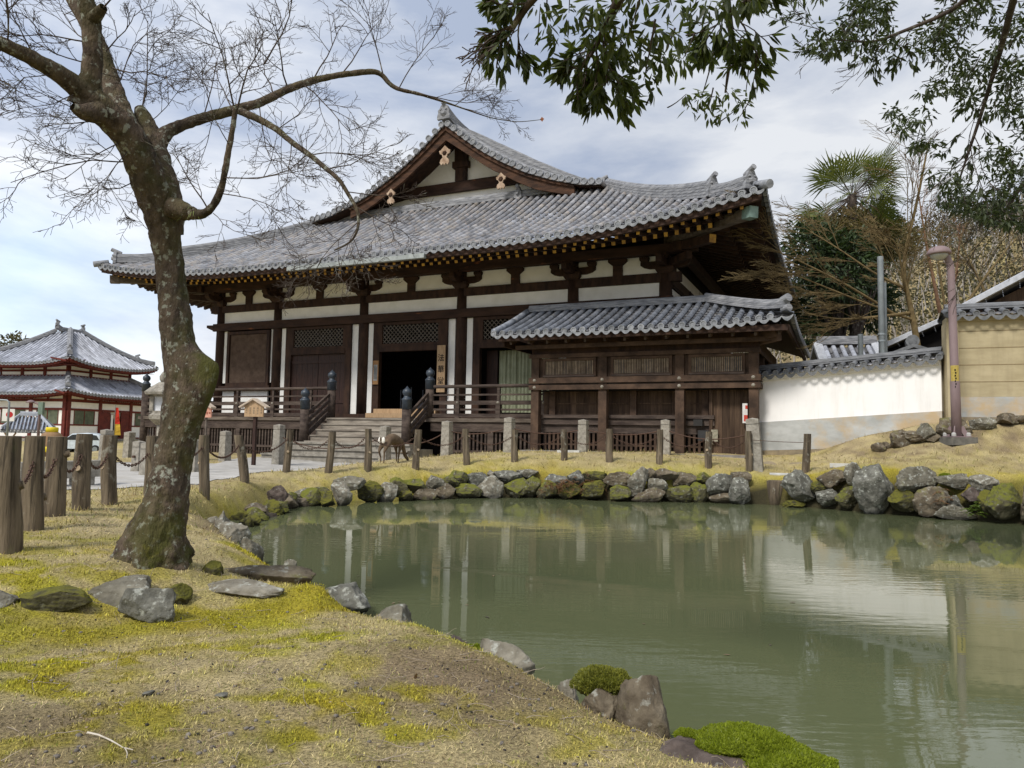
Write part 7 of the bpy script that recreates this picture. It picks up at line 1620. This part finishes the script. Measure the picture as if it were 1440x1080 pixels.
# top centre, close to the viewer
for px, py, Y, sp, n in [(690, 8, 3.5, 12, 3), (724, 14, 3.4, 20, 9), (760, 18, 3.4, 26, 14), (800, 30, 3.3, 28, 20), (768, 50, 3.5, 22, 12), (785, 66, 3.5, 14, 7), (773, 92, 3.5, 9, 5), (835, 20, 3.3, 30, 22), (845, 55, 3.3, 30, 26), (870, 30, 3.2, 30, 24), (880, 70, 3.3, 32, 30), (905, 90, 3.35, 30, 28), (920, 55, 3.3, 30, 24), (930, 95, 3.4, 26, 20), (905, 125, 3.4, 20, 12), (918, 135, 3.4, 14, 7), (950, 60, 3.5, 28, 18), (960, 95, 3.8, 24, 18), (820, 60, 3.4, 22, 13), (850, 85, 3.4, 18, 10), (975, 25, 3.4, 30, 20), (1000, 15, 3.3, 30, 20), (1030, 12, 3.2, 30, 22), (1055, 5, 3.2, 22, 12), (1010, 45, 3.6, 24, 14), (985, 65, 3.9, 22, 16), (945, 20, 3.4, 28, 18), (900, 5, 3.2, 30, 22), (1120, 3, 4.2, 20, 9), (740, -5, 3.4, 26, 16), (700, -6, 3.4, 20, 8)]: cluster(px, py - 12, Y, sp * .9, int(n * 1.2), .080, LP, LD, LS)
for px, py, n in [(965, 132, 14), (985, 140, 18), (1005, 135, 18), (1025, 132, 16), (1045, 145, 14), (995, 155, 16), (970, 150, 12), (1020, 155, 12), (1040, 165, 8), (1048, 135, 6)]: cluster(px, py, 4.6, 14, n, .072, LP, LD, LS)
# right hand crown, farther off
import itertools
for k_ in range(2300):
    x = rs.uniform(1130, 1470); y = rs.uniform(-40, 345)
    # outline of the crown as seen: hangs lower to the right
    lim = np.interp(x, [1130, 1180, 1220, 1250, 1290, 1320, 1360, 1400, 1440, 1480], [70, 80, 92, 175, 215, 290, 300, 322, 335, 345]); top_ = np.interp(x, [1130, 1160, 1260, 1300], [15, -30, -40, -40])
    if y > lim or y < top_: continue
    n_ = mnoise.fractal(Vector((x * .012, y * .014, 3.3)), 1, 2, 3)
    hole = mnoise.noise(Vector((x * .02 + 7, y * .025, 1)))
    if n_ < -.26 or hole < -.24: continue
    if y < 150 and 1255 < x < 1330 and n_ < .12: continue
    cluster(x, y, 7.4 + 1.0 * rs.rand(), 11, 8, .092, LP2, LD2, LS2, drop=.55, twig=rs.rand() < .35)
st2 = {}
PRo = dict(wig=.12, up=-.05, kids=[0, 4, 5], ang=(.4, .9), shrink=(.45, .7), flat=.8, rmin=.003)
for br, L_ in ((bnear, .30), (bnear2, .30), (bleft, .25), (bfar, .9), (bfar2, .8), (bfar3, .8)):
    for k_ in range(5): t = rs.uniform(.45, 1); i = min(len(br) - 2, int(t * (len(br) - 1))); q = br[i] + (br[i + 1] - br[i]) * (t * (len(br) - 1) - i); spray(rs, q, rdir(rs, br[i + 1] - br[i], rs.uniform(.4, 1.0)), L_ * rs.uniform(.6, 1.1), .006, 2, st2, PRo)
for (lv, K), its_ in st2.items():
    if lv > 0: continue
    for pts, _r in its_:
        far = pts[-1][1] > 5.5
        for t in rs.uniform(.3, 1, 5): i = min(K - 2, int(t * (K - 1))); (LP2 if far else LP).append(pts[i] + (pts[i + 1] - pts[i]) * (t * (K - 1) - i)); (LD2 if far else LD).append((pts[-1] - pts[0]) / np.linalg.norm(pts[-1] - pts[0]) + rs.randn(3) * .5 + np.array([0, 0, -.5])); (LS2 if far else LS).append((.11 if far else .09) * rs.uniform(.7, 1.1))
def _seen(p): q = np.array(p) - np.array([0, 0, CAM_H]); z = q @ _f; return 720 + FPX * (q @ CX) / z, 540 - FPX * (q @ CU) / z
_kp = [i for i, p in enumerate(LP2) if (lambda a, b: b < np.interp(a, [1130, 1180, 1220, 1250, 1290, 1320, 1360, 1400, 1440, 1480], [75, 85, 95, 180, 220, 290, 300, 315, 325, 335]))(*_seen(p))]
LP2, LD2, LS2 = [LP2[i] for i in _kp], [LD2[i] for i in _kp], [LS2[i] for i in _kp]
_kp = [i for i, p in enumerate(LP) if p[1] < .8 or _seen(p)[0] > 684]; LP, LD, LS = [LP[i] for i in _kp], [LD[i] for i in _kp], [LS[i] for i in _kp]
leaf_mesh('leaves', np.array(LP) - O0, np.array(LD), np.array(LS), M['oakleaf'], oak, 1.0, rs)['kind'] = 'stuff'
leaf_mesh('leaves', np.array(LP2) - O0, np.array(LD2), np.array(LS2), M['oakleaf2'], oak, 1.0, rs)['kind'] = 'stuff'
V, Fq = tubes_np([(np.array([q[0]]), np.array([q[1]]), 8) for q in it]); np_mesh('trunk', V - O0, Fq, M['twig'], oak, smooth=True)
V, Fq = tubes_np([(np.array([q[0] for q in tws]), np.array([q[1] for q in tws]), 3)] + store_groups(st2)); np_mesh('twigs', V - O0, Fq, M['twig'], oak, smooth=True)['kind'] = 'stuff'

# ------------------------------------------------------------------ trees behind the walls
def crown_leaves(rs, blobs, n, size, shell=.55):
    P_, D_ = [], []
    for c, r_ in blobs:
        k_ = int(n * (r_[0] * r_[2]) / sum(b_[1][0] * b_[1][2] for b_ in blobs)); v = rs.randn(k_, 3); v /= np.linalg.norm(v, axis=1, keepdims=True); rad_ = rs.uniform(shell, 1.06, (k_, 1))
        lump = np.array([1 + .28 * mnoise.noise(Vector(q * 2.2 + np.array(c))) for q in v])[:, None]
        P_.append(np.array(c) + v * rad_ * lump * np.array(r_)); D_.append(v + rs.randn(k_, 3) * .6 + np.array([0, 0, -.2]))
    P_ = np.concatenate(P_); return P_, np.concatenate(D_), size * rs.uniform(.6, 1.3, len(P_))
M['darkleaf'] = leaf_mat('dark_evergreen_leaf', (.055, .085, .030), (.018, .032, .014), .2)
M['oliveleaf'] = leaf_mat('olive_leaf', (.17, .135, .055), (.075, .07, .028), .25)
M['conifer'] = leaf_mat('conifer_leaf', (.12, .10, .045), (.05, .05, .022), .2)
QUAD = (np.array([(-.5, 0, 0), (0, .5, .05), (.5, 0, 0), (0, -.5, -.05)]), np.array([(0, 1, 2, 3)]))
def leafy_tree(name, base, blobs, n, size, mt, label, trunk_r=.25, seed=1, cat='tree', template=None):
    rs = np.random.RandomState(seed); o = empty(name, tuple(base), 0, label, cat); b = np.array(base)
    P_, D_, S_ = crown_leaves(rs, [(np.array(c), r_) for c, r_ in blobs], n, size); cr_ = leaf_mesh('crown', P_ - b, D_, S_, mt, o, 1.5, rs, template or (LEAF_V, LEAF_F)); cr_['kind'] = 'stuff'
    its = [(np.array([b * (1 - t) + (np.array(blobs[0][0]) + np.array([0, 0, blobs[0][1][2] * .5])) * t + np.array([.15 * math.sin(4 * t), .1 * math.sin(3 * t), 0]) for t in np.linspace(0, 1, 12)]), np.linspace(trunk_r, trunk_r * .25, 12))]
    for c, r_ in blobs:
        for k_ in range(3): c2 = np.array(c) + rs.randn(3) * np.array(r_) * .4; s0 = b * .5 + np.array(blobs[0][0]) * .5; its.append((np.array([s0 * (1 - t) + c2 * t + np.array([0, 0, .3 * math.sin(math.pi * t)]) for t in np.linspace(0, 1, 12)]), np.linspace(trunk_r * .45, .02, 12)))
    V, Fq = tubes_np([(np.array([q[0] for q in its]), np.array([q[1] for q in its]), 7)]); np_mesh('trunk', V - b, Fq, M['twig'], o, smooth=True); return o
def blobpx(l_): return [(at(x, y, Y), (w_ * Y / FPX, w_ * Y / FPX * .8, h * Y / FPX)) for x, y, Y, w_, h in l_]
leafy_tree('broadleaf_tree', (14.3, 33, 1.3), blobpx([(1185, 375, 29.5, 52, 50), (1140, 350, 29.5, 36, 42), (1225, 330, 34, 45, 45), (1150, 430, 32, 50, 40), (1205, 425, 33, 50, 45), (1185, 335, 34, 52, 30), (1130, 470, 31, 30, 20)]), 13000, .30, M['darkleaf'], 'dense dark evergreen tree behind the side building roof, below the palm', .28, 3)
leafy_tree('shrubby_tree', (14.2, 30.3, 1.3), blobpx([(1205, 335, 30.3, 48, 26), (1245, 338, 30.3, 42, 28), (1165, 326, 30.3, 34, 18), (1198, 312, 30.4, 26, 20)]), 4500, .22, M['oliveleaf'], 'olive brown leafy tree around the palm trunk, above the dark evergreen', .15, 5)
# palm
pb = at(1196, 300, 31.0); pt = at(1198, 276, 31.0); palm = empty('palm_tree', (pb[0], pb[1], 1.3), 0, 'fan palm rising above the other trees right of the temple roof', 'palm'); B0 = np.array(palm.location)
m2 = MB(); m2.smooth = True; m2.tube([(0, 0, 0), (.05, 0, (pt[2] - 1.3) * .6), tuple(pt - B0)], [.16, .15, .2], 10); m2.build('trunk', [M['twig']], palm)
rs = np.random.RandomState(12); FV, FFc, fr_ = [], [], []
for k_ in range(46):
    a = rs.uniform(0, 6.28); el = rs.uniform(-1.0, 1.25); d = np.array([math.cos(a) * math.cos(el), math.sin(a) * math.cos(el), math.sin(el)]); L_ = rs.uniform(1.2, 2.1); c0 = pt - B0; c1 = c0 + d * L_ * .8 + np.array([0, 0, -.15])
    s_ = np.cross(d, [0, 0, 1.]); s_ /= np.linalg.norm(s_) + 1e-6; n_ = np.cross(s_, d); ro_ = rs.uniform(-1.0, 1.0); s_, n_ = s_ * math.cos(ro_) + n_ * math.sin(ro_), n_ * math.cos(ro_) - s_ * math.sin(ro_); v0 = rs.uniform(.2, 1) if el > -.2 else rs.uniform(0, .3)
    fr_.append((np.array([c0 * (1 - t) + c1 * t for t in np.linspace(0, 1, 5)]), np.full(5, .018)))
    for j in range(19):
        b_ = (j - 9) / 9 * 1.35; fd = d * math.cos(b_) + s_ * math.sin(b_); l_ = rs.uniform(.75, 1.0) * 1.5; e_ = c1 + fd * l_ + np.array([0, 0, -.22 * rs.rand() - (.1 if el < 0 else 0)]); md_ = c1 + fd * l_ * .55 + n_ * .02; w_ = np.cross(fd, n_) * .038; o_ = len(FV)
        FV += [c1, md_ - w_, e_, md_ + w_]; FFc.append((o_, o_ + 1, o_ + 2, o_ + 3))
vals = np.repeat(rs.rand(len(FV) // 4), 4); fo = np_mesh('fronds', np.array(FV), np.array(FFc), leaf_mat('palm_leaf', (.17, .185, .055), (.065, .085, .03), .25), palm, vals={'rnd': vals}); fo['kind'] = 'stuff'
V, Fq = tubes_np([(np.array([q[0] for q in fr_]), np.array([q[1] for q in fr_]), 4)]); np_mesh('stalks', V, Fq, M['oliveleaf'] if False else M['twig'], palm)
# bare golden trees
M['goldtwig'] = mat('golden_twig', (.21, .155, .075), (.11, .08, .04), 5, .9, spec=.1)
M['redtwig'] = mat('reddish_twig', (.26, .155, .095), (.15, .085, .055), 5, .9, spec=.1)
def bare_tree(name, limbs_, mts, label, seed, pr, lv=3, n_sp=9, Lf=.5):
    rs = np.random.RandomState(seed); b = at(*limbs_[0][0][0][:3]); o = empty(name, tuple(b), 0, label, 'tree'); its = []; store = {}
    for pts, r0, r1 in limbs_:
        P_ = np.array([at(*q) for q in pts]); K = 14; tt = np.linspace(0, 1, len(P_)); Q = np.stack([np.interp(np.linspace(0, 1, K), tt, P_[:, k_]) for k_ in range(3)], 1)
        for _ in range(2): Q[1:-1] = .25 * Q[:-2] + .5 * Q[1:-1] + .25 * Q[2:]
        its.append((Q, np.linspace(r0, r1, K))); L_ = np.linalg.norm(np.diff(Q, axis=0), axis=1).sum()
        for k_ in range(n_sp):
            t = rs.uniform(.30, 1); i = min(K - 2, int(t * (K - 1))); q = Q[i] + (Q[i + 1] - Q[i]) * (t * (K - 1) - i); spray(rs, q, rdir(rs, Q[i + 1] - Q[i], rs.uniform(.25, .75)), L_ * Lf * rs.uniform(.6, 1.1), max(.006, r1 * .8), lv, store, pr)
    V, Fq = tubes_np([(np.array([q[0] for q in its]), np.array([q[1] for q in its]), 8)]); np_mesh('trunk', V - b, Fq, mts[0], o, smooth=True)
    V, Fq = tubes_np(store_groups(store)); np_mesh('twigs', V - b, Fq, mts[1], o)['kind'] = 'stuff'; return o
PRg = dict(wig=.07, up=.0, kids=[0, 4, 5, 4], ang=(.2, .55), shrink=(.45, .7), flat=.6, rmin=.0055)
bare_tree('golden_tree', [([(1292, 500, 24), (1285, 450, 24), (1275, 410, 24), (1266, 370, 24), (1285, 310, 23.8), (1300, 230, 23.5), (1306, 200, 23.4)], .11, .02), ([(1284, 450, 24), (1255, 440, 23.7), (1200, 420, 23.2), (1140, 395, 22.8), (1075, 372, 22.4)], .05, .012), ([(1272, 405, 24), (1230, 385, 24.3), (1180, 350, 24.5), (1130, 320, 24.8)], .05, .012), ([(1280, 440, 24), (1240, 445, 23.4), (1180, 450, 23), (1130, 440, 22.6)], .06, .012), ([(1268, 380, 24), (1275, 420, 23.6), (1262, 340, 23), (1240, 330, 22.6)], .05, .012), ([(1255, 440, 23.7), (1190, 400, 23), (1120, 365, 22.4), (1085, 350, 22.2)], .05, .012)], (M['goldtwig'], M['goldtwig']), 'bare tree with long golden twigs reaching left over the side building, behind the white wall', 21, PRg, 3, 8, .36)
bare_tree('golden_tree', [([(1395, 440, 30), (1385, 410, 30), (1365, 370, 30), (1350, 340, 30)], .08, .015), ([(1350, 440, 29), (1385, 390, 29), (1420, 345, 29), (1445, 320, 29)], .07, .015), ([(1330, 440, 31), (1324, 400, 31), (1318, 360, 31), (1326, 325, 31)], .06, .015), ([(1400, 430, 29), (1430, 390, 28), (1460, 350, 28)], .06, .015)], (M['goldtwig'], M['goldtwig']), 'spreading bare tree with tawny twigs above the ochre wall, right of the lamp head', 22, dict(PRg, up=.04, rmin=.007), 2, 9, .30)
bare_tree('thin_bare_tree', [([(1322, 440, 33), (1310, 380, 33), (1300, 330, 33), (1290, 260, 33)], .09, .02), ([(1330, 440, 34), (1345, 390, 34), (1350, 330, 34)], .07, .015)], (M['redtwig'], M['redtwig']), 'thin reddish bare tree left of the lamp head, reaching up to the overhanging leaves', 23, dict(PRg, up=.06, rmin=.007), 2, 8, .24)
# far left conifer
leafy_tree('conifer', (-62, 95, .8), blobpx([(20, 492, 95, 20, 22), (10, 525, 95, 28, 20), (42, 506, 95, 16, 12), (-10, 510, 95, 22, 22)]), 2500, .7, M['conifer'], 'brown green tree behind the roof of the distant hall at the left edge', .4, 9)
# wooded hill: reads as one mass
rs = np.random.RandomState(31); hx = rs.uniform(22, 130, 5000); hy = rs.uniform(50, 130, 5000); d2 = ((hx - 75) / 46) ** 2 + ((hy - 100) / 40) ** 2; k_ = d2 < 1.6; hx, hy = hx[k_][:1500], hy[k_][:1500]; hz_ = land(hx, hy); its = []
for x, y, z in zip(hx, hy, hz_): h = rs.uniform(3, 6.5); its.append((np.array([(x, y, z - .3), (x + rs.randn() * .4, y, z + h * .5), (x + rs.randn() * .9, y, z + h)]), np.array([.14, .10, .03])))
V, Fq = tubes_np([(np.array([q[0] for q in its]), np.array([q[1] for q in its]), 4)])
w_ = np_mesh('hillside_trunks', V, Fq, mat('pale_trunks', (.40, .37, .34), (.25, .22, .19), 2, .9)); tag(w_, 'pale slender trunks of the wood on the hillside behind the ochre wall', 'wood', kind='stuff')
sel = rs.choice(len(hx), 1300, replace=False); P_ = []; 
for i in sel: n = 130; P_.append(np.array([hx[i], hy[i], hz_[i] + rs.uniform(1.5, 5)]) + rs.randn(n, 3) * np.array([1.5, 1.5, 1.1]))
P_ = np.concatenate(P_); w_ = leaf_mesh('hillside_foliage', P_, rs.randn(len(P_), 3), rs.uniform(.14, .34, len(P_)), leaf_mat('hill_leaf', (.105, .092, .05), (.05, .05, .026), .2), None, 1.5, rs, QUAD); tag(w_, 'tawny and olive foliage of the wood on the hillside at the right', 'wood', kind='stuff')

# ------------------------------------------------------------------ dead ferns, fern, moss cushions
def clump(name, c, n, L_, mt, label, cat, seed, droop=1.0, spread_=.35, leaf=.02, pinn=False):
    rs = np.random.RandomState(seed); P_, D_, S_ = [], [], []; its = []
    for k_ in range(n):
        a = rs.uniform(0, 6.28); d = np.array([math.cos(a), math.sin(a) * .7 - .3, rs.uniform(.1, 1.0)]); d /= np.linalg.norm(d); st = np.array([rs.randn() * spread_, rs.randn() * .05, rs.randn() * .07]); l_ = L_ * rs.uniform(.6, 1.1)
        pts = np.array([st + d * l_ * t + np.array([0, 0, -droop * l_ * .8 * t * t]) for t in np.linspace(0, 1, 7)]); its.append((pts, np.linspace(.005, .002, 7)))
        for t in np.linspace(.2, 1, 12):
            q = st + d * l_ * t + np.array([0, 0, -droop * l_ * .8 * t * t]); s_ = np.cross(d, [0, 0, 1.])
            for sg in (-1, 1): P_.append(q); D_.append(s_ * sg + d * .5 + rs.randn(3) * .2); S_.append(leaf * (1.1 - t * .6) * rs.uniform(.7, 1.2))
    o = leaf_mesh(name, np.array(P_), np.array(D_), np.array(S_), mt, None, 1, rs); o.location = c; return tag(o, label, cat)
M['deadfern'] = leaf_mat('dead_fern', (.25, .13, .06), (.13, .07, .035), .2)
for k_, (x, y, sp, lb) in enumerate(((778, 684, .18, 'left part of the dry brown fern clump hanging over the pond bank stones'), (805, 680, .19, 'middle and thickest dry brown fern clump hanging over the pond bank'), (838, 684, .16, 'right wisps of dry brown fern over the pond bank'))):
    clump('dead_fern', at(x, y, 17.35), 26, .32, M['deadfern'], lb, 'dead fern', 40 + k_, spread_=sp, leaf=.065)
clump('dead_fern', at(1330, 702, 14.4), 14, .25, M['deadfern'], 'dry brown fern wisps between the bank stones below the street lamp', 'dead fern', 45, spread_=.12, leaf=.05)
clump('fern', at(1376, 716, 14.0), 24, .26, leaf_mat('fern_leaf', (.16, .22, .03), (.06, .10, .02), .3), 'bright green fern in a gap of the pond bank, right of the street lamp', 'fern', 46, droop=.6, spread_=.12, leaf=.075)

def moss_cushion(c, size, label, cols, seed, n=5000, hl=.016):
    """cushion of short upright shoots over a rounded pad"""
    rs = np.random.RandomState(seed); V, Fc = ICO4; o_ = rs.rand(3) * 40
    nz = np.array([mnoise.fractal(Vector(v * 2.0 + o_), 1, 2, 3) for v in V]); Vs = V * (1 + .24 * nz)[:, None]; Vs = Vs * np.array(size) / 2
    m_ = mat('moss_pad', tuple(q * .8 for q in cols[0]), tuple(q * .5 for q in cols[1]), 30, .95, .8, 60)
    o = np_mesh('moss_cushion', Vs, Fc, m_, smooth=True); o.location = c
    f_ = Fc[rs.randint(0, len(Fc), n * 2)]; b_ = rs.dirichlet((1, 1, 1), n * 2); P_ = (Vs[f_] * b_[:, :, None]).sum(1); nn = P_ / (np.array(size) / 2) ** 2; nn /= np.linalg.norm(nn, axis=1, keepdims=True); k_ = nn[:, 2] > -.1; P_, nn = P_[k_][:n], nn[k_][:n]
    sh = leaf_mesh('moss_shoots', P_, nn + rs.randn(len(P_), 3) * .35, hl * rs.uniform(.6, 1.4, len(P_)), leaf_mat('moss_leaf', cols[0], cols[1], .3), o, 2, rs, (np.array([(-.22, 0, 0), (.22, 0, 0), (.1, .8, 0), (-.1, .8, .05)]), np.array([(0, 1, 2, 3)]))); sh['kind'] = 'stuff'
    return tag(o, label, 'moss')
GR = ((.265, .315, .022), (.13, .165, .014)); OL = ((.25, .25, .04), (.12, .13, .03))
def mp(px, py, Y): return at(px, py, Y)
moss_cushion(mp(1045, 1050, 2.98), (.38, .28, .12), 'largest bright green moss cushion on the flat brown slab at the bottom', GR, 51, 9000, .011); moss_cushion(mp(1105, 1078, 2.86), (.36, .3, .12), 'lower right bright moss cushion cut by the bottom edge of the photo', GR, 52, 8000, .011); moss_cushion(mp(968, 1036, 3.05), (.10, .09, .045), 'smallest bright moss tuft, left on the flat brown slab', GR, 53, 2500, .010); moss_cushion(mp(1085, 1058, 2.93), (.2, .2, .11), 'middle bright moss hump between the two big cushions on the brown slab', GR, 58, 5000, .011)
moss_cushion(mp(848, 964, 3.6), (.25, .22, .15), 'round olive green moss mound on the squat stone at the shore', OL, 54, 7000, .015); moss_cushion(mp(662, 922, 4.28), (.24, .17, .10), 'bright yellow green moss cap on the left of the lichen covered stone', GR, 55, 6000, .012); moss_cushion(mp(1003, 668 - 8, 14.4) if False else mp(1329, 671, 14.75), (.24, .12, .14), 'small yellow green moss patch on the bank stone below the street lamp', GR, 56, 1500, .02)
# ------------------------------------------------------------------ turf: blades, straw and litter over the ground (uncountable)
rs = np.random.RandomState(77)
def polar(n, r0, r1, a0, a1):
    r_ = r0 * (r1 / r0) ** rs.rand(n); a = rs.uniform(rad(a0), rad(a1), n); return r_ * np.sin(a), r_ * np.cos(a)
BL = (np.array([(-.5, 0, 0), (.5, 0, 0), (-.42, .55, .10), (.42, .55, .10), (-.15, 1, -.05), (.15, 1, -.05)]), np.array([(0, 1, 3, 2), (2, 3, 5, 4)]))
def turf(name, n, r0, r1, h, w_, label, lay, seed_c):
    x, y = polar(n, r0, r1, -43, 43); z = ground(x, y); d = pond_sd(x, y); moss, soil = cover(x, y)
    keep = (z > .10) & (d > np.where((y < 9) & (x < 4), -.05, .42)) & (rs.rand(n) > soil * .75) & ~inside(PATH, x, y); x, y, z, moss, soil = x[keep], y[keep], z[keep], moss[keep], soil[keep]
    n = len(x); r_ = np.hypot(x, y); sc_ = np.clip(r_ / 3.0, .7, 6) ** .62
    pitch = np.where(rs.rand(n) < moss * .8, rs.uniform(.7, 1.5, n), rs.uniform(.05, .9, n) * (1 - lay) + lay * rs.uniform(0, .35, n)); R_ = rotz(rs.uniform(0, 2 * np.pi, n)) @ rotx(pitch)
    L_ = h * rs.uniform(.5, 1.4, n) * sc_ * np.where(moss > .5, .55, 1.0); W_ = w_ * rs.uniform(.6, 1.3, n) * sc_ * np.where(moss > .5, 1.3, 1)
    pos = np.stack([x, y, z - .002 + .004 * rs.rand(n)], 1); V, Fq = scatter(BL[0], BL[1], pos, R_, np.stack([W_, L_, L_ * .6], 1))
    c = ground_colour(x, y); pal = rs.rand(n)[:, None]; straw = np.array([.46, .38, .19]); br_ = np.array([.20, .13, .07])
    m1 = (moss < .5)[:, None]; c = np.where(m1 & (pal < .34), straw * rs.uniform(.75, 1.2, (n, 1)), c); c = np.where(m1 & (pal > .93), br_, c); c = c * rs.uniform(.5, 1.45, (n, 1)); c = np.where((pal > .34) & (pal < .44), np.array([.17, .20, .035]), c)
    o = np_mesh(name, V, Fq, M['blade'], vals={'col': np.concatenate([np.repeat(c, 6, 0), np.ones((n * 6, 1))], 1)}); return tag(o, label, 'grass', kind='stuff')
M['blade'] = attr_mat('grass_blade', 'col', amp=0, rough=.8)
turf('dry_grass', 125000, 1.7, 8.5, .018, .0023, 'dry straw and yellow moss covering the near shore', .45, 1)
turf('lawn_grass', 60000, 8.0, 26, .030, .0035, 'short dry grass of the lawn round the pond', .3, 2)
# moss shoots, thick where the moss is
def moss_fuzz(n):
    x, y = polar(n, 1.7, 8.5, -43, 43); z = ground(x, y); d = pond_sd(x, y); moss, soil = cover(x, y); f_ = vnoise(x * 9, y * 9, 61, 3); keep = (z > .08) & (d > -.05) & (rs.rand(n) < moss * np.clip((f_ - .36) * 5, 0, 1)); x, y, z, f_ = x[keep], y[keep], z[keep], f_[keep]; n = len(x); sc_ = np.clip(np.hypot(x, y) / 3, .7, 3) ** .6
    c = ground_colour(x, y) * rs.uniform(.6, 1.5, (n, 1)) * np.array([1.05, 1.12, .9]); R_ = rotz(rs.uniform(0, 6.28, n)) @ rotx(rs.uniform(.5, 1.6, n)); L_ = .0075 * rs.uniform(.6, 1.5, n) * sc_ * (.6 + 1.0 * (f_ - .36) / .3)
    V, Fq = scatter(BL[0], BL[1], np.stack([x, y, z], 1), R_, np.stack([.0042 * sc_ * rs.uniform(.6, 1.3, n), L_, L_ * .5], 1)); tag(np_mesh('moss_carpet', V, Fq, M['blade'], vals={'col': np.concatenate([np.repeat(c, 6, 0), np.ones((n * 6, 1))], 1)}), 'yellow green moss carpet in patches on the near shore', 'moss', kind='stuff')
moss_fuzz(190000)
# litter
def litter(name, n, r0, r1, mt, size, label, cat, tmpl, flat=True, thick=.5, dens=None):
    x, y = polar(n, r0, r1, -42, 42); z = ground(x, y); d = pond_sd(x, y); moss, soil = cover(x, y); cl = np.clip((vnoise(x * 3, y * 3, int(size * 1e4), 3) - .42) * 5, .06, 1); keep = (z > .15) & (d > .05) & (rs.rand(n) < cl * (.35 + soil * .9) * (1 - .5 * moss)) & ~inside(PATH, x, y); x, y, z = x[keep], y[keep], z[keep]; n = len(x)
    R_ = rotz(rs.uniform(0, 6.28, n)) @ rotx(rs.randn(n) * .3); s_ = size * rs.uniform(.5, 1.3, n); V, Fq = scatter(tmpl[0], tmpl[1], np.stack([x, y, z + size * .25], 1), R_, np.stack([s_, s_ * rs.uniform(.7, 1.2, n), s_ * thick], 1))
    o = np_mesh(name, V, Fq, mt, vals={'rnd': np.repeat(rs.rand(n), len(tmpl[0]))}, smooth=not flat); return tag(o, label, cat, kind='stuff')
litter('pellets', 2400, 1.9, 7, mat('dark_pellet', (.040, .034, .030), (.02, .017, .015), 30, .7), .0068, 'dark round droppings and seeds scattered over the near ground', 'litter', ICO1, False, .85)
litter('pebbles', 3200, 1.9, 9, mat('litter_pebble', (.23, .205, .175), (.10, .088, .078), 50, .9, coord='Object'), .010, 'small pebbles scattered over the near ground', 'pebbles', ICO1, False, .6)
litter('leaf_bits', 9000, 1.8, 8, leaf_mat('leaf_bit', (.38, .29, .19), (.10, .065, .045), .05), .011, 'crumbled brown leaf bits strewn over the near ground', 'litter', QUAD, True, .8)
litter('fallen_leaves', 900, 1.9, 12, leaf_mat('fallen_leaf', (.34, .24, .14), (.15, .08, .05), .1), .034, 'dry fallen leaves scattered over the near ground', 'fallen leaves', (LEAF_V * np.array([1.3, 1, 1]) , LEAF_F), True, .8)
st = {}; pr = dict(wig=.2, up=0, kids=[0, 2], ang=(.4, .9), shrink=(.3, .6), flat=.15, rmin=.0010); x, y = polar(900, 1.9, 9, -42, 42); z = ground(x, y); ok = (z > .15) & (pond_sd(x, y) > .1) & ~inside(PATH, x, y)
for a, b, c in zip(x[ok], y[ok], z[ok]): an = rs.uniform(0, 6.28); spray(rs, np.array([a, b, c + .008]), np.array([math.cos(an), math.sin(an), .02]), rs.uniform(.04, .16), .0018, int(rs.rand() < .3), st, pr)
V, Fq = tubes_np(store_groups(st)); tag(np_mesh('dry_twigs', V, Fq, mat('dry_twig', (.36, .30, .23), (.2, .16, .12), 20, .9)), 'thin dry twigs and stalks lying over the near ground', 'twigs', kind='stuff')
q = at_h(160, 1040, .44); st = {}; spray(np.random.RandomState(3), np.array([q[0] - .12, q[1] + .06, gz(q[0], q[1]) + .012]), np.array([1, -.55, .0]), .26, .0042, 1, st, dict(pr, wig=.12)); V, Fq = tubes_np(store_groups(st)); tag(np_mesh('pale_twig', V, Fq, mat('bleached_twig', (.55, .50, .42), (.4, .36, .3), 20, .9), smooth=True), 'bleached bent twig lying on the ground at the lower left', 'twig')
for k_, (px, py, lb) in enumerate(((312, 973, 'flat blue grey stone chip on the near ground, centre left'), (208, 970, 'pale rough stone chip left of the flat blue grey one'))):
    q = at_h(px, py, .42); tag(rock('stone_chip', (q[0], q[1], gz(q[0], q[1]) + .008), (.055, .04, .018), 820 + k_, 3, rz=.4), lb, 'stone')
# leaves and specks floating on the pond
n = 260; x = rs.uniform(-3.5, 9, n); y = rs.uniform(4, 17.5, n); d = pond_sd(x, y); k_ = (d < -.12) & (rs.rand(n) < np.clip(.22 + np.exp(d / .8), 0, 1)); x, y = x[k_], y[k_]; n = len(x)
V, Fq = scatter(LEAF_V * np.array([1.2, 1, .25]), LEAF_F, np.stack([x, y, np.full(n, .006)], 1), rotz(rs.uniform(0, 6.28, n)), .055 * rs.uniform(.4, 1.2, n)); tag(np_mesh('floating_leaves', V, Fq, leaf_mat('floating_leaf', (.24, .17, .10), (.07, .055, .04), .05), vals={'rnd': np.repeat(rs.rand(n), len(LEAF_V))}), 'scattered dead leaves floating on the pond', 'leaves', kind='stuff')
